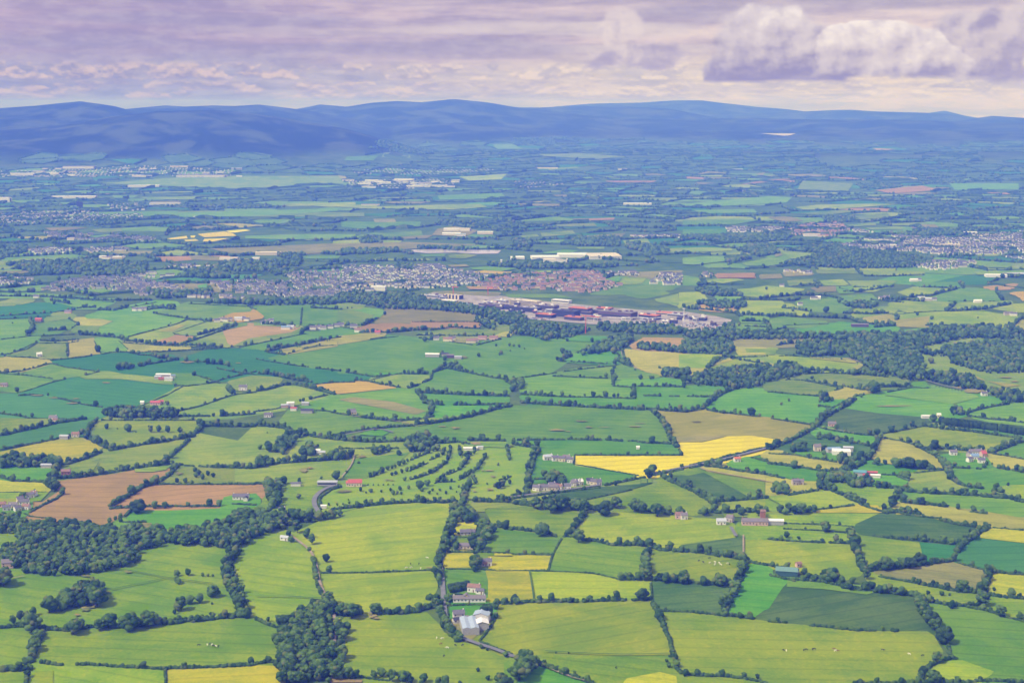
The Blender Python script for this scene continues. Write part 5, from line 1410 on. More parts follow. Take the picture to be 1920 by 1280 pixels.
# labels: each says what the thing is and where it lies from the nearest landmark of the view
LANDMARKS = [
    ('the grey-roofed farm sheds', 885, 1178), ('the yellow rapeseed wedge', 1270, 850), ('the red-roofed golf clubhouse', 665, 907),
    ('the large wood near left edge', 160, 1030), ('the wood at the bottom edge', 585, 1210), ('the green-roofed barn', 1478, 1075),
    ('the long pale grey barn', 1452, 980), ('the pinkish ploughed field', 200, 925), ('the white bungalow with bright lawn', 452, 933),
    ('the dark clipped conifer row', 1840, 792), ('the teal-roofed farm', 1615, 892), ('the crowded farmyard at right', 1832, 862),
    ('the barn beside four cypresses', 1565, 846), ('the dark wood at right edge', 1850, 670), ('the factory campus', 1100, 590),
    ('the green-field farm', 825, 668), ('the red-roofed farmyard', 548, 768), ('the farm with pink gravel yard', 305, 709),
    ('the ochre four-sided field', 670, 728), ('the broad straw field', 1370, 795), ('the lone dark oak', 1770, 1190),
    ('the white house row by road', 1045, 915), ('the purple-leaved tree', 6, 1085), ('the striped golf course trees', 800, 880),
    ('the three-bayed bungalow', 880, 1127), ('the dark teal field', 200, 735), ('the blue-green seedling rows', 1755, 1030),
    ('the big pasture clump', 172, 1115), ('the reedy dark green field', 1580, 1140), ('the white lake', 850, 473),
    ('the pale stone ruin', 1496, 907), ('the curved drive', 596, 935), ('the bright green triangular field', 1010, 1270),
    ('the long white poultry shed', 810, 667), ('the purple-roofed long shed', 1613, 610), ('the brown gravel car park', 1330, 605),
]
ORD = ['', 'nearest', 'second nearest', 'third nearest', 'fourth nearest', 'fifth nearest', 'sixth nearest', 'seventh nearest', 'eighth nearest',
       'ninth nearest', 'tenth nearest', 'eleventh nearest', 'twelfth nearest', 'thirteenth nearest', 'fourteenth nearest', 'fifteenth nearest',
       'sixteenth nearest', 'seventeenth nearest', 'eighteenth nearest', 'nineteenth nearest']
ONES = ['', 'first', 'second', 'third', 'fourth', 'fifth', 'sixth', 'seventh', 'eighth', 'ninth', 'tenth', 'eleventh', 'twelfth', 'thirteenth',
        'fourteenth', 'fifteenth', 'sixteenth', 'seventeenth', 'eighteenth', 'nineteenth']
TENS = ['', '', 'twent', 'thirt', 'fort', 'fift', 'sixt', 'sevent', 'eight', 'ninet']


def ordinal(n):
    if n >= 100:
        return 'hundred and ' + ordinal(n - 100) if n > 100 else 'hundredth'
    if n < 20:
        return ONES[n]
    t, o = divmod(n, 10)
    return TENS[t] + 'ieth' if o == 0 else TENS[t] + 'y-' + ONES[o]


PENDING = []


def later(o, base, px, py, place=None):
    """label o when all its look-alikes are known"""
    PENDING.append((o, base, px, py, place))


def settle_labels():
    buckets = {}
    for o, base, px, py, place in PENDING:
        if place:
            buckets.setdefault((base, place), []).append((px, o))
            continue
        best = min(LANDMARKS, key=lambda q: math.hypot(px - q[1], (py - q[2]) * 1.8))
        dx, dy = px - best[1], (py - best[2]) * 1.8
        if abs(dx) + abs(dy) < 14:
            d = 'at'
        elif abs(dx) > abs(dy):
            d = 'left of' if dx < 0 else 'right of'
        else:
            d = 'beyond' if dy < 0 else 'below'
        buckets.setdefault((base, d, best[0]), []).append((math.hypot(dx, dy), o))
    for key, lst in buckets.items():
        lst.sort(key=lambda q: q[0])
        for i, (_, o) in enumerate(lst):
            if len(key) == 2:
                o['label'] = f'{key[0]} {key[1]}' if len(lst) == 1 else f'{key[0]} {key[1]}, {ordinal(i + 1)} from the left'
            else:
                tail = f'{key[1]} {key[2]}'
                if len(lst) == 1:
                    o['label'] = f'{key[0]} {tail}'
                else:
                    o['label'] = f'{key[0]}, ' + ('nearest' if i == 0 else ordinal(i + 1) + ' nearest') + f' {tail}'


# ------------------------------------------------------------------ materials
def mat_new(name, rough=0.9, spec=0.2):
    m = bpy.data.materials.new(name)
    m.use_nodes = True
    t = NT(m.node_tree)
    b = t.n['Principled BSDF']
    b.inputs['Roughness'].default_value = rough
    b.inputs['Specular IOR Level'].default_value = spec
    return m, t, b


def plain(name, col, rough=0.8, spec=0.25, var=0.12, scale=0.35):
    m, t, b = mat_new(name, rough, spec)
    g = t.new('ShaderNodeNewGeometry')
    n = t.noise(g.outputs['Position'], scale, 4, 0.6)
    d = tuple(c * (1 - var) for c in col)
    u = tuple(min(1, c * (1 + var)) for c in col)
    t.l.new(t.mix(t.step(n, 0.3, 0.7), d, u), b.inputs['Base Color'])
    return m


def field_mat(name, c1, c2, patch=0.5, streak=0.25, tram=0.0, speck=None, rows=0.0):
    """crop or pasture: broad patches, streaks along the sward, flecks, faint tramlines"""
    m, t, b = mat_new(name, 0.95, 0.05)
    g = t.new('ShaderNodeNewGeometry')
    oi = t.new('ShaderNodeObjectInfo')
    rnd = oi.outputs['Random']
    rot = t.new('ShaderNodeVectorRotate', rotation_type='Z_AXIS')
    t.l.new(g.outputs['Position'], rot.inputs['Vector'])
    t.l.new(t.m('ADD', t.m('MULTIPLY', t.m('SUBTRACT', rnd, 0.5), 0.9), 1.57), rot.inputs['Angle'])
    P = rot.outputs[0]
    off = t.new('ShaderNodeVectorMath', operation='ADD')
    t.l.new(P, off.inputs[0])
    t.l.new(t.xyz(t.m('MULTIPLY', rnd, 900.0), t.m('MULTIPLY', rnd, 555.0)), off.inputs[1])
    P = off.outputs[0]
    mp = t.new('ShaderNodeMapping')
    mp.inputs['Scale'].default_value = (1.0, 0.22, 1.0)
    t.l.new(P, mp.inputs[0])
    big = t.noise(P, 0.011, 5, 0.62, 0.4)
    mid = t.noise(mp.outputs[0], 0.07, 5, 0.65)
    fin = t.noise(P, 0.30, 3, 0.7)
    f = t.m('ADD', t.m('MULTIPLY', big, patch), t.m('MULTIPLY', mid, streak))
    f = t.m('ADD', f, t.m('MULTIPLY', fin, 0.22))
    tot = (patch + streak + 0.22) * 0.5
    c = t.mix(t.step(f, tot - 0.10, tot + 0.10), c1, c2)
    if speck:
        sp = t.m('MULTIPLY', t.step(t.noise(P, 0.16, 4, 0.75), 0.50, 0.66), t.step(big, 0.42, 0.6))
        c = t.mix(t.m('MULTIPLY', sp, 0.75), c, speck)
    if tram or rows:
        wv = t.new('ShaderNodeTexWave', wave_type='BANDS', bands_direction='X')
        t.l.new(P, wv.inputs['Vector'])
        wv.inputs['Scale'].default_value = 0.0135 if not rows else 0.055
        wv.inputs['Distortion'].default_value = 0.6
        wv.inputs['Detail'].default_value = 1.0
        wv.inputs['Detail Scale'].default_value = 0.02
        k = t.step(wv.outputs['Fac'], 0.10, 0.0) if not rows else t.step(wv.outputs['Fac'], 0.45, 0.1)
        c = t.mix(t.m('MULTIPLY', k, tram or rows), c, tuple(v * 0.45 for v in c1))
    hs = t.new('ShaderNodeHueSaturation')
    hs.inputs['Saturation'].default_value = 1.0
    t.l.new(t.m('ADD', 0.493, t.m('MULTIPLY', rnd, 0.016)), hs.inputs['Hue'])
    t.l.new(t.m('ADD', 0.86, t.m('MULTIPLY', t.m('FRACT', t.m('MULTIPLY', rnd, 7.3)), 0.28)), hs.inputs['Value'])
    t.l.new(c, hs.inputs['Color'])
    t.l.new(hs.outputs[0], b.inputs['Base Color'])
    return m


FM = {
    'o': field_mat('olive_pasture', (0.115, 0.220, 0.001), (0.215, 0.295, 0.001), 0.5, 0.3, 0.24, (0.29, 0.31, 0.001)),
    'y': field_mat('buttercup_pasture', (0.150, 0.255, 0.001), (0.265, 0.330, 0.001), 0.5, 0.3, 0.22, (0.35, 0.36, 0.001)),
    'f': field_mat('fairway', (0.130, 0.260, 0.006), (0.210, 0.295, 0.008), 0.4, 0.4, 0.0, (0.28, 0.30, 0.015)),
    'u': field_mat('strong_buttercup', (0.25, 0.290, 0.002), (0.42, 0.385, 0.002), 0.35, 0.4, 0.2, (0.48, 0.40, 0.003)),
    'Y': field_mat('rapeseed', (0.47, 0.405, 0.0002), (0.58, 0.51, 0.0002), 0.3, 0.4, 0.35),
    'g': field_mat('green_grass', (0.090, 0.220, 0.006), (0.165, 0.285, 0.008), 0.45, 0.3, 0.28),
    'b': field_mat('bright_grass', (0.068, 0.225, 0.006), (0.130, 0.290, 0.008), 0.4, 0.3, 0.26),
    'l': field_mat('pale_grass', (0.115, 0.215, 0.011), (0.215, 0.280, 0.018), 0.5, 0.35, 0.26, (0.27, 0.27, 0.035)),
    'd': field_mat('dark_crop', (0.036, 0.150, 0.034), (0.054, 0.185, 0.040), 0.4, 0.3, 0.3),
    'D': field_mat('teal_crop', (0.054, 0.190, 0.040), (0.080, 0.235, 0.047), 0.4, 0.3, 0.26),
    's': field_mat('sage_crop', (0.046, 0.112, 0.016), (0.096, 0.165, 0.024), 0.5, 0.4, 0.3),
    't': field_mat('straw_grass', (0.235, 0.250, 0.020), (0.340, 0.325, 0.040), 0.5, 0.4, 0.14),
    'p': field_mat('bare_soil', (0.275, 0.190, 0.055), (0.355, 0.232, 0.080), 0.5, 0.4, 0.26),
    'r': field_mat('worn_grass', (0.12, 0.18, 0.012), (0.31, 0.23, 0.09), 0.25, 0.3, 0, (0.36, 0.26, 0.12)),
    'k': field_mat('khaki_stubble', (0.165, 0.180, 0.040), (0.255, 0.240, 0.066), 0.5, 0.45, 0.3),
    'c': field_mat('ochre_stubble', (0.35, 0.255, 0.020), (0.43, 0.305, 0.032), 0.4, 0.4, 0.34),
    'q': plain('pale_water', (0.52, 0.47, 0.52), 0.15, 0.5, 0.03),
}


def foliage_mat(name, dark, light, warm):
    m, t, b = mat_new(name, 0.9, 0.1)
    g = t.new('ShaderNodeNewGeometry')
    oi = t.new('ShaderNodeObjectInfo')
    at = t.new('ShaderNodeAttribute', attribute_name='tint')
    s = t.m('ADD', at.outputs['Fac'], t.m('MULTIPLY', oi.outputs['Random'], 0.999))
    s = t.m('FRACT', s)
    n = t.noise(g.outputs['Position'], 0.42, 4, 0.75)
    n2 = t.noise(g.outputs['Position'], 0.045, 3, 0.6)
    f = t.m('ADD', t.m('MULTIPLY', n, 0.7), t.m('ADD', t.m('MULTIPLY', s, 0.35), t.m('MULTIPLY', n2, 0.35)))
    c = t.mix(t.step(f, 0.45, 0.95), dark, light)
    c = t.mix(t.m('MULTIPLY', t.step(s, 0.86, 0.97), 0.6), c, warm)
    t.l.new(c, b.inputs['Base Color'])
    bp = t.new('ShaderNodeBump')
    bp.inputs['Strength'].default_value = 0.8
    bp.inputs['Distance'].default_value = 1.0
    t.l.new(t.noise(g.outputs['Position'], 0.9, 3, 0.7), bp.inputs['Height'])
    t.l.new(bp.outputs[0], b.inputs['Normal'])
    return m


LEAF = foliage_mat('broad_leaves', (0.020, 0.062, 0.014), (0.120, 0.205, 0.030), (0.15, 0.14, 0.045))
HEDGE = foliage_mat('hedge_leaves', (0.017, 0.052, 0.013), (0.088, 0.158, 0.026), (0.12, 0.14, 0.045))
DARK = foliage_mat('dark_leaves', (0.014, 0.040, 0.016), (0.055, 0.105, 0.028), (0.050, 0.08, 0.030))
LIGHT = foliage_mat('pale_leaves', (0.13, 0.21, 0.020), (0.27, 0.34, 0.040), (0.26, 0.30, 0.06))
PURP = foliage_mat('purple_leaves', (0.036, 0.016, 0.028), (0.080, 0.036, 0.060), (0.08, 0.04, 0.05))
BARK = plain('bark', (0.09, 0.065, 0.045), 0.9, 0.1)
ASPHALT = plain('asphalt', (0.17, 0.17, 0.19), 0.85, 0.3, 0.12, 0.1)
TRACK = plain('dirt_track', (0.30, 0.24, 0.16), 0.95, 0.1, 0.2, 0.2)
GRAVEL = plain('gravel', (0.40, 0.31, 0.26), 0.95, 0.1, 0.15, 0.2)


# ------------------------------------------------------------------ the land
def ground_mat():
    m, t, b = mat_new('land', 0.95, 0.05)
    g = t.new('ShaderNodeNewGeometry')
    P = g.outputs['Position']
    sep = t.new('ShaderNodeSeparateXYZ')
    t.l.new(P, sep.inputs[0])
    n = t.noise(P, 0.012, 6, 0.65)
    n2 = t.noise(P, 0.12, 4, 0.7)
    c = t.mix(t.step(t.m('ADD', t.m('MULTIPLY', n, 0.7), t.m('MULTIPLY', n2, 0.3)), 0.38, 0.62), (0.050, 0.105, 0.016), (0.110, 0.165, 0.024))
    nh = t.noise(P, 0.0016, 6, 0.6)
    hill = t.step(t.m('ADD', sep.outputs[2], t.m('MULTIPLY', t.m('SUBTRACT', nh, 0.5), 190.0)), 60.0, 190.0)
    heath = t.mix(t.step(t.noise(P, 0.0026, 7, 0.62, 0.5), 0.44, 0.62), (0.008, 0.015, 0.010), (0.056, 0.072, 0.034))
    c = t.mix(hill, c, heath)
    t.l.new(c, b.inputs['Base Color'])
    return m


LAND = ground_mat()


def build_ground():
    az = np.concatenate([np.linspace(-180, -34, 30)[:-1], np.linspace(-34, -26, 21)[:-1], np.linspace(-26, 26, 521), np.linspace(26, 34, 21)[1:], np.linspace(34, 180, 30)[1:]])
    az = np.radians(az[:-1])
    rr = np.concatenate([np.geomspace(60, 6500, 40)[:-1], np.arange(6500, 26000, 130), np.arange(26000, 30500, 260)])
    A, Rr = np.meshgrid(az, rr, indexing='ij')
    X, Y = np.sin(A) * Rr, np.cos(A) * Rr
    Z = terr(X, Y)
    na, nr = A.shape
    v = np.stack([X, Y, Z], -1).reshape(-1, 3)
    v = np.vstack([v, [[0, 0, 0]]])
    i = np.arange(na)
    j = np.arange(nr - 1)
    I, J = np.meshgrid(i, j, indexing='ij')
    I2 = (I + 1) % na
    f = np.stack([I * nr + J, I * nr + J + 1, I2 * nr + J + 1, I2 * nr + J], -1).reshape(-1, 4)
    f = f[:, ::-1]
    me = mesh_np('ground', v, f, LAND, smooth=True)
    o = link('ground', me)
    tag(o, 'wide green plain rising to blue hills at the horizon', 'ground', kind='structure')
    # close the small disc under the camera
    cap = mesh_np('ground', [(math.sin(a) * 60.5, math.cos(a) * 60.5, -0.004) for a in az], [tuple(range(len(az)))[::-1]], LAND)
    tag(link('ground', cap), 'small round piece of plain straight below the viewpoint', 'ground', kind='structure')


build_ground()

FNAME = {'o': 'olive pasture', 'f': 'mown golf fairway', 'y': 'yellow-green pasture', 'u': 'buttercup yellow strip', 'Y': 'rapeseed field', 'g': 'mid green field', 'b': 'bright green field',
         'l': 'pale green field', 'd': 'dark teal field', 'D': 'blue-green crop field', 's': 'sage green crop field', 't': 'straw coloured field',
         'p': 'pinkish bare field', 'r': 'bare earth patch', 'k': 'khaki field', 'c': 'ochre field', 'q': 'pale lake'}


def flat_poly(pts, z):
    w = [ground(*p) for p in pts]
    cx, cy = sum(p[0] for p in w) / len(w), sum(p[1] for p in w) / len(w)
    zz = float(terr(cx, cy))
    dz = [float(terr(*p)) for p in w]
    return cx, cy, zz, [(p[0] - cx, p[1] - cy, d + z - zz) for p, d in zip(w, dz)]


def add_field(code, pts, z, name='field'):
    cx, cy, zz, loc = flat_poly(pts, z)
    a = 0.5 * sum(loc[i][0] * loc[(i + 1) % len(loc)][1] - loc[(i + 1) % len(loc)][0] * loc[i][1] for i in range(len(loc)))
    ids = list(range(len(loc)))
    me = mesh_np(name, loc, [tuple(ids if a > 0 else ids[::-1])], FM[code])
    o = link(name, me, loc=(cx, cy, zz))
    tag(o, None, 'field', 'fields of the plain', 'structure')
    px, py = sum(p[0] for p in pts) / len(pts), sum(p[1] for p in pts) / len(pts)
    later(o, FNAME[code], px, py)
    return o


def build_fields():
    for i, row in enumerate(parse_rows(FIELDS)):
        add_field(row[0], parse_pts(row[1:]), 0.25 + 0.005 * i)
    for i, row in enumerate(parse_rows(FARFIELDS)):
        p = parse_pts(row[1:])
        far = math.hypot(*ground(*p[0]))
        o = add_field(row[0], p, 2.2 + max(0, far - 6000) / 2200 + 0.01 * i, 'lake' if row[0] == 'q' else 'field')
        if row[0] == 'q':
            o['category'] = 'lake'
            del o['group']
    for row in parse_rows(SPOTS):
        x, y, a, b = parse_pts(row[1:])[0]
        q = random.random
        pts = []
        for k in range(14):
            an = k * math.tau / 14
            r_ = 0.5 + 0.8 * q()
            pts.append((x + a * r_ * math.cos(an), y + b * r_ * math.sin(an)))
        o = add_field('r', pts, 2.0)
        o.name = 'bare_patch'
        o['category'] = 'bare patch'
        o['group'] = 'bare patches in the fields'
        PENDING[-1] = (o, {'p': 'pinkish bare patch', 'k': 'pale sandy patch', 'r': 'brown bare earth patch'}[row[0]], x, y, None)


def ribbon(pts, wid, z, mat, name):
    P = [Vector((*ground(*p), 0)) for p in pts]
    # smooth once
    Q = [P[0]]
    for a, b in zip(P[:-1], P[1:]):
        Q += [a.lerp(b, 0.25), a.lerp(b, 0.75)]
    Q.append(P[-1])
    v, f = [], []
    for i, p in enumerate(Q):
        d = (Q[min(i + 1, len(Q) - 1)] - Q[max(i - 1, 0)])
        n = Vector((-d.y, d.x, 0)).normalized() * wid * 0.5
        zz = float(terr(p.x, p.y)) + z
        v += [(p.x + n.x, p.y + n.y, zz), (p.x - n.x, p.y - n.y, zz)]
        if i:
            k = 2 * i
            f.append((k - 2, k - 1, k + 1, k))
    return link(name, mesh_np(name, v, f, mat))


def build_roads():
    for i, row in enumerate(parse_rows(ROADS)):
        w = float(row[0])
        pts = parse_pts(row[1:])
        o = ribbon(pts, w, 2.3 + 0.01 * i, ASPHALT if w >= 4 else TRACK, 'road' if w >= 4 else 'farm_track')
        tag(o, None, 'road' if w >= 4 else 'track', None, 'structure')
        m = pts[len(pts) // 2]
        later(o, 'grey country lane' if w >= 4 else 'pale farm track', *m)
    for i, row in enumerate(parse_rows(PATHS)):
        pts = parse_pts(row)
        o = ribbon(pts, 1.6, 2.2 + 0.01 * i, FM['s'], 'path')
        tag(o, None, 'path', None, 'structure')
        later(o, 'faint trodden grass line', *pts[len(pts) // 2])


build_fields()
build_roads()


# ------------------------------------------------------------------ vegetation
def ico(sub):
    t = (1 + 5 ** 0.5) / 2
    v = [(-1, t, 0), (1, t, 0), (-1, -t, 0), (1, -t, 0), (0, -1, t), (0, 1, t), (0, -1, -t), (0, 1, -t), (t, 0, -1), (t, 0, 1), (-t, 0, -1), (-t, 0, 1)]
    v = [tuple(c / math.sqrt(1 + t * t) for c in p) for p in v]
    f = [(0, 11, 5), (0, 5, 1), (0, 1, 7), (0, 7, 10), (0, 10, 11), (1, 5, 9), (5, 11, 4), (11, 10, 2), (10, 7, 6), (7, 1, 8),
         (3, 9, 4), (3, 4, 2), (3, 2, 6), (3, 6, 8), (3, 8, 9), (4, 9, 5), (2, 4, 11), (6, 2, 10), (8, 6, 7), (9, 8, 1)]
    for _ in range(sub):
        mid, nf = {}, []

        def mp(a, b):
            k = (min(a, b), max(a, b))
            if k not in mid:
                p = [(v[a][i] + v[b][i]) / 2 for i in range(3)]
                L = math.sqrt(sum(c * c for c in p))
                v.append(tuple(c / L for c in p))
                mid[k] = len(v) - 1
            return mid[k]
        for a, b, c in f:
            x, y, z = mp(a, b), mp(b, c), mp(c, a)
            nf += [(a, x, z), (b, y, x), (c, z, y), (x, y, z)]
        f = nf
    return np.array(v), np.array(f)


def lumps(sub, n, amp):
    V, F = ico(sub)
    out = []
    for k in range(n):
        r = np.random.default_rng(100 * sub + k)
        d = np.zeros(len(V))
        for _ in range(7):
            ax = r.normal(size=3)
            ax /= np.linalg.norm(ax)
            d += np.exp((V @ ax - 1) * r.uniform(5, 12)) * r.uniform(-0.6, 1.0)
        d += r.normal(size=len(V)) * 0.32
        out.append(V * (1 + amp * d)[:, None])
    return out, F


L0, F0 = lumps(0, 6, 0.22)
L1, F1 = lumps(1, 8, 0.24)
L2, F2 = lumps(2, 6, 0.20)


class Blobs:
    """collects leafy lumps; one mesh at the end"""
    def __init__(self):
        self.b = {0: [], 1: [], 2: []}

    def add(self, x, y, z, sx, sy, sz, lod=1, tint=None):
        self.b[lod].append((x, y, z, sx, sy, sz, random.uniform(0, 6.283), random.random() if tint is None else tint))

    def arrays(self):
        VV, FF, TT, base = [], [], [], 0
        for lod, (L, F) in enumerate(((L0, F0), (L1, F1), (L2, F2))):
            if not self.b[lod]:
                continue
            B = np.array(self.b[lod])
            pick = np.random.default_rng(7).integers(0, len(L), len(B))
            T = np.stack(L)[pick]
            c, s = np.cos(B[:, 6])[:, None], np.sin(B[:, 6])[:, None]
            tx, ty, tz = T[:, :, 0], T[:, :, 1], T[:, :, 2]
            X = (tx * c - ty * s) * B[:, 3:4] + B[:, 0:1]
            Y = (tx * s + ty * c) * B[:, 4:5] + B[:, 1:2]
            Z = tz * B[:, 5:6] + B[:, 2:3]
            V = np.stack([X, Y, Z], -1).reshape(-1, 3)
            nv = T.shape[1]
            f = (F[None] + (np.arange(len(B)) * nv)[:, None, None]).reshape(-1, 3) + base
            base += len(V)
            VV.append(V)
            FF.append(f)
            TT.append(np.repeat(B[:, 7], nv))
        return np.vstack(VV), np.vstack(FF), np.concatenate(TT)

    def empty(self):
        return not any(self.b.values())

    def mesh(self, name, mat, extra=None):
        V, F, T = self.arrays()
        if extra is not None:
            F = np.vstack([F, extra[1] + len(V)])
            V = np.vstack([V, extra[0]])
            T = np.concatenate([T, np.full(len(extra[0]), 0.3)])
        return mesh_np(name, V, F, mat, attr=T)


def leaf_tris(n, fn, size):
    """n loose leaf clumps at points given by fn() -> (centre, outward)"""
    V = np.zeros((n * 4, 3))
    for i in range(n):
        c, o = fn()
        o = np.array(o)
        a = np.cross(o, np.random.default_rng(i).normal(size=3))
        a /= np.linalg.norm(a) + 1e-9
        b = np.cross(o, a)
        s = size * random.uniform(0.6, 1.4)
        V[4 * i:4 * i + 4] = [c + a * s, c + b * s * 0.8 + o * s * 0.4, c - a * s, c - b * s * 0.8 + o * s * 0.5]
    k = np.arange(n)[:, None] * 4
    F = np.vstack([k + np.array([[0, 1, 2]]), k + np.array([[0, 2, 3]])])
    return V, F


def tree_kind(seed, wide, lobes, shape='round'):
    """crown and trunk of a tree one metre tall; several lumpy boughs around a core"""
    st = random.getstate()
    random.seed(seed)
    B = Blobs()
    cz, rz, rx = 0.56, 0.40, wide
    B.add(0, 0, cz, rx * 0.72, rx * 0.72, rz * 0.85, 1, 0.2)
    cen = []
    for k in range(lobes):
        an = k * 2.39996 + random.uniform(-.3, .3)
        u = random.uniform(-0.85, 0.95)
        q = math.sqrt(max(0.05, 1 - u * u))
        if shape == 'cone':
            q *= 1.15 - 0.45 * (u + 1)
        r = random.uniform(0.62, 0.92)
        x, y, z = math.cos(an) * q * rx * r, math.sin(an) * q * rx * r, cz + u * rz * r
        s = rx * random.uniform(0.26, 0.46)
        cen.append((x, y, z, s))
        B.add(x, y, z, s, s * random.uniform(0.85, 1.15), s * random.uniform(0.7, 0.95), 1)
    cen_a = np.array(cen)

    def fn():
        c = cen_a[random.randrange(len(cen_a))]
        d = np.array([random.gauss(0, 1), random.gauss(0, 1), random.gauss(0.25, 1)])
        d /= np.linalg.norm(d)
        return c[:3] + d * c[3] * random.uniform(0.9, 1.22), d
    ex = leaf_tris(240, fn, 0.028)
    crown = B.mesh('crown', LEAF, ex)
    # trunk: tapered stem with three limbs
    V, F = [], []

    def limb(p0, p1, r0, r1):
        p0, p1 = Vector(p0), Vector(p1)
        d = (p1 - p0).normalized()
        a = d.orthogonal().normalized()
        b = d.cross(a)
        n = len(V)
        for p, r in ((p0, r0), (p1, r1)):
            for i in range(6):
                t = i * math.tau / 6
                V.append(p + a * r * math.cos(t) + b * r * math.sin(t))
        for i in range(6):
            F.append((n + i, n + (i + 1) % 6, n + 6 + (i + 1) % 6, n + 6 + i))
    limb((0, 0, -0.02), (0.005, 0, 0.32), 0.028, 0.020)
    for k in range(3):
        an = k * 2.1 + random.random()
        limb((0.005, 0, 0.28), (math.cos(an) * rx * 0.55, math.sin(an) * rx * 0.55, 0.60), 0.016, 0.007)
    trunk = mesh_np('trunk', V, F, BARK)
    random.setstate(st)
    return crown, trunk


KINDS = [tree_kind(1, 0.40, 20), tree_kind(2, 0.46, 24), tree_kind(3, 0.36, 18), tree_kind(4, 0.52, 26), tree_kind(5, 0.33, 18), tree_kind(6, 0.42, 22), tree_kind(8, 0.30, 16, 'cone')]


def recolour(me, mat):
    c = me.copy()
    c.materials.clear()
    c.materials.append(mat)
    return c


DARK_KINDS = [(recolour(KINDS[i][0], DARK), KINDS[i][1]) for i in (1, 3)]
PURP_KIND = (recolour(KINDS[3][0], PURP), KINDS[3][1])
LIGHT_KIND = (recolour(KINDS[4][0], LIGHT), KINDS[4][1])
PROTO = {}


def tree_thing(x, y, h, kind):
    """an Empty at the foot with trunk and crown; repeats copy the first of their kind"""
    key = id(kind)
    if key not in PROTO:
        r = bpy.data.objects.new('tree', None)
        COL.objects.link(r)
        PROTO[key] = (r, link('crown', kind[0], r), link('trunk', kind[1], r))
    else:
        p = PROTO[key]
        r = p[0].copy()
        COL.objects.link(r)
        for ch in p[1:]:
            c = ch.copy()
            COL.objects.link(c)
            c.parent = r
    r.empty_display_size = 1
    r.location = (x, y, float(terr(x, y)))
    r.rotation_euler = (0, 0, random.uniform(0, 6.28))
    w = h * random.uniform(0.92, 1.12)
    r.scale = (w, w, h)
    return r


def pip(x, y, P):
    c = False
    n = len(P)
    for i in range(n):
        x0, y0 = P[i]
        x1, y1 = P[(i + 1) % n]
        if (y0 > y) != (y1 > y) and x < (x1 - x0) * (y - y0) / (y1 - y0) + x0:
            c = not c
    return c


TREES = []      # (pixel height, x, y, height, px, py, place or None, look)
STYLE = {'h': (2.0, 2.2), 'm': (2.9, 3.4), 't': (3.6, 4.4), 'T': (4.4, 6.4), 'G': (1.6, 2.2)}
HNAME = {'h': 'low thin hedge line', 'm': 'bushy field hedge', 't': 'tall hedge with scattered trees', 'T': 'thick overgrown hedge under trees', 'G': 'low brush under golf course trees'}


def add_tree(x, y, h, place=None, look=None):
    px, py = pix(x, y)
    TREES.append((h * FPX / math.sqrt(x * x + y * y + HCAM * HCAM), x, y, h, px, py, place, look))


def plan_hedges():
    rows = []
    for row in parse_rows(HEDGES):
        st = row[0]
        pts = parse_pts(row[1:])
        h, w = STYLE[st]
        g = []
        for px, py in pts:
            m = mpp(px, py)
            g.append(ground(px, py + 0.30 * h / m))      # traced along the middle of the hedge: its foot lies lower
        L = sum(math.hypot(b[0] - a[0], b[1] - a[1]) for a, b in zip(g[:-1], g[1:]))
        m = mpp(*pts[len(pts) // 2])
        seen = sum(math.hypot(b[0] - a[0], (b[1] - a[1])) for a, b in zip(pts[:-1], pts[1:])) * h / m
        rows.append((seen, st, pts, g, L))
    rows.sort(key=lambda r: -r[0])
    return rows


def hedge_blobs(B, st, g, near):
    h, w = STYLE[st]
    for a, b in zip(g[:-1], g[1:]):
        L = math.hypot(b[0] - a[0], b[1] - a[1])
        dx, dy = (b[0] - a[0]) / L, (b[1] - a[1]) / L
        d0 = math.hypot(*a)
        stepm = w * (0.55 if d0 < 2000 else 0.75)
        n = max(2, int(L / stepm))
        for i in range(n):
            s = (i + random.uniform(0.1, 0.9)) / n * L
            if st in 'mtG' and vnoise(np.array((a[0] + dx * s) / 40.0), np.array((a[1] + dy * s) / 40.0)) < (0.45 if st == 'G' else 0.14):
                continue
            hv = h * (0.62 + 0.75 * float(vnoise(np.array((a[0] + dx * s) / 17.0), np.array((a[1] + dy * s) / 17.0))))
            hv *= random.uniform(0.8, 1.2)
            o = random.uniform(-0.25, 0.25) * w
            x, y = a[0] + dx * s - dy * o, a[1] + dy * s + dx * o
            r = w * random.uniform(0.42, 0.66)
            B.add(x, y, hv * 0.42, r, r, hv * 0.6, 1 if d0 < 2600 else 0)
            if st in 'tT' and near and random.random() < 0.6:
                r *= 0.6
                B.add(x + random.uniform(-1, 1) * w * .4, y + random.uniform(-1, 1) * w * .4, hv * 0.85, r, r, r * 0.8, 1 if d0 < 2200 else 0)
        # trees standing in it
        gap = {'h': 0, 'm': 44, 't': 16, 'T': 7.6, 'G': 8.5}[st]
        if gap:
            s = random.uniform(0, gap)
            while s < L:
                o = random.uniform(-0.5, 0.5) * w * (1.0 if st in 'TG' else 0.4)
                hh = {'m': random.uniform(4, 7.5), 't': random.uniform(4, 11) * random.choice((0.7, 1, 1.1)), 'T': random.uniform(6, 12.5) * random.choice((0.6, 0.85, 1, 1.12)), 'G': random.uniform(5, 8.5)}[st]
                add_tree(a[0] + dx * s - dy * o, a[1] + dy * s + dx * o, hh, None, 'hedge')
                s += gap * random.uniform(0.5, 1.5)


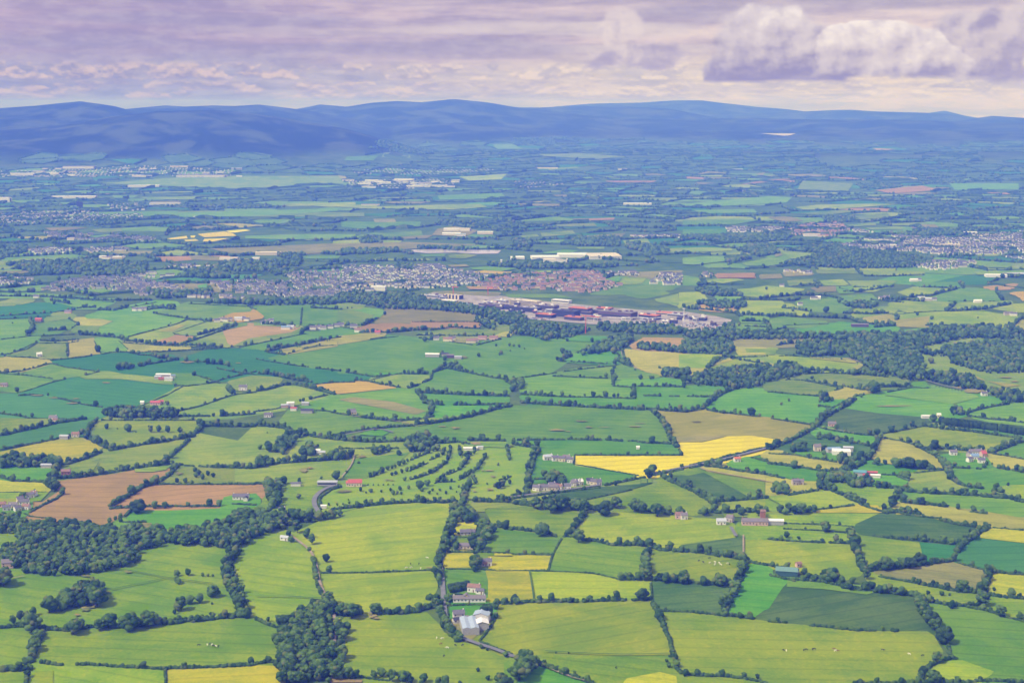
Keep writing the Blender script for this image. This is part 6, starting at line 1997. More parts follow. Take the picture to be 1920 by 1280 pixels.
def build_hedges():
    rows = plan_hedges()
    rest = Blobs()
    for i, (seen, st, pts, g, L) in enumerate(rows):
        if i < 290:
            B = Blobs()
            cx, cy = g[len(g) // 2]
            hedge_blobs(B, st, [(x - 0, y - 0) for x, y in g], True)
            if B.empty():
                continue
            V, F, T = B.arrays()
            V = V - np.array([[cx, cy, 0]])
            o = link('hedge', mesh_np('hedge', V, F, HEDGE, attr=T), loc=(cx, cy, 0))
            tag(o, None, 'hedge', 'hedges between the fields')
            later(o, HNAME[st], *pts[len(pts) // 2])
        else:
            hedge_blobs(rest, st, g, False)
    if not rest.empty():
        tag(link('hedgerow', rest.mesh('hedgerow', HEDGE)), 'thin distant hedges dividing the smaller fields of the plain', 'hedges', kind='stuff')


WOOD_PLACE = {0: 'in the large wood near left edge', 4: 'in the wood at bottom edge', 5: 'in the wood at bottom edge'}


def wood_points(P, gap, cap=4000):
    W = [ground(*p) for p in P]
    x0, x1 = min(p[0] for p in W), max(p[0] for p in W)
    y0, y1 = min(p[1] for p in W), max(p[1] for p in W)
    out = []
    ny = max(1, int((y1 - y0) / gap / 0.87))
    for j in range(ny + 1):
        yy = y0 + j * gap * 0.87
        nx = int((x1 - x0) / gap) + 1
        for i in range(nx):
            x = x0 + (i + 0.5 * (j % 2)) * gap + random.uniform(-.42, .42) * gap
            y = yy + random.uniform(-.42, .42) * gap
            if pip(x, y, W):
                out.append((x, y))
    random.shuffle(out)
    return out[:cap]


def plan_woods():
    for k, row in enumerate(parse_rows(WOODS)):
        P = parse_pts(row)
        cy = sum(p[1] for p in P) / len(P)
        gap = 7.4 if cy > 760 else 10.5
        for x, y in wood_points(P, gap):
            low = random.random() < 0.2
            add_tree(x, y, random.uniform(5, 8) if low else random.uniform(8, 14.5), WOOD_PLACE.get(k), 'wood')


def plan_lone():
    tok = LONE.split()
    for t in tok:
        px, py, hp = (float(q) for q in t.split(','))
        h = hp * mpp(px, py)
        x, y = ground(px, py)
        look = None
        if (px - 1770) ** 2 + (py - 1206) ** 2 < 150:
            look = 'oak'
        elif 625 < px < 640 and py > 1150 and py < 1190:
            look = 'light'
        elif 1530 < px < 1552 and 820 < py < 850 or 600 < px < 612 and 990 < py < 1020 or 570 < px < 586 and 990 < py < 1030:
            look = 'cone'
        add_tree(x, y, h, None, look)
    for k in range(3):      # purple-leaved trees at the left edge
        x, y = ground(2 + 9 * k - 6, 1098 - 4 * k)
        add_tree(x, y, 15 - 2 * k, None, 'purple')


def build_trees():
    TREES.sort(key=lambda t: -t[0])
    B = {'LEAF': Blobs(), 'DARK': Blobs()}
    n = 0
    for ph, x, y, h, px, py, place, look in TREES:
        inview = -20 < px < 1940 and py < 1300
        if n < 298 and inview:
            n += 1
            r = random.random()
            base = 'rounded green tree'
            if look == 'oak':
                k, base = DARK_KINDS[1], 'very dark broad tree'
            elif look == 'purple':
                k, base = PURP_KIND, 'purple-leaved tree'
            elif look == 'light':
                k, base = LIGHT_KIND, 'pale yellow-green tree'
            elif look == 'cone':
                k, base = KINDS[6], 'narrow pointed tree'
            elif r < 0.14:
                k, base = DARK_KINDS[random.randrange(2)], 'dark green tree'
            elif r < 0.30:
                k, base = KINDS[random.choice((2, 4))], 'slender green tree'
            elif r < 0.45:
                k, base = KINDS[3], 'broad spreading tree'
            else:
                k = KINDS[random.choice((0, 1, 5))]
            o = tree_thing(x, y, h, k)
            o['category'] = 'tree'
            o['group'] = 'trees of the fields and woods'
            later(o, base, px, py, place)
        else:
            d = math.hypot(x, y)
            bl = B['DARK'] if random.random() < 0.12 else B['LEAF']
            rx = h * random.uniform(0.34, 0.46)
            t = random.random()
            if d < 2700:
                bl.add(x, y, h * 0.52, rx * .8, rx * .8, h * 0.42, 1, t)
                for q in range(5 if d < 2000 else 4):
                    an = random.uniform(0, 6.28)
                    z = random.uniform(0.35, 0.85)
                    rr = rx * random.uniform(0.4, 0.6)
                    w = rx * 0.6 * math.sqrt(max(0.1, 1 - ((z - .5) / .5) ** 2))
                    bl.add(x + math.cos(an) * w, y + math.sin(an) * w, h * z, rr, rr, rr * 0.85, 1 if d < 2200 else 0, (t + random.uniform(-.1, .1)) % 1)
            else:
                bl.add(x, y, h * 0.5, rx, rx, h * 0.48, 0, t)
                an = random.uniform(0, 6.28)
                bl.add(x + math.cos(an) * rx * .6, y + math.sin(an) * rx * .6, h * 0.6, rx * .6, rx * .6, h * 0.35, 0, t)
    tag(link('woodland', B['LEAF'].mesh('woodland', LEAF)), 'the many smaller green trees of the hedges and woods', 'woodland', kind='stuff')
    tag(link('woodland', B['DARK'].mesh('woodland', DARK)), 'the many smaller blackish green trees among the woods', 'woodland', kind='stuff')
    print('trees', len(TREES), 'as things', n)


def build_conifers():
    for row in parse_rows(CONIFERS):
        pts = parse_pts(row)
        B = Blobs()
        big = len(pts) > 1 and pts[0][0] > 1700
        h = 13.0 if big else 7.0
        g = [ground(px, py + (0.5 * h / mpp(px, py) if big else 4)) for px, py in pts]
        for a, b in zip(g[:-1], g[1:]):
            L = math.hypot(b[0] - a[0], b[1] - a[1])
            n = max(3, int(L / 3.2))
            for i in range(n):
                s = (i + 0.5) / n
                x, y = a[0] + (b[0] - a[0]) * s, a[1] + (b[1] - a[1]) * s
                hh = h * random.uniform(0.94, 1.05)
                B.add(x, y, hh * 0.5, 3.4, 3.4, hh * 0.52, 1)
                B.add(x, y, hh * 0.82, 2.6, 2.6, hh * 0.2, 1)
        o = link('conifer_hedge', B.mesh('conifer_hedge', DARK))
        tag(o, None, 'hedge', 'clipped conifer rows')
        later(o, 'dark clipped conifer row' if big else 'dark dense conifer screen', *pts[0])


build_hedges()
plan_lone()
plan_woods()
build_trees()
build_conifers()


# ------------------------------------------------------------------ far farmland: a cellular patchwork out to the hills
def clip(poly, mx, my, nx, ny):
    out = []
    n = len(poly)
    for i in range(n):
        a, b = poly[i], poly[(i + 1) % n]
        da, db = (a[0] - mx) * nx + (a[1] - my) * ny, (b[0] - mx) * nx + (b[1] - my) * ny
        if da <= 0:
            out.append(a)
        if da * db < 0:
            t = da / (da - db)
            out.append((a[0] + (b[0] - a[0]) * t, a[1] + (b[1] - a[1]) * t))
    return out


LIMIT = ((-400, 556), (640, 560), (800, 552), (1100, 545), (1250, 555), (1390, 560), (1560, 560), (2400, 560))


def beyond(px, py):
    if px < -70 or px > 1985:
        return True
    x = [q[0] for q in LIMIT]
    y = [q[1] for q in LIMIT]
    return py < np.interp(px, x, y) - 1


FARWOOD_W = []


def build_far():
    woods = [[ground(*p) for p in parse_pts(row)] for row in parse_rows(FARWOODS)]
    towns = [[ground(*p) for p in parse_pts(row)] for row in parse_rows(TOWNS)]
    specials = [[ground(*p) for p in parse_pts(row[1:])] for row in parse_rows(FARFIELDS)]

    def boxed(polys):
        return [(min(q[0] for q in P), max(q[0] for q in P), min(q[1] for q in P), max(q[1] for q in P), P) for P in polys]

    def inside(x, y, bx):
        return any(a <= x <= b and c <= y <= d and pip(x, y, P) for a, b, c, d, P in bx)
    traced = [parse_pts(row[1:]) for row in parse_rows(FIELDS)]
    specials += [[ground(*p) for p in P] for P in traced if sum(p[1] for p in P) / len(P) < 620]
    bw, bt, bs = boxed(woods), boxed(towns), boxed(specials)
    # sites
    sites = {}
    G = 185.0

    def site(i, j):
        if (i, j) not in sites:
            r = random.Random(i * 7919 + j * 104729)
            sites[(i, j)] = ((i + 0.5 * (j % 2) + r.uniform(-.46, .46)) * G * 1.25, (j + r.uniform(-.46, .46)) * G, r.random(), r.random())
        return sites[(i, j)]
    names = ['g', 'l', 'b', 'd', 'D', 'k', 't', 'p', 'y', 's']
    prob = np.cumsum([.15, .05, .02, .13, .02, .04, .02, .02, .04, .51])
    mats = [FM[c] for c in names]
    V, Fc, MI = [], [], []
    HB = Blobs()
    seg_v, seg_f = [], []
    done = set()
    for j in range(0, 118):
        ymid = j * G
        half = int((ymid * 0.60 + 900) / (G * 1.25)) + 1
        for i in range(-half, half):
            sx, sy, r1, r2 = site(i, j)
            d = math.hypot(sx, sy)
            if d < 1100 or d > 21500:
                continue
            px, py = pix(sx, sy)
            if not beyond(px, py) and py < 1330:
                continue
            z0 = float(terr(sx, sy))
            if z0 > 40 + 110 * r2 or d > 12500 and r2 < (d - 12500) / 14000:
                continue
            poly = [(sx - 420, sy - 420), (sx + 420, sy - 420), (sx + 420, sy + 420), (sx - 420, sy + 420)]
            for dj in (-2, -1, 0, 1, 2):
                for di in (-2, -1, 0, 1, 2):
                    if di or dj:
                        ox, oy, _, _ = site(i + di, j + dj)
                        poly = clip(poly, (sx + ox) / 2, (sy + oy) / 2, ox - sx, oy - sy)
            if len(poly) < 3:
                continue
            if any((not beyond(*pix(x, y))) and -120 < pix(x, y)[0] < 2040 for x, y in poly) or (d < 1600 and abs(sx) < 900):
                continue
            off = 0.15 + 1.05 * min(1, max(0, d - 4300) / 300) + max(0, d - 7000) / 2000
            k = int(np.searchsorted(prob, r1))
            if k > 9:
                k = 9
            if k not in (0, 9) and vnoise(np.array(sx / 1300.0 + 7), np.array(sy / 1300.0)) < 0.42:
                k = 9 if r2 < .6 else 3
            if z0 > 30 and k not in (3, 9):
                k = 9
            if inside(sx, sy, bt):
                k = 9 if r2 < 0.6 else 0
            n0 = len(V)
            sh = 0.985
            for x, y in poly:
                x, y = sx + (x - sx) * sh, sy + (y - sy) * sh
                V.append((x, y, float(terr(x, y)) + off))
            V.append((sx, sy, z0 + off))
            m = len(poly)
            for q in range(m):
                Fc.append((n0 + q, n0 + (q + 1) % m, n0 + m))
                MI.append(k)
            # hedges along the cell's sides, each side once
            if d < 15500:
                for q in range(m):
                    a, b = poly[q], poly[(q + 1) % m]
                    key = (round((a[0] + b[0]) / 8), round((a[1] + b[1]) / 8))
                    if key in done:
                        continue
                    done.add(key)
                    L = math.hypot(b[0] - a[0], b[1] - a[1])
                    mx_, my_ = (a[0] + b[0]) / 2, (a[1] + b[1]) / 2
                    if L < 25 or inside(mx_, my_, bs) or inside(a[0], a[1], bs) or inside(b[0], b[1], bs):
                        continue
                    tall = random.choice((3, 4, 6, 8, 10, 12)) * (0.7 if d < 5000 else 1.0)
                    n = max(2, int(L / (26 if d < 8000 else 45)))
                    nx, ny = -(b[1] - a[1]) / L, (b[0] - a[0]) / L
                    w = 2.6
                    base = len(seg_v)
                    for s in range(n + 1):
                        x, y = a[0] + (b[0] - a[0]) * s / n, a[1] + (b[1] - a[1]) * s / n
                        z = float(terr(x, y)) + off - 1
                        hh = tall * random.uniform(0.5, 1.6) + off
                        seg_v += [(x + nx * w, y + ny * w, z), (x, y, z + hh), (x - nx * w, y - ny * w, z)]
                        if s:
                            k3 = base + 3 * s
                            seg_f += [(k3 - 3, k3, k3 + 1, k3 - 2), (k3 - 2, k3 + 1, k3 + 2, k3 - 1)]
                    if d < 11000:
                        wooded = float(vnoise(np.array(a[0] / 900.0), np.array(a[1] / 900.0)))
                        cnt = int(L / 15 * random.random() ** 1.3 * (4.4 * wooded ** 1.5 + 0.4) * (1 if d < 7000 else 0.6))
                        for _ in range(cnt):
                            s = random.random()
                            x, y = a[0] + (b[0] - a[0]) * s + nx * random.uniform(-6, 6), a[1] + (b[1] - a[1]) * s + ny * random.uniform(-6, 6)
                            h = random.uniform(7, 15)
                            r = h * random.uniform(.4, .6)
                            HB.add(x, y, float(terr(x, y)) + h * .45 + off * .6, r, r, h * .55, 0)
    o = link('far_farmland', mesh_np('far_farmland', V, np.array(Fc), mats, MI))
    tag(o, 'blue-green patchwork of small fields stretching to the hills', 'farmland', kind='structure')
    o = link('hedgerow', mesh_np('hedgerow', seg_v, np.array(seg_f), HEDGE, attr=np.random.default_rng(3).random(len(seg_v))))
    tag(o, 'countless dark hedge lines of the far farmland', 'hedges', kind='stuff')
    # far woods and the leafy streets of the towns
    for P in woods:
        d = math.hypot(*P[0])
        gap = 12 if d < 5500 else 17
        x0, x1 = min(p[0] for p in P), max(p[0] for p in P)
        y0, y1 = min(p[1] for p in P), max(p[1] for p in P)
        n = int((x1 - x0) * (y1 - y0) / gap ** 2 * 0.9)
        for _ in range(min(n, 16000)):
            x, y = random.uniform(x0, x1), random.uniform(y0, y1)
            if vnoise(np.array(x / 160.0), np.array(y / 160.0)) < 0.22 or not pip(x, y, P):
                continue
            h = random.uniform(8, 17)
            r = h * random.uniform(.42, .62)
            HB.add(x, y, float(terr(x, y)) + h * .45, r, r, h * .55, 0)
    for P in towns:
        x0, x1 = min(p[0] for p in P), max(p[0] for p in P)
        y0, y1 = min(p[1] for p in P), max(p[1] for p in P)
        n = int((x1 - x0) * (y1 - y0) / 620)
        for _ in range(min(n, 5000)):
            x, y = random.uniform(x0, x1), random.uniform(y0, y1)
            if not pip(x, y, P) or vnoise(np.array(x / 130.0), np.array(y / 130.0)) < 0.35:
                continue
            h = random.uniform(4, 9)
            r = h * random.uniform(.45, .6)
            HB.add(x, y, float(terr(x, y)) + h * .45, r, r, h * .5, 0)
    tag(link('distant_woods', HB.mesh('distant_woods', LEAF)), 'bluish distant woods and hedge trees beyond the fields', 'woods', kind='stuff')
    return towns


TOWN_W = build_far()


# ------------------------------------------------------------------ buildings
def M(name, col, rough=0.8, var=0.08):
    return plain(name, col, rough, 0.25, var, 0.6)


MW = {'white': M('white_render', (0.78, 0.75, 0.72)), 'cream': M('cream_render', (0.72, 0.62, 0.45)), 'pink': M('pinkish_render', (0.62, 0.42, 0.38)),
      'grey': M('grey_render', (0.42, 0.41, 0.42)), 'stone': M('pale_stone', (0.48, 0.42, 0.40), var=0.2), 'purple': M('mauve_cladding', (0.125, 0.085, 0.130)),
      'navy': M('dark_blue_cladding', (0.055, 0.050, 0.13)), 'green': M('green_cladding', (0.05, 0.12, 0.10)), 'brick': M('red_brick', (0.38, 0.17, 0.12)),
      'yellow': M('yellow_render', (0.70, 0.55, 0.20))}
MR = {'slate': M('slate_roof', (0.15, 0.14, 0.18), 0.7, 0.15), 'lightgrey': M('pale_sheet_roof', (0.45, 0.47, 0.54), 0.5), 'white': M('white_sheet_roof', (0.76, 0.74, 0.74), 0.5),
      'red': M('red_roof', (0.46, 0.11, 0.09), 0.7, 0.12), 'brown': M('brown_tiles', (0.27, 0.16, 0.13), 0.8, 0.15), 'green': M('green_sheet_roof', (0.15, 0.27, 0.24), 0.6),
      'teal': M('teal_sheet_roof', (0.12, 0.30, 0.34), 0.6), 'blue': M('blue_sheet_roof', (0.20, 0.30, 0.46), 0.5), 'dark': M('dark_sheet_roof', (0.06, 0.06, 0.10), 0.6),
      'orange': M('orange_roof', (0.50, 0.17, 0.085), 0.7), 'mauve': M('mauve_roof', (0.20, 0.175, 0.195), 0.7), 'cream': M('cream_roof', (0.60, 0.53, 0.42), 0.6),
      'bluegrey': M('blue_grey_sheet_roof', (0.36, 0.43, 0.54), 0.45)}
GLASS = M('window_glass', (0.05, 0.06, 0.09), 0.15)
DOORM = M('door_paint', (0.20, 0.10, 0.07))
STEEL = M('painted_steel', (0.70, 0.68, 0.68), 0.4)
REDSTEEL = M('red_steel', (0.60, 0.12, 0.07), 0.5)
COUNT = {'houses': 0}


def quadbox(V, F, x0, x1, y0, y1, z0, z1, bottom=True):
    n = len(V)
    V += [(x0, y0, z0), (x1, y0, z0), (x1, y1, z0), (x0, y1, z0), (x0, y0, z1), (x1, y0, z1), (x1, y1, z1), (x0, y1, z1)]
    F += [(n + 4, n + 5, n + 6, n + 7), (n, n + 1, n + 5, n + 4), (n + 1, n + 2, n + 6, n + 5), (n + 2, n + 3, n + 7, n + 6), (n + 3, n, n + 4, n + 7)]
    if bottom:
        F.append((n + 3, n + 2, n + 1, n))


def gable_walls(L, W, H, P):
    a, b = L / 2, W / 2
    v = [(-a, -b, -1), (a, -b, -1), (a, b, -1), (-a, b, -1), (-a, -b, H), (a, -b, H), (a, b, H), (-a, b, H), (-a, 0, H + P), (a, 0, H + P)]
    f = [(0, 1, 5, 4), (2, 3, 7, 6), (1, 2, 6, 9, 5), (3, 0, 4, 8, 7), (4, 5, 9, 8), (6, 7, 8, 9)]
    return v, f


def gable_roof(L, W, H, P, ov=0.45, th=0.25):
    a, b = L / 2 + ov, W / 2 + ov
    k = P / (W / 2)
    e = H - ov * k
    sec = [(-b, e + 0.05), (0, H + P + 0.05), (b, e + 0.05), (b, e + th + 0.05), (0, H + P + th + 0.05), (-b, e + th + 0.05)]
    v = [(-a, y, z) for y, z in sec] + [(a, y, z) for y, z in sec]
    f = [tuple((i, i + 6, (i + 1) % 6 + 6, (i + 1) % 6)) for i in range(6)]
    f += [(0, 1, 4, 5), (1, 2, 3, 4), (11, 10, 7, 6), (10, 9, 8, 7)]
    return v, f


def site_empty(name, px, py, rot):
    x, y = ground(px, py)
    o = bpy.data.objects.new(name, None)
    COL.objects.link(o)
    o.location = (x, y, float(terr(x, y)) + 1.6)
    o.rotation_euler = (0, 0, R(rot))
    return o


def house(px, py, L, W=7.5, H=4.5, rot=0, wall='white', roof='slate', label=None, base=None, name='house', chim=1, openings=True, P=None, cat='house'):
    P = P if P is not None else W * 0.36
    r = site_empty(name, px, py, rot)
    link('wall', mesh_np('wall', *gable_walls(L, W, H, P), MW[wall]), r)
    rf = link('roof', mesh_np('roof', *gable_roof(L, W, H, P), MR[roof]), r)
    for i in range(chim):
        V, F = [], []
        cx = (L / 2 - 0.9) * (1 if i == 0 else -1)
        quadbox(V, F, cx - .45, cx + .45, -.4, .4, H + P - .5, H + P + 1.3)
        link('chimney', mesh_np('chimney', V, F, MW['brick' if wall != 'white' else 'white']), rf)
    if openings:
        n = max(2, int(L / 3.6))
        for s in (-1, 1):
            for i in range(n):
                cx = -L / 2 + (i + 0.5) * L / n
                V, F = [], []
                y0, y1 = sorted((s * (W / 2 - 0.02), s * (W / 2 + 0.06)))
                if s < 0 and i == n // 2:
                    quadbox(V, F, cx - .55, cx + .55, y0, y1, -.9, 2.0)
                    link('door', mesh_np('door', V, F, DOORM), r)
                else:
                    quadbox(V, F, cx - .7, cx + .7, y0, y1, 0.9, 2.3)
                    if H > 5:
                        quadbox(V, F, cx - .6, cx + .6, y0, y1, 3.3, 4.5)
                    link('window', mesh_np('window', V, F, GLASS), r)
    tag(r, label, cat, 'houses and farm buildings of the plain')
    if not label:
        later(r, base, px, py)
    return r


def shed(px, py, L, W, H, rot=0, wall='grey', roof='lightgrey', label=None, base=None, spans=1, name='barn', cat='barn', P=None):
    """long farm or works shed: one or more low gables side by side, sliding door in the end"""
    r = site_empty(name, px, py, rot)
    P = P if P is not None else W / spans * 0.16
    w = W / spans
    for s in range(spans):
        oy = (s - (spans - 1) / 2) * w
        v, f = gable_walls(L, w - 0.02, H, P)
        link('wall', mesh_np('wall', [(x, y + oy, z) for x, y, z in v], f, MW[wall]), r)
        v, f = gable_roof(L, w - 0.04, H, P, 0.0 if spans > 1 else 0.5)
        link('roof', mesh_np('roof', [(x, y + oy, z) for x, y, z in v], f, MR[roof]), r)
        V, F = [], []
        quadbox(V, F, L / 2 - .02, L / 2 + .08, oy - w * .22, oy + w * .22, -.9, H * .8)
        link('door', mesh_np('door', V, F, MR['dark']), r)
    tag(r, label, cat, 'houses and farm buildings of the plain')
    if not label:
        later(r, base, px, py)
    return r


def flat_block(px, py, L, W, H, rot, wall, roof, label, bands=1, piers=0, name='factory_building', plant=0):
    """flat-roofed works block: body, roof slab with parapet, window bands, rooftop plant"""
    r = site_empty(name, px, py, rot)
    V, F = [], []
    quadbox(V, F, -L / 2, L / 2, -W / 2, W / 2, -1.5, H)
    link('wall', mesh_np('wall', V, F, MW[wall]), r)
    V, F = [], []
    quadbox(V, F, -L / 2 - .4, L / 2 + .4, -W / 2 - .4, W / 2 + .4, H + .02, H + .8)
    rf = link('roof', mesh_np('roof', V, F, MR[roof]), r)
    for k in range(bands):
        z = H * (k + 0.45) / bands
        hh = min(1.4, H / bands * 0.28)
        V, F = [], []
        quadbox(V, F, -L / 2 + 1, L / 2 - 1, -W / 2 - .12, W / 2 + .12, z - hh, z + hh)
        link('window', mesh_np('window', V, F, GLASS), r)
    for k in range(piers):
        x = -L / 2 + (k + .5) * L / piers
        V, F = [], []
        quadbox(V, F, x - L / piers * .22, x + L / piers * .22, -W / 2 - .5, W / 2 + .5, -1, H + 1.6)
        link('stair_tower', mesh_np('stair_tower', V, F, MW['cream'] if wall == 'navy' else MW['navy']), r)
    rr = random.Random(int(px * 7 + py))
    for k in range(plant):
        x, y = rr.uniform(-.42, .42) * L, rr.uniform(-.3, .3) * W
        s = rr.uniform(1.5, 4)
        V, F = [], []
        quadbox(V, F, x - s, x + s, y - s * .6, y + s * .6, H + .82, H + .82 + rr.uniform(1.5, 3.5))
        link('plant_room', mesh_np('plant_room', V, F, MW[rr.choice(('grey', 'purple', 'white'))]), rf)
    tag(r, label, 'factory', 'blocks of the factory campus')
    return r


def build_farms():
    # farm with the big grey sheds by the lane
    shed(880, 1180, 32, 16, 5.5, 98, 'grey', 'bluegrey', 'big blue-grey double-span shed in the farmyard by the lane', spans=2)
    shed(903.5, 1164, 12, 15, 6.5, 80, 'white', 'bluegrey', 'smaller blue-grey shed at the top right of the grey-roofed farmyard')
    shed(903, 1178, 12, 13, 5.5, 96, 'grey', 'white', 'pale square shed below the smaller blue-grey shed')
    house(860, 1160, 11, 8, 5.2, 10, 'white', 'slate', 'white farmhouse with slate roof left of the grey sheds')
    house(857, 1168, 8, 5, 3.0, 20, 'white', 'dark', 'low white outbuilding below the white farmhouse by the sheds', chim=0)
    shed(870, 1166, 10, 6, 3.4, 40, 'stone', 'mauve', 'small mauve-roofed shed between farmhouse and big grey shed')
    # bungalow row by the lane
    house(880, 1128, 33, 7, 3.2, 2, 'white', 'mauve', 'long low bungalow with three bays and yellow middle gable', chim=2)
    house(874.5, 1127, 6, 8.5, 3.8, 90, 'yellow', 'mauve', 'small yellow gabled porch house at the middle of the long bungalow', chim=0)
    house(889, 1109, 13, 7.5, 4.6, -12, 'white', 'brown', 'white house with brown roof beside a dark conifer screen')
    house(900, 1113, 8, 5, 2.8, -12, 'white', 'slate', 'low white annex right of the brown-roofed white house', chim=0)
    house(913, 1060, 10, 7, 4.4, 8, 'white', 'slate', 'white house with dark roof beside the buttercup strip')
    house(908, 1062, 6, 5, 2.6, 8, 'stone', 'brown', 'small stone outhouse left of the dark-roofed house', chim=0)
    house(872, 1029, 18, 7, 3.4, 0, 'cream', 'mauve', 'long cream cottage with many windows among the lane trees', chim=2)
    house(873, 1003, 13, 7, 3.2, 4, 'grey', 'slate', 'grey-roofed house hidden in trees above the cream cottage')
    house(884, 1002, 9, 6, 3.0, -8, 'grey', 'slate', 'second grey-roofed house among trees, right of its twin')
    house(529, 967, 8, 8, 7.0, 10, 'white', 'slate', 'tall white house at the edge of the left wood')
    house(534, 1013, 10, 5, 2.8, -20, 'white', 'lightgrey', 'low white shed at the head of the tree-lined drive', chim=0)
    # hamlet and long barns right of the middle
    house(1273, 972, 9, 7, 4.4, 0, 'pink', 'brown', 'pinkish house at the edge of the tree belt')
    house(1282, 973, 8, 7, 4.4, 10, 'white', 'mauve', 'white house right of the pinkish house by the tree belt')
    house(1352, 983, 11, 7, 3.8, 0, 'white', 'lightgrey', 'white house left of the long terrace with pink walls')
    house(1369, 978, 8, 7, 5, -30, 'stone', 'mauve', 'stone house at the bend between white house and terrace')
    house(1415, 984, 31, 8, 4.2, -3, 'pink', 'mauve', 'long terrace with pinkish walls and a row of windows', chim=2)
    shed(1452, 983, 21, 9, 4.2, -3, 'grey', 'white', 'long pale grey barn right of the pink terrace')
    house(1430, 971, 6, 5, 7.5, 0, 'brick', 'brown', 'small brick tower house above the long terrace', chim=0, openings=False)
    # right side farms
    shed(1475, 1077, 23, 15, 4.6, -12, 'green', 'green', 'barn with wide green roof beside the reedy field')
    shed(1491, 1075, 7, 6, 3.2, -12, 'grey', 'dark', 'small dark shed right of the green-roofed barn')
    house(1497, 1063, 6, 5, 3, 20, 'pink', 'brown', 'tiny pinkish hut above the green-roofed barn', chim=0)
    house(15, 1064, 12, 8, 5.5, 12, 'pink', 'mauve', 'pinkish house beside the purple-leaved tree')
    # houses left
    house(452, 936, 20, 8, 3.4, 0, 'white', 'slate', 'long white bungalow with slate roof on a bright lawn', chim=2)
    house(461, 939, 6, 5, 3, 90, 'white', 'dark', 'white gabled wing in front of the long white bungalow', chim=0)
    for x, y, L, rot, wl, rf in ((57, 933, 10, 15, 'white', 'slate'), (64, 930, 7, -10, 'white', 'brown'), (46, 946, 12, 10, 'white', 'slate'), (38, 941, 8, 30, 'cream', 'slate'),
                                 (25, 952, 11, 0, 'white', 'mauve'), (13, 957, 10, 20, 'white', 'slate'), (50, 955, 9, -15, 'white', 'brown'), (5, 951, 8, 5, 'pink', 'brown'), (33, 958, 8, 40, 'white', 'slate')):
        house(x, y, L, 6.5, 3.8, rot, wl, rf, None, f'{wl} cottage with {rf} roof'.replace('lightgrey', 'pale'))
    house(100, 789, 12, 8, 5, -5, 'white', 'mauve', 'white house standing alone on the hedge above the teal strip')
    house(104, 791, 7, 5, 2.6, -5, 'cream', 'brown', 'low cream shed beside the lone white house', chim=0, openings=False)
    shed(121, 823, 13, 8, 4, -5, 'grey', 'lightgrey', 'grey barn on the hedge at the yellow field corner')
    house(142, 819, 11, 7, 4, 0, 'cream', 'brown', 'cream cottage with brown roof right of the grey barn')
    house(292, 759, 17, 7, 3.2, -4, 'pink', 'red', 'low reddish-roofed house above the dark tree clump', chim=1)
    house(302, 757, 8, 6, 3, 20, 'stone', 'red', 'small red-roofed outbuilding beside the reddish house', chim=0)
    house(267, 758, 6, 5, 3, 0, 'white', 'white', 'small white box at the corner of the dark field', chim=0, openings=False)
    house(456, 732, 14, 8, 6, -3, 'white', 'slate', 'square white country house beside the tall dark tree')
    house(74, 669, 10, 8, 5, 30, 'white', 'white', 'small bright white house under the upper left hedge')
    house(8, 725, 12, 7, 3.5, 0, 'pink', 'mauve', 'pinkish house at the left edge above the teal crop')
    shed(88, 877, 15, 7, 3.6, 0, 'stone', 'lightgrey', 'stone barn with pale roof inside the left tree belt')
    house(124, 890, 12, 7, 4, 8, 'brick', 'brown', 'brick house with brown roof above the ploughed field')
    # gravel-yard farm
    shed(307, 707, 27, 9, 4.2, -3, 'stone', 'white', 'long white-roofed shed of the farm with pink gravel yard')
    shed(297, 711, 12, 8, 4.2, -3, 'grey', 'lightgrey', 'grey shed at the left of the gravel-yard farm')
    shed(317, 714, 15, 9, 4.2, -3, 'white', 'lightgrey', 'pale shed at the lower right of the gravel-yard farm')
    shed(303, 713, 10, 5, 3.2, -3, 'brick', 'red', 'little red shed in the middle of the gravel-yard farm')
    shed(324, 709, 8, 7, 4.5, 30, 'white', 'blue', 'blue-roofed store at the right end of the gravel-yard farm')
    # red-roofed farmyard
    shed(545, 762, 12, 9, 5.5, 5, 'white', 'white', 'white gabled barn at the top of the red-roofed farmyard')
    shed(534, 764, 12, 7, 3.6, 10, 'pink', 'lightgrey', 'pinkish shed left of the white gabled barn')
    shed(551, 770, 10, 7, 3.6, -4, 'white', 'red', 'bright red-roofed shed in the middle of the farmyard')
    shed(576, 774, 19, 11, 3.8, -4, 'grey', 'dark', 'long dark-roofed shed at the right of the red-roofed farmyard')
    shed(573, 760, 12, 7, 3.6, -4, 'grey', 'lightgrey', 'grey-roofed shed behind trees above the long dark shed')
    house(502, 782, 11, 7, 3.8, 0, 'white', 'slate', 'white bungalow left of the red-roofed farmyard')
    house(508, 780, 6, 5, 3, 10, 'white', 'mauve', 'small white garage by the bungalow near the farmyard', chim=0)
    house(659, 776, 13, 8, 4.4, 0, 'cream', 'slate', 'cream house on the hedge below the grey-green field')
    house(664, 777, 8, 5, 3, 0, 'cream', 'mauve', 'low cream wing right of the cream house', chim=0)
    # farm inside the big green field
    shed(811, 669, 28, 10, 4.6, -6, 'grey', 'white', 'long white poultry shed of the farm in the big green field')
    shed(835, 668, 14, 9, 4.6, -6, 'grey', 'dark', 'dark-roofed shed between the trees of the green-field farm')
    shed(844, 671, 15, 9, 4.6, -6, 'purple', 'mauve', 'mauve shed right of the dark-roofed shed')
    shed(859, 673, 14, 8, 3.6, -6, 'grey', 'lightgrey', 'grey shed at the right end of the green-field farm')
    # golf course
    house(666, 911, 18, 10, 4.2, 4, 'cream', 'red', 'golf clubhouse with red roof and cream walls at the curved drive', chim=0)
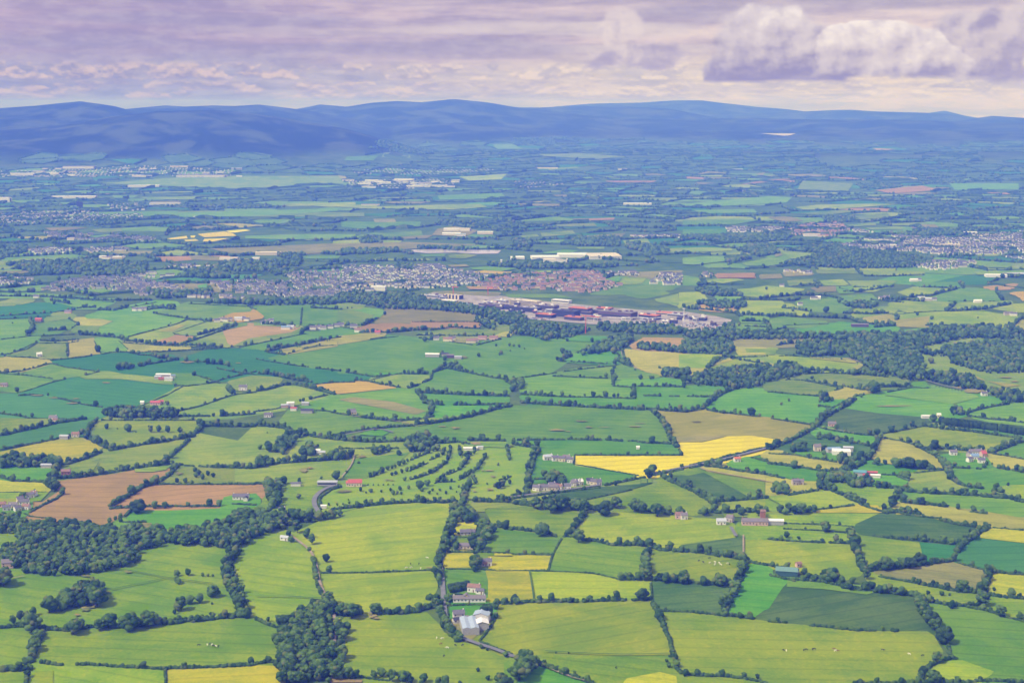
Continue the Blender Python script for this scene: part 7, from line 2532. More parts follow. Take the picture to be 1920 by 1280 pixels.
    house(655, 911, 8, 7, 3.4, 4, 'cream', 'orange', 'small orange-roofed wing left of the golf clubhouse', chim=0)
    flat_block(614, 909, 26, 9, 3.0, 0, 'grey', 'lightgrey', 'low grey flat-roofed hall left of the golf clubhouse', 1, name='hall')['category'] = 'hall'
    shed(882, 844, 20, 7, 2.6, 3, 'white', 'white', 'long low white tent-like shed at the top of the golf course')
    shed(900, 842, 9, 6, 2.6, 3, 'white', 'lightgrey', 'short white shed right of the long one at the golf course')
    house(596, 849, 7, 5, 2.8, 0, 'white', 'white', 'tiny white hut in scrub left of the golf course', chim=0, openings=False)
    house(604, 852, 9, 5, 2.6, 0, 'white', 'lightgrey', 'low pale hut right of the tiny white hut', chim=0, openings=False)
    house(607, 953, 7, 3, 2.4, 0, 'white', 'white', 'white cabin by the bend of the curved drive', chim=0, openings=False)
    shed(555, 911, 13, 6, 3, 0, 'white', 'slate', 'low white shed under trees left of the golf car park')
    # houses by the rapeseed
    for x, y, L, wl, rf in ((1027, 862, 13, 'white', 'lightgrey'), (1041, 864, 9, 'white', 'slate'), (1054, 865, 9, 'cream', 'slate'), (1062, 863, 10, 'white', 'mauve'), (1069, 867, 8, 'white', 'slate'),
                            (1006, 920, 9, 'white', 'slate'), (1014, 919, 8, 'cream', 'mauve'), (1022, 919, 11, 'white', 'slate'), (1035, 915, 9, 'white', 'slate'), (1037, 919, 13, 'cream', 'mauve'), (1048, 918, 9, 'white', 'brown'),
                            (1064, 917, 9, 'white', 'slate'), (1081, 909, 10, 'white', 'slate'), (1075, 911, 7, 'white', 'mauve'), (1088, 909, 6, 'white', 'white'), (1106, 907, 9, 'white', 'dark'), (1114, 909, 9, 'cream', 'slate'), (1122, 909, 7, 'white', 'slate')):
        house(x, y, L, 7, 4.2, random.uniform(-25, 25), wl, rf, None, f'{wl} house with {rf} roof'.replace('lightgrey', 'pale'))
    house(1382, 866, 9, 6, 4, 10, 'white', 'orange', 'white house in the roadside trees below the rapeseed tip')
    house(1196, 842, 4.5, 4, 2.2, 0, 'white', 'white', 'lone white cabin in the bright green field', chim=0, openings=False)
    # right middle
    house(1560, 799, 12, 7, 3.8, -6, 'pink', 'mauve', 'pinkish bungalow beside the diagonal tree-lined road')
    shed(1737, 784, 16, 7, 3, 0, 'white', 'white', 'low white shed left of the tall dark tree by the conifer row')
    house(1760, 783, 6, 6, 4, 0, 'cream', 'white', 'white gable behind the tall dark tree', chim=0)
    house(1845, 742, 10, 7, 4, 0, 'white', 'slate', 'white house at the end of the pink track')
    house(1532, 845, 10, 8, 6, 0, 'cream', 'mauve', 'tall cream farmhouse beside four cypresses')
    shed(1562, 848, 20, 10, 5, 12, 'grey', 'blue', 'blue-roofed barn right of the four cypresses', spans=1)
    shed(1577, 852, 26, 16, 5, -8, 'white', 'white', 'wide pale-roofed barn in front of the blue-roofed barn', spans=2)
    shed(1590, 846, 14, 8, 5, -8, 'grey', 'lightgrey', 'grey lean barn at the right end of the pale barn')
    shed(1475, 828, 9, 5, 2.6, 0, 'white', 'white', 'white shed in trees above the rapeseed tip')
    shed(1612, 892, 17, 12, 5, -15, 'grey', 'teal', 'teal-roofed barn in the hedge corner', spans=1)
    shed(1632, 891, 18, 6, 3.6, -6, 'brick', 'red', 'long red-roofed shed right of the teal barn')
    shed(1640, 896, 14, 6, 3.2, -6, 'white', 'white', 'white low shed below the long red-roofed shed')
    shed(1624, 896, 9, 6, 3.6, -6, 'brick', 'red', 'short red-roofed shed between teal barn and white shed')
    for x, y, L, W_, H_, rot, lab in ((1491, 909, 9, 6, 5, 10, 'left half of the pale stone ruin with broken walls'), (1500, 908, 10, 6, 4, -15, 'right half of the pale stone ruin in the stubble field')):
        house(x, y, L, W_, H_, rot, 'stone', 'mauve', lab, chim=1, name='farmhouse')
    house(1787, 853, 10, 7, 4, 0, 'white', 'mauve', 'white house standing apart left of the crowded farmyard')
    for x, y, L, W_, rot, wl, rf, lab in ((1829, 852, 18, 7, 3, 'white', 'mauve', 'long mauve-roofed house at the top of the crowded farmyard'),
                                          (1843, 856, 7, 10, 10, 'pink', 'red', 'red-roofed house at the right of the crowded farmyard'),
                                          (1827, 861, 11, 8, 0, 'white', 'blue', 'blue-roofed shed in the middle of the crowded farmyard'),
                                          (1818, 866, 9, 6, 30, 'white', 'slate', 'white cottage at the lower left of the crowded farmyard'),
                                          (1840, 868, 10, 6, -5, 'white', 'slate', 'white cottage at the foot of the crowded farmyard'),
                                          (1816, 856, 8, 6, 60, 'stone', 'mauve', 'stone shed at the upper left of the crowded farmyard')):
        house(x, y, L, W_, 4.2, rot, wl, rf, lab)
    # roadside rows farther off
    for x, y, L, wl, rf in ((407, 604, 14, 'white', 'slate'), (415, 602, 11, 'white', 'mauve'), (423, 603, 14, 'white', 'slate'), (432, 602, 10, 'cream', 'slate'), (447, 601, 18, 'white', 'lightgrey'), (456, 600, 10, 'white', 'slate'), (463, 602, 12, 'white', 'slate'),
                            (494, 608, 12, 'white', 'slate'), (501, 606, 12, 'white', 'mauve'), (508, 604, 12, 'white', 'slate'), (536, 618, 20, 'white', 'blue'), (545, 617, 16, 'white', 'lightgrey'),
                            (587, 618, 14, 'white', 'slate'), (597, 617, 14, 'white', 'slate'), (606, 618, 14, 'white', 'mauve'), (620, 616, 12, 'white', 'slate'), (632, 613, 12, 'white', 'slate'), (640, 612, 12, 'white', 'slate'),
                            (253, 583, 12, 'white', 'slate'), (262, 583, 14, 'white', 'slate'), (270, 582, 12, 'white', 'mauve'), (73, 603, 16, 'brick', 'red'), (68, 559, 14, 'white', 'slate'), (128, 588, 16, 'pink', 'mauve'),
                            (663, 615, 16, 'white', 'slate'), (671, 623, 14, 'white', 'brown'), (708, 627, 12, 'pink', 'red'), (818, 638, 12, 'white', 'slate'), (840, 640, 20, 'cream', 'brown'), (848, 638, 14, 'white', 'slate'), (883, 643, 20, 'cream', 'brown'), (892, 642, 12, 'white', 'brown'),
                            (905, 637, 18, 'pink', 'brown'), (926, 637, 18, 'pink', 'brown'), (1526, 562, 18, 'white', 'slate'), (1534, 561, 12, 'white', 'white'), (1500, 573, 12, 'white', 'slate'), (1653, 562, 14, 'white', 'slate'), (1662, 560, 16, 'white', 'mauve'),
                            (1727, 562, 18, 'white', 'lightgrey'), (1740, 564, 18, 'stone', 'lightgrey'), (1750, 564, 16, 'white', 'slate'), (1833, 568, 20, 'white', 'white'), (1890, 591, 20, 'stone', 'mauve'), (1900, 592, 16, 'white', 'slate'), (1713, 528, 22, 'white', 'white'), (1722, 527, 16, 'white', 'slate'),
                            (1322, 514, 14, 'white', 'slate'), (1466, 538, 12, 'white', 'slate'), (1286, 602, 14, 'white', 'slate')):
        house(x, y, L, 8, 4.6, random.uniform(-15, 15), wl, rf, None, f'distant {wl} house with {rf} roof'.replace('lightgrey', 'pale'), openings=False)
    shed(1612, 613, 38, 10, 5, -4, 'purple', 'mauve', 'long purple-roofed shed on the pale green slope')


def build_campus():
    a, b = ground(880, 572), ground(1330, 612)
    rot = math.degrees(math.atan2(b[1] - a[1], b[0] - a[0]))
    apron = [(770, 558), (815, 548), (873, 552), (955, 556), (1017, 565), (1125, 575), (1207, 582), (1280, 584), (1340, 593), (1372, 600), (1364, 614), (1335, 621), (1280, 620), (1205, 612), (1105, 608), (990, 598), (983, 590), (887, 576), (827, 568)]
    cx, cy, zz, loc = flat_poly(apron, 1.0)
    A = 0.5 * sum(loc[i][0] * loc[(i + 1) % len(loc)][1] - loc[(i + 1) % len(loc)][0] * loc[i][1] for i in range(len(loc)))
    ids = tuple(range(len(loc)))
    ap = link('car_park', mesh_np('car_park', loc, [ids if A > 0 else ids[::-1]], plain('campus_paving', (0.31, 0.28, 0.27), 0.9, 0.2, 0.3, 0.03)), loc=(cx, cy, zz))
    tag(ap, 'pinkish grey paved yards around the factory campus', 'car park', None, 'structure')
    g = lambda X, Y: (640 + X / 3, 380 + Y / 3)
    fb = [
        (630, 540, 52, 16, 11, 'navy', 'slate', 'dark office block with cream stair towers at the left end of the campus', 3, 5, 0),
        (520, 533, 34, 16, 6, 'grey', 'lightgrey', 'low pale hall among parked cars at the left end of the campus', 1, 0, 2),
        (610, 560, 40, 18, 5, 'stone', 'white', 'low white-roofed hall in front of the dark office block', 1, 0, 0),
        (1035, 577, 80, 26, 15, 'cream', 'cream', 'broad cream office block with dark window bands at the campus middle', 4, 0, 3),
        (860, 588, 46, 24, 9, 'purple', 'mauve', 'low mauve works block left of the cream office block', 1, 0, 5),
        (770, 592, 34, 18, 6, 'navy', 'mauve', 'small dark works block at the campus tree line', 1, 0, 3),
        (960, 600, 60, 26, 9, 'navy', 'dark', 'long dark works hall below the cream office block', 1, 0, 8),
        (1060, 612, 52, 26, 12, 'navy', 'slate', 'dark blue works hall below the middle of the campus', 2, 0, 6),
        (1155, 600, 56, 26, 12, 'purple', 'mauve', 'mauve works hall with crowded roof right of the cream office block', 2, 0, 8),
        (1150, 645, 44, 22, 9, 'navy', 'orange', 'low block with orange roof at the lower left of the campus', 1, 0, 2),
        (1265, 640, 60, 30, 18, 'navy', 'dark', 'tall dark block left of the orange-roofed hall', 2, 0, 4),
        (1345, 622, 52, 26, 16, 'purple', 'orange', 'purple block with a wide orange roof in the campus middle', 2, 0, 1),
        (1310, 660, 42, 22, 9, 'purple', 'orange', 'low purple block with orange roof nearest the tree line', 1, 0, 1),
        (1480, 620, 36, 24, 15, 'purple', 'orange', 'narrow orange-roofed block left of the great mauve hall', 2, 0, 2),
        (1555, 648, 86, 36, 19, 'purple', 'mauve', 'great mauve windowless hall, the largest block of the campus', 1, 0, 6),
        (1735, 655, 46, 26, 12, 'navy', 'orange', 'square dark block with orange roof right of the great mauve hall', 2, 0, 3),
        (1820, 632, 40, 20, 7, 'cream', 'orange', 'low cream block with tan roof behind the square orange-roofed block', 1, 0, 2),
        (1890, 640, 44, 20, 6, 'grey', 'lightgrey', 'low grey hall near the right end of the campus', 1, 0, 4),
        (1950, 655, 36, 16, 5, 'navy', 'dark', 'low dark hall left of the gravel car park', 1, 0, 3),
        (2010, 662, 36, 14, 5, 'navy', 'dark', 'second low dark hall beside the gravel car park', 1, 0, 3),
        (1420, 660, 30, 18, 8, 'grey', 'mauve', 'small grey plant building below the great mauve hall', 1, 0, 3),
        (700, 578, 30, 14, 5, 'grey', 'green', 'low green-roofed store at the left of the campus yards', 1, 0, 2),
        (900, 560, 34, 14, 5, 'stone', 'lightgrey', 'pale store behind the left works halls of the campus', 1, 0, 2),
        (1240, 560, 50, 18, 6, 'white', 'white', 'low white store beyond the cream office block', 1, 0, 0),
    ]
    for X, Y, L, W_, H_, wl, rf, lab, bands, piers, plant in fb:
        flat_block(*g(X, Y), L, W_, H_ * 0.75, rot, wl, rf, lab, bands, piers, plant=plant)
    rr = random.Random(15)
    for k in range(46):
        f_ = rr.random()
        px, py = 800 + f_ * 540, 553 + f_ * 48 + rr.uniform(0, 20)
        rf, wl = rr.choice((('mauve', 'purple'), ('dark', 'navy'), ('white', 'white'), ('lightgrey', 'grey'), ('mauve', 'navy'), ('orange', 'purple')))
        o = flat_block(px, py, rr.uniform(8, 26), rr.uniform(6, 13), rr.uniform(3, 8), rot, wl, rf, None, 1, 0, plant=1)
        later(o, {'purple': 'small purple', 'navy': 'small dark blue', 'white': 'small white', 'grey': 'small grey'}[wl] + ' block with ' + {'lightgrey': 'pale'}.get(rf, rf) + ' roof', px, py, 'on the factory campus')
    # white pipe bridge in front of the great hall
    V, F = [], []
    P = [ground(*g(X, Y)) for X, Y in ((1420, 668), (1500, 664), (1600, 668), (1680, 664), (1730, 670), (1800, 664))]
    o = bpy.data.objects.new('pipe_bridge', None)
    COL.objects.link(o)
    o.location = (P[0][0], P[0][1], 1)
    for k, (p, q) in enumerate(zip(P[:-1], P[1:])):
        d = Vector((q[0] - p[0], q[1] - p[1], 0))
        n = Vector((-d.y, d.x, 0)).normalized() * 1.1
        p0, q0 = Vector((p[0] - P[0][0], p[1] - P[0][1], 0)), Vector((q[0] - P[0][0], q[1] - P[0][1], 0))
        b0 = len(V)
        for w in (p0, q0):
            for s, z in ((-1, 6), (1, 6), (1, 8.2), (-1, 8.2)):
                V.append((w.x + n.x * s, w.y + n.y * s, z))
        F += [(b0 + i, b0 + 4 + i, b0 + 4 + (i + 1) % 4, b0 + (i + 1) % 4) for i in range(4)]
        v2, f2 = [], []
        quadbox(v2, f2, p0.x - .6, p0.x + .6, p0.y - .6, p0.y + .6, -1, 6)
        link('support', mesh_np('support', v2, f2, STEEL), o)
    link('pipe', mesh_np('pipe', V, F, STEEL), o)
    tag(o, 'white winding pipe bridge along the front of the great mauve hall', 'pipe bridge')

    def mast(px, py, h, mat, label, name, jib):
        r = site_empty(name, px, py, rot)
        V, F = [], []
        w = 1.1
        n = 10
        for k in range(n + 1):
            z = h * k / n
            for sx, sy in ((-1, -1), (1, -1), (1, 1), (-1, 1)):
                V.append((sx * w, sy * w, z))
        for k in range(n):
            for i in range(4):
                a0, b0 = k * 4 + i, k * 4 + (i + 1) % 4
                F.append((a0, b0, b0 + 4) if (k + i) % 2 else (a0, b0, a0 + 4))
        link('mast', mesh_np('mast', V, F, mat), r)
        if jib:
            V, F = [], []
            quadbox(V, F, -h * .25, h * .9, -.7, .7, h, h + 1.6)
            link('jib', mesh_np('jib', V, F, mat), r)
            V, F = [], []
            quadbox(V, F, -h * .25, -h * .12, -1.2, 1.2, h - 3, h - .1)
            link('counterweight', mesh_np('counterweight', V, F, MW['grey']), r)
        else:
            V, F = [], []
            quadbox(V, F, -2.4, 2.4, -2.4, 2.4, h, h + 1.2)
            link('platform', mesh_np('platform', V, F, mat), r)
        tag(r, label, 'crane' if jib else 'mast')
    mast(1098, 626, 38, REDSTEEL, 'thin red tower crane in front of the campus trees', 'tower_crane', True)
    mast(1282, 606, 32, STEEL, 'white lattice mast beside the gravel car park', 'lattice_mast', False)
    mast(850, 552, 18, REDSTEEL, 'short red crane above the dark office block', 'tower_crane', True)
    mast(915, 553, 18, REDSTEEL, 'short red crane beyond the campus, right of its twin', 'tower_crane', True)
    # parked cars: body with a raised cabin
    cols = [M('car_white', (0.75, 0.75, 0.78), 0.3), M('car_silver', (0.50, 0.52, 0.56), 0.3), M('car_dark', (0.05, 0.06, 0.10), 0.3), M('car_red', (0.35, 0.05, 0.05), 0.3), M('car_blue', (0.08, 0.14, 0.35), 0.3)]
    V = []
    sec = [(-2.2, .3), (-2.2, .85), (-1.9, .95), (-1.3, 1.0), (-.8, 1.5), (.7, 1.5), (1.3, .98), (2.1, .85), (2.2, .3)]
    n = len(sec)
    V = [(x, -.85 + (.12 if z > 1.2 else 0), z) for x, z in sec] + [(x, .85 - (.12 if z > 1.2 else 0), z) for x, z in sec]
    F = [(i, i + 1, i + 1 + n, i + n) for i in range(n - 1)] + [(n - 1, 0, n, 2 * n - 1), tuple(range(n))[::-1], tuple(range(n, 2 * n))]
    meshes = [mesh_np('parked_car', V, F, m) for m in cols]
    protos = {}
    rr = random.Random(4)
    lots = [((1285, 609), (1352, 615), 5, 26, 'right'), ((1196, 606), (1262, 614), 3, 18, 'right'), ((776, 556), (822, 553), 4, 16, 'left'), ((1000, 596), (1030, 600), 3, 9, 'middle')]
    for p0, p1, rows_, per, nm in lots:
        a, b = ground(*p0), ground(*p1)
        ux, uy = b[0] - a[0], b[1] - a[1]
        L = math.hypot(ux, uy)
        ux, uy = ux / L, uy / L
        for r_ in range(rows_):
            for k in range(per):
                if rr.random() < 0.2:
                    continue
                s = k / per * L
                x, y = a[0] + ux * s - uy * (r_ * 13 - 20), a[1] + uy * s + ux * (r_ * 13 - 20)
                m = rr.choice((0, 0, 1, 1, 2, 2, 3, 4))
                if m not in protos:
                    protos[m] = link('parked_car', meshes[m])
                    o = protos[m]
                else:
                    o = protos[m].copy()
                    COL.objects.link(o)
                o.location = (x, y, 1.0)
                o.rotation_euler = (0, 0, math.atan2(uy, ux) + math.pi / 2)
                px, py = pix(x, y)
                o['category'] = 'car'
                o['group'] = 'cars parked at the factory campus'
                later(o, ('white', 'silver', 'dark', 'red', 'blue')[m] + ' parked car', px, py, {'right': 'in the right-hand', 'left': 'in the left-hand', 'middle': 'in the middle'}[nm] + ' campus car park')


def build_works():
    g = lambda X, Y: (640 + X / 3, 380 + Y / 3)
    l = lambda X, Y: (X / 3, 380 + Y / 3)
    r_ = lambda X, Y: (1280 + X / 3, 380 + Y / 3)
    t_ = lambda X, Y: (X / 2, Y / 2)
    rows = [(g(990, 319), 44, 50, 7, 'white', 'white'), (g(1145, 317), 90, 60, 8, 'white', 'white'), (g(1205, 332), 76, 50, 7, 'white', 'cream'), (g(1295, 306), 94, 60, 9, 'white', 'white'), (g(1470, 310), 105, 110, 9, 'white', 'cream'), (g(1340, 300), 50, 40, 8, 'white', 'bluegrey'),
            (l(1185, 370), 86, 30, 7, 'cream', 'cream'), (l(1290, 323), 58, 30, 7, 'white', 'cream'), (l(1510, 294), 82, 40, 8, 'cream', 'cream'), (l(1440, 322), 24, 20, 6, 'white', 'white'), (l(665, 316), 30, 25, 6, 'cream', 'white'), (l(580, 314), 22, 20, 6, 'white', 'white'), (l(400, 212), 26, 20, 6, 'white', 'cream'), (l(1105, 92), 20, 20, 9, 'white', 'white'),
            (g(620, 160), 60, 40, 9, 'white', 'white'), (g(690, 160), 50, 40, 9, 'white', 'cream'), (g(620, 184), 70, 40, 8, 'white', 'white'), (g(670, 190), 40, 30, 8, 'white', 'bluegrey'), (g(810, 178), 60, 30, 9, 'cream', 'white'), (g(210, 495), 40, 18, 10, 'white', 'white'), (g(900, 358), 5, 5, 18, 'white', 'white'),
            (r_(455, 207), 24, 20, 5, 'white', 'white'), (r_(1615, 177), 50, 30, 7, 'white', 'white'), (r_(725, 190), 60, 25, 7, 'white', 'cream'), (r_(1760, 418), 60, 30, 6, 'white', 'white'), (r_(1870, 412), 60, 40, 6, 'grey', 'lightgrey'), (r_(1180, 250), 24, 18, 7, 'white', 'white'), (r_(1500, 245), 70, 30, 6, 'cream', 'cream'),
            (t_(278, 744), 230, 60, 10, 'white', 'white'), (t_(20, 758), 56, 40, 22, 'white', 'white'), (t_(540, 702), 180, 60, 10, 'white', 'white'), (t_(755, 664), 300, 90, 12, 'white', 'mauve'), (t_(90, 658), 150, 70, 12, 'white', 'white'), (t_(190, 655), 120, 70, 12, 'white', 'white'), (t_(300, 632), 200, 90, 14, 'white', 'mauve'),
            (t_(620, 768), 150, 50, 8, 'white', 'lightgrey'), (t_(738, 822), 26, 24, 9, 'white', 'white'), (t_(2350, 638), 120, 50, 9, 'white', 'mauve'), (t_(2760, 640), 90, 50, 9, 'white', 'lightgrey'), (t_(1390, 771), 90, 40, 6, 'white', 'mauve'), (t_(2390, 768), 140, 40, 7, 'white', 'white'), (t_(2780, 719), 60, 30, 8, 'white', 'white'), (t_(2050, 634), 160, 30, 8, 'cream', 'cream')]
    rr = random.Random(8)
    for k in range(26):
        rows.append((t_(rr.uniform(1300, 1720), rr.uniform(676, 706)), rr.uniform(40, 130), rr.uniform(30, 60), rr.uniform(7, 12), 'white', rr.choice(('white', 'lightgrey', 'mauve', 'white'))))
    for k in range(22):
        rows.append((t_(rr.uniform(0, 900), rr.uniform(625, 668)), rr.uniform(30, 80), rr.uniform(20, 40), rr.uniform(6, 10), rr.choice(('white', 'cream', 'grey')), rr.choice(('white', 'lightgrey', 'mauve'))))
    for (px, py), L, W_, H_, wl, rf in rows:
        o = shed(px, py, L, W_, H_, rr.uniform(-8, 8), wl, rf, None, {'white': 'large white-roofed works hall', 'cream': 'large cream-roofed works hall', 'lightgrey': 'large grey-roofed works hall', 'mauve': 'large mauve-roofed works hall', 'bluegrey': 'large bluish-roofed works hall'}[rf], name='warehouse', cat='warehouse', P=1.5)
        o['group'] = 'works halls and warehouses of the far plain'
    for k, (px, py) in enumerate((t_(294, 778), t_(304, 779))):
        flat_block(px, py, 14, 14, 26, 0, 'navy', 'dark', ('left' if k == 0 else 'right') + ' one of two dark towers beyond the far left houses', 5, name='tower_block')['category'] = 'tower'


def build_towns():
    walls = [MW['white'], MW['cream'], MW['pink']]
    roofs = [M('town_slate', (0.105, 0.115, 0.150), 0.7, 0.2), MR['brown'], MR['mauve']]

    def small(L, W_, H_, wm, rm):
        v, f = gable_walls(L, W_, H_, 2.6)
        v2, f2 = gable_roof(L, W_, H_, 2.6, 0.3, 0.2)
        n = len(v)
        return v + v2, f + [tuple(i + n for i in q) for q in f2], [0] * len(f) + [1] * len(f2), [wm, rm]
    kinds = []
    for w in range(3):
        for r_ in range(3):
            for L in (8, 15):
                v, f, mi, ms = small(L, 7.5, 5.0, walls[w], roofs[r_])
                kinds.append((mesh_np('house', v, f, ms, mi), np.array(v), f, mi, w, r_))
    spots = []
    rr = random.Random(21)
    for ti, P in enumerate(TOWN_W):
        x0, x1 = min(p[0] for p in P), max(p[0] for p in P)
        y0, y1 = min(p[1] for p in P), max(p[1] for p in P)
        pinkish = ti in (21, 26)
        d = math.hypot((x0 + x1) / 2, (y0 + y1) / 2)
        gapx, gapy = (13, 30) if d < 6000 else (26, 60)
        ang = rr.uniform(-0.35, 0.35)
        ca, sa = math.cos(ang), math.sin(ang)
        cx, cy = (x0 + x1) / 2, (y0 + y1) / 2
        ex = max(x1 - x0, y1 - y0)
        ny, nx = int(ex / gapy) + 1, int(ex / gapx) + 1
        for j in range(-ny // 2, ny // 2 + 1):
            for i in range(-nx // 2, nx // 2 + 1):
                u, v = i * gapx + rr.uniform(-2, 2), j * gapy + 14 * math.sin(i * gapx / 90.0 + ti)
                x, y = cx + u * ca - v * sa, cy + u * sa + v * ca
                if not (x0 < x < x1 and y0 < y < y1) or not pip(x, y, P) or rr.random() < 0.2:
                    continue
                if float(vnoise(np.array(x / 130.0), np.array(y / 130.0))) < 0.13:
                    continue
                t = rr.random()
                w = (2 if t < .5 else 1) if pinkish and t < 0.8 else (0 if t < 0.86 else 1)
                k = w * 6 + (1 if pinkish and rr.random() < .6 else rr.choice((0, 0, 0, 0, 2))) * 2 + rr.choice((0, 0, 1))
                spots.append((math.hypot(x, y), x, y, ang + (math.pi / 2 if rr.random() < .2 else 0) + rr.uniform(-.1, .1), k))
    spots.sort()
    rest = {'v': [], 'f': [], 'm': [], 'n': 0}
    first = {}
    made = 0
    for d, x, y, a, k in spots:
        z = float(terr(x, y)) + 1.5
        px, py = pix(x, y, z)
        if made < 180 and 0 < px < 1920:
            made += 1
            if k not in first:
                o = first[k] = link('house', kinds[k][0])
            else:
                o = first[k].copy()
                COL.objects.link(o)
            o.location = (x, y, z)
            o.rotation_euler = (0, 0, a)
            o['category'] = 'house'
            o['group'] = 'houses of the towns across the plain'
            later(o, ('white', 'cream', 'pinkish')[kinds[k][4]] + ' town house with ' + ('slate', 'brown', 'mauve')[kinds[k][5]] + ' roof', px, py)
        else:
            c, s = math.cos(a), math.sin(a)
            v = kinds[k][1]
            rest['v'].append(np.stack([v[:, 0] * c - v[:, 1] * s + x, v[:, 0] * s + v[:, 1] * c + y, v[:, 2] + z], -1))
            rest['f'] += [tuple(i + rest['n'] for i in q) for q in kinds[k][2]]
            rest['m'] += [kinds[k][4] if m == 0 else 3 + kinds[k][5] for m in kinds[k][3]]
            rest['n'] += len(v)
    o = link('houses', mesh_np('houses', np.vstack(rest['v']), rest['f'], walls + roofs, rest['m']))
    tag(o, 'thousands of small pale houses in the towns across the plain', 'houses', kind='stuff')
    print('town houses', len(spots))


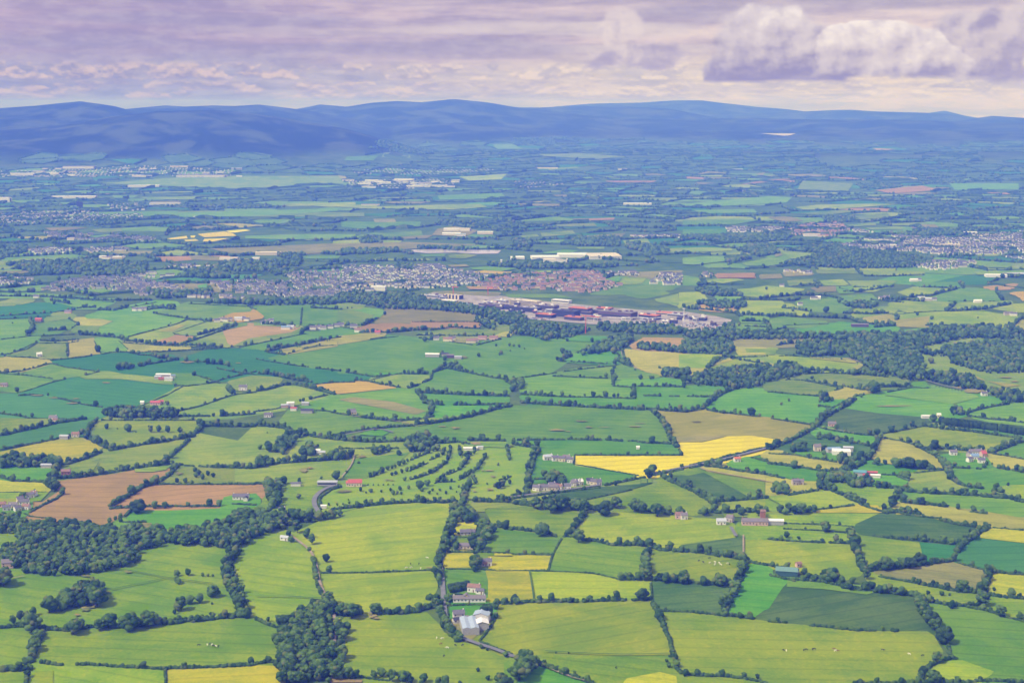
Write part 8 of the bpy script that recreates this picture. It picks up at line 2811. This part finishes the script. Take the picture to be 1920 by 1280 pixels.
# ------------------------------------------------------------------ cattle
def build_cattle():
    J = [(0.95, 0, 1.25, .30), (0.35, 0, 1.22, .36), (-0.35, 0, 1.22, .37), (-0.95, 0, 1.28, .28), (1.35, 0, 1.22, .17), (1.75, 0, 0.95, .15), (2.0, 0, 0.72, .09), (-1.2, 0, 1.1, .05), (-1.28, 0, 0.6, .03)]
    E = [(0, 1), (1, 2), (2, 3), (0, 4), (4, 5), (5, 6), (3, 7), (7, 8)]
    for sx, root in ((0.8, 0), (-0.85, 3)):
        for sy in (-1, 1):
            n = len(J)
            J += [(sx, sy * .22, 0.95, .16), (sx + (.03 if sx > 0 else -.08), sy * .22, 0.5, .09), (sx, sy * .22, 0.0, .07)]
            E += [(root, n), (n, n + 1), (n + 1, n + 2)]
    me = bpy.data.meshes.new('cow')
    me.from_pydata([j[:3] for j in J], E, [])
    o = bpy.data.objects.new('cow', me)
    COL.objects.link(o)
    sk = o.modifiers.new('skin', 'SKIN')
    for v, j in zip(me.skin_vertices[0].data, J):
        v.radius = (j[3], j[3])
    me.skin_vertices[0].data[1].use_root = True
    o.modifiers.new('sub', 'SUBSURF').levels = 1
    dg = bpy.context.evaluated_depsgraph_get()
    body = bpy.data.meshes.new_from_object(o.evaluated_get(dg))
    bpy.data.objects.remove(o)
    hides = {'black': M('black_hide', (0.02, 0.018, 0.02)), 'white': M('white_hide', (0.75, 0.70, 0.62)), 'brown': M('brown_hide', (0.22, 0.10, 0.05))}
    ms = {}
    for k, m in hides.items():
        c = body.copy()
        c.materials.clear()
        c.materials.append(m)
        ms[k] = c
    F_ = lambda X, Y: (480 + X / 4, 960 + Y / 4)
    E_ = lambda X, Y: (X / 4, 960 + Y / 4)
    G_ = lambda X, Y: (960 + X / 4, 960 + Y / 4)
    H_ = lambda X, Y: (1440 + X / 4, 960 + Y / 4)
    herds = [('in the pasture below the lane-side farm', [F_(1355, 958) + ('white',), F_(1400, 962) + ('white',), F_(1385, 1002) + ('brown',), F_(1435, 1032) + ('white',), F_(1495, 1012) + ('black',), F_(1550, 1012) + ('black',), F_(1410, 1092) + ('black',)]),
             ('in the pasture below the left pasture hedge', [E_(1555, 1010) + ('white',), E_(1575, 1003) + ('black',), E_(1590, 1010) + ('white',), E_(1605, 1018) + ('black',), E_(1620, 1020) + ('white',), E_(1640, 1020) + ('black',), E_(1490, 1012) + ('black',)]),
             ('in the olive field above the dark sage field', [G_(1400, 378) + ('black',), G_(1435, 388) + ('black',), G_(1483, 358) + ('black',), G_(1485, 392) + ('white',), G_(1520, 405) + ('white',), G_(1522, 388) + ('white',), G_(1555, 395) + ('white',), G_(1565, 407) + ('white',), G_(1618, 398) + ('white',), G_(1632, 404) + ('black',)]),
             ('in the big pasture at lower right', [H_(115, 1050) + ('black',), H_(137, 1054) + ('white',), H_(268, 1048) + ('black',), H_(286, 1046) + ('black',), H_(333, 1043) + ('black',), H_(346, 1041) + ('black',), H_(490, 1040) + ('brown',), H_(505, 1054) + ('white',), H_(524, 1055) + ('brown',), H_(860, 1047) + ('black',), H_(1060, 1080) + ('white',), H_(1160, 1090) + ('black',)]),
             ('in the big pasture beside the lane belt', [F_(1160, 400) + ('black',), F_(1222, 400) + ('black',), F_(1285, 355) + ('white',), F_(1130, 430) + ('white',), F_(1165, 428) + ('white',), F_(1235, 436) + ('white',)])]
    first = {}
    for place, lst in herds:
        for px, py, col in lst:
            x, y = ground(px, py)
            if col not in first:
                c = first[col] = link('cow', ms[col])
            else:
                c = first[col].copy()
                COL.objects.link(c)
            c.location = (x, y, 1.5)
            c.rotation_euler = (0, 0, random.uniform(0, 6.28))
            c.scale = (1.25, 1.25, 1.25)
            c['category'] = 'cow'
            c['group'] = 'cattle grazing in the fields'
            later(c, col + ' cow', px, py, place)


build_farms()
build_campus()
build_works()
build_towns()
build_cattle()


# ------------------------------------------------------------------ air
def build_haze():
    x0, x1, y0, y1, z0, z1 = -34000, 34000, -4000, 31000, -1.0, 562.0
    v = [(x0, y0, z0), (x1, y0, z0), (x1, y1, z0), (x0, y1, z0), (x0, y0, z1), (x1, y0, z1), (x1, y1, z1), (x0, y1, z1)]
    f = [(3, 2, 1, 0), (4, 5, 6, 7), (0, 1, 5, 4), (1, 2, 6, 5), (2, 3, 7, 6), (3, 0, 4, 7)]
    m = bpy.data.materials.new('air')
    m.use_nodes = True
    nt = m.node_tree
    nt.nodes.clear()
    out = nt.nodes.new('ShaderNodeOutputMaterial')
    pv = nt.nodes.new('ShaderNodeVolumePrincipled')
    pv.inputs['Color'].default_value = HAZE_COL
    pv.inputs['Absorption Color'].default_value = (1, 1, 0.0, 1)
    pv.inputs['Density'].default_value = HAZE_DENS
    pv.inputs['Anisotropy'].default_value = 0.0
    nt.links.new(pv.outputs[0], out.inputs['Volume'])
    o = link('haze', mesh_np('haze', v, f, m))
    tag(o, 'blue air between the viewpoint and the far hills', 'haze', kind='stuff')


HAZE_COL = (0.080, 0.165, 1.0, 1)
HAZE_DENS = 0.000165
build_haze()
settle_labels()
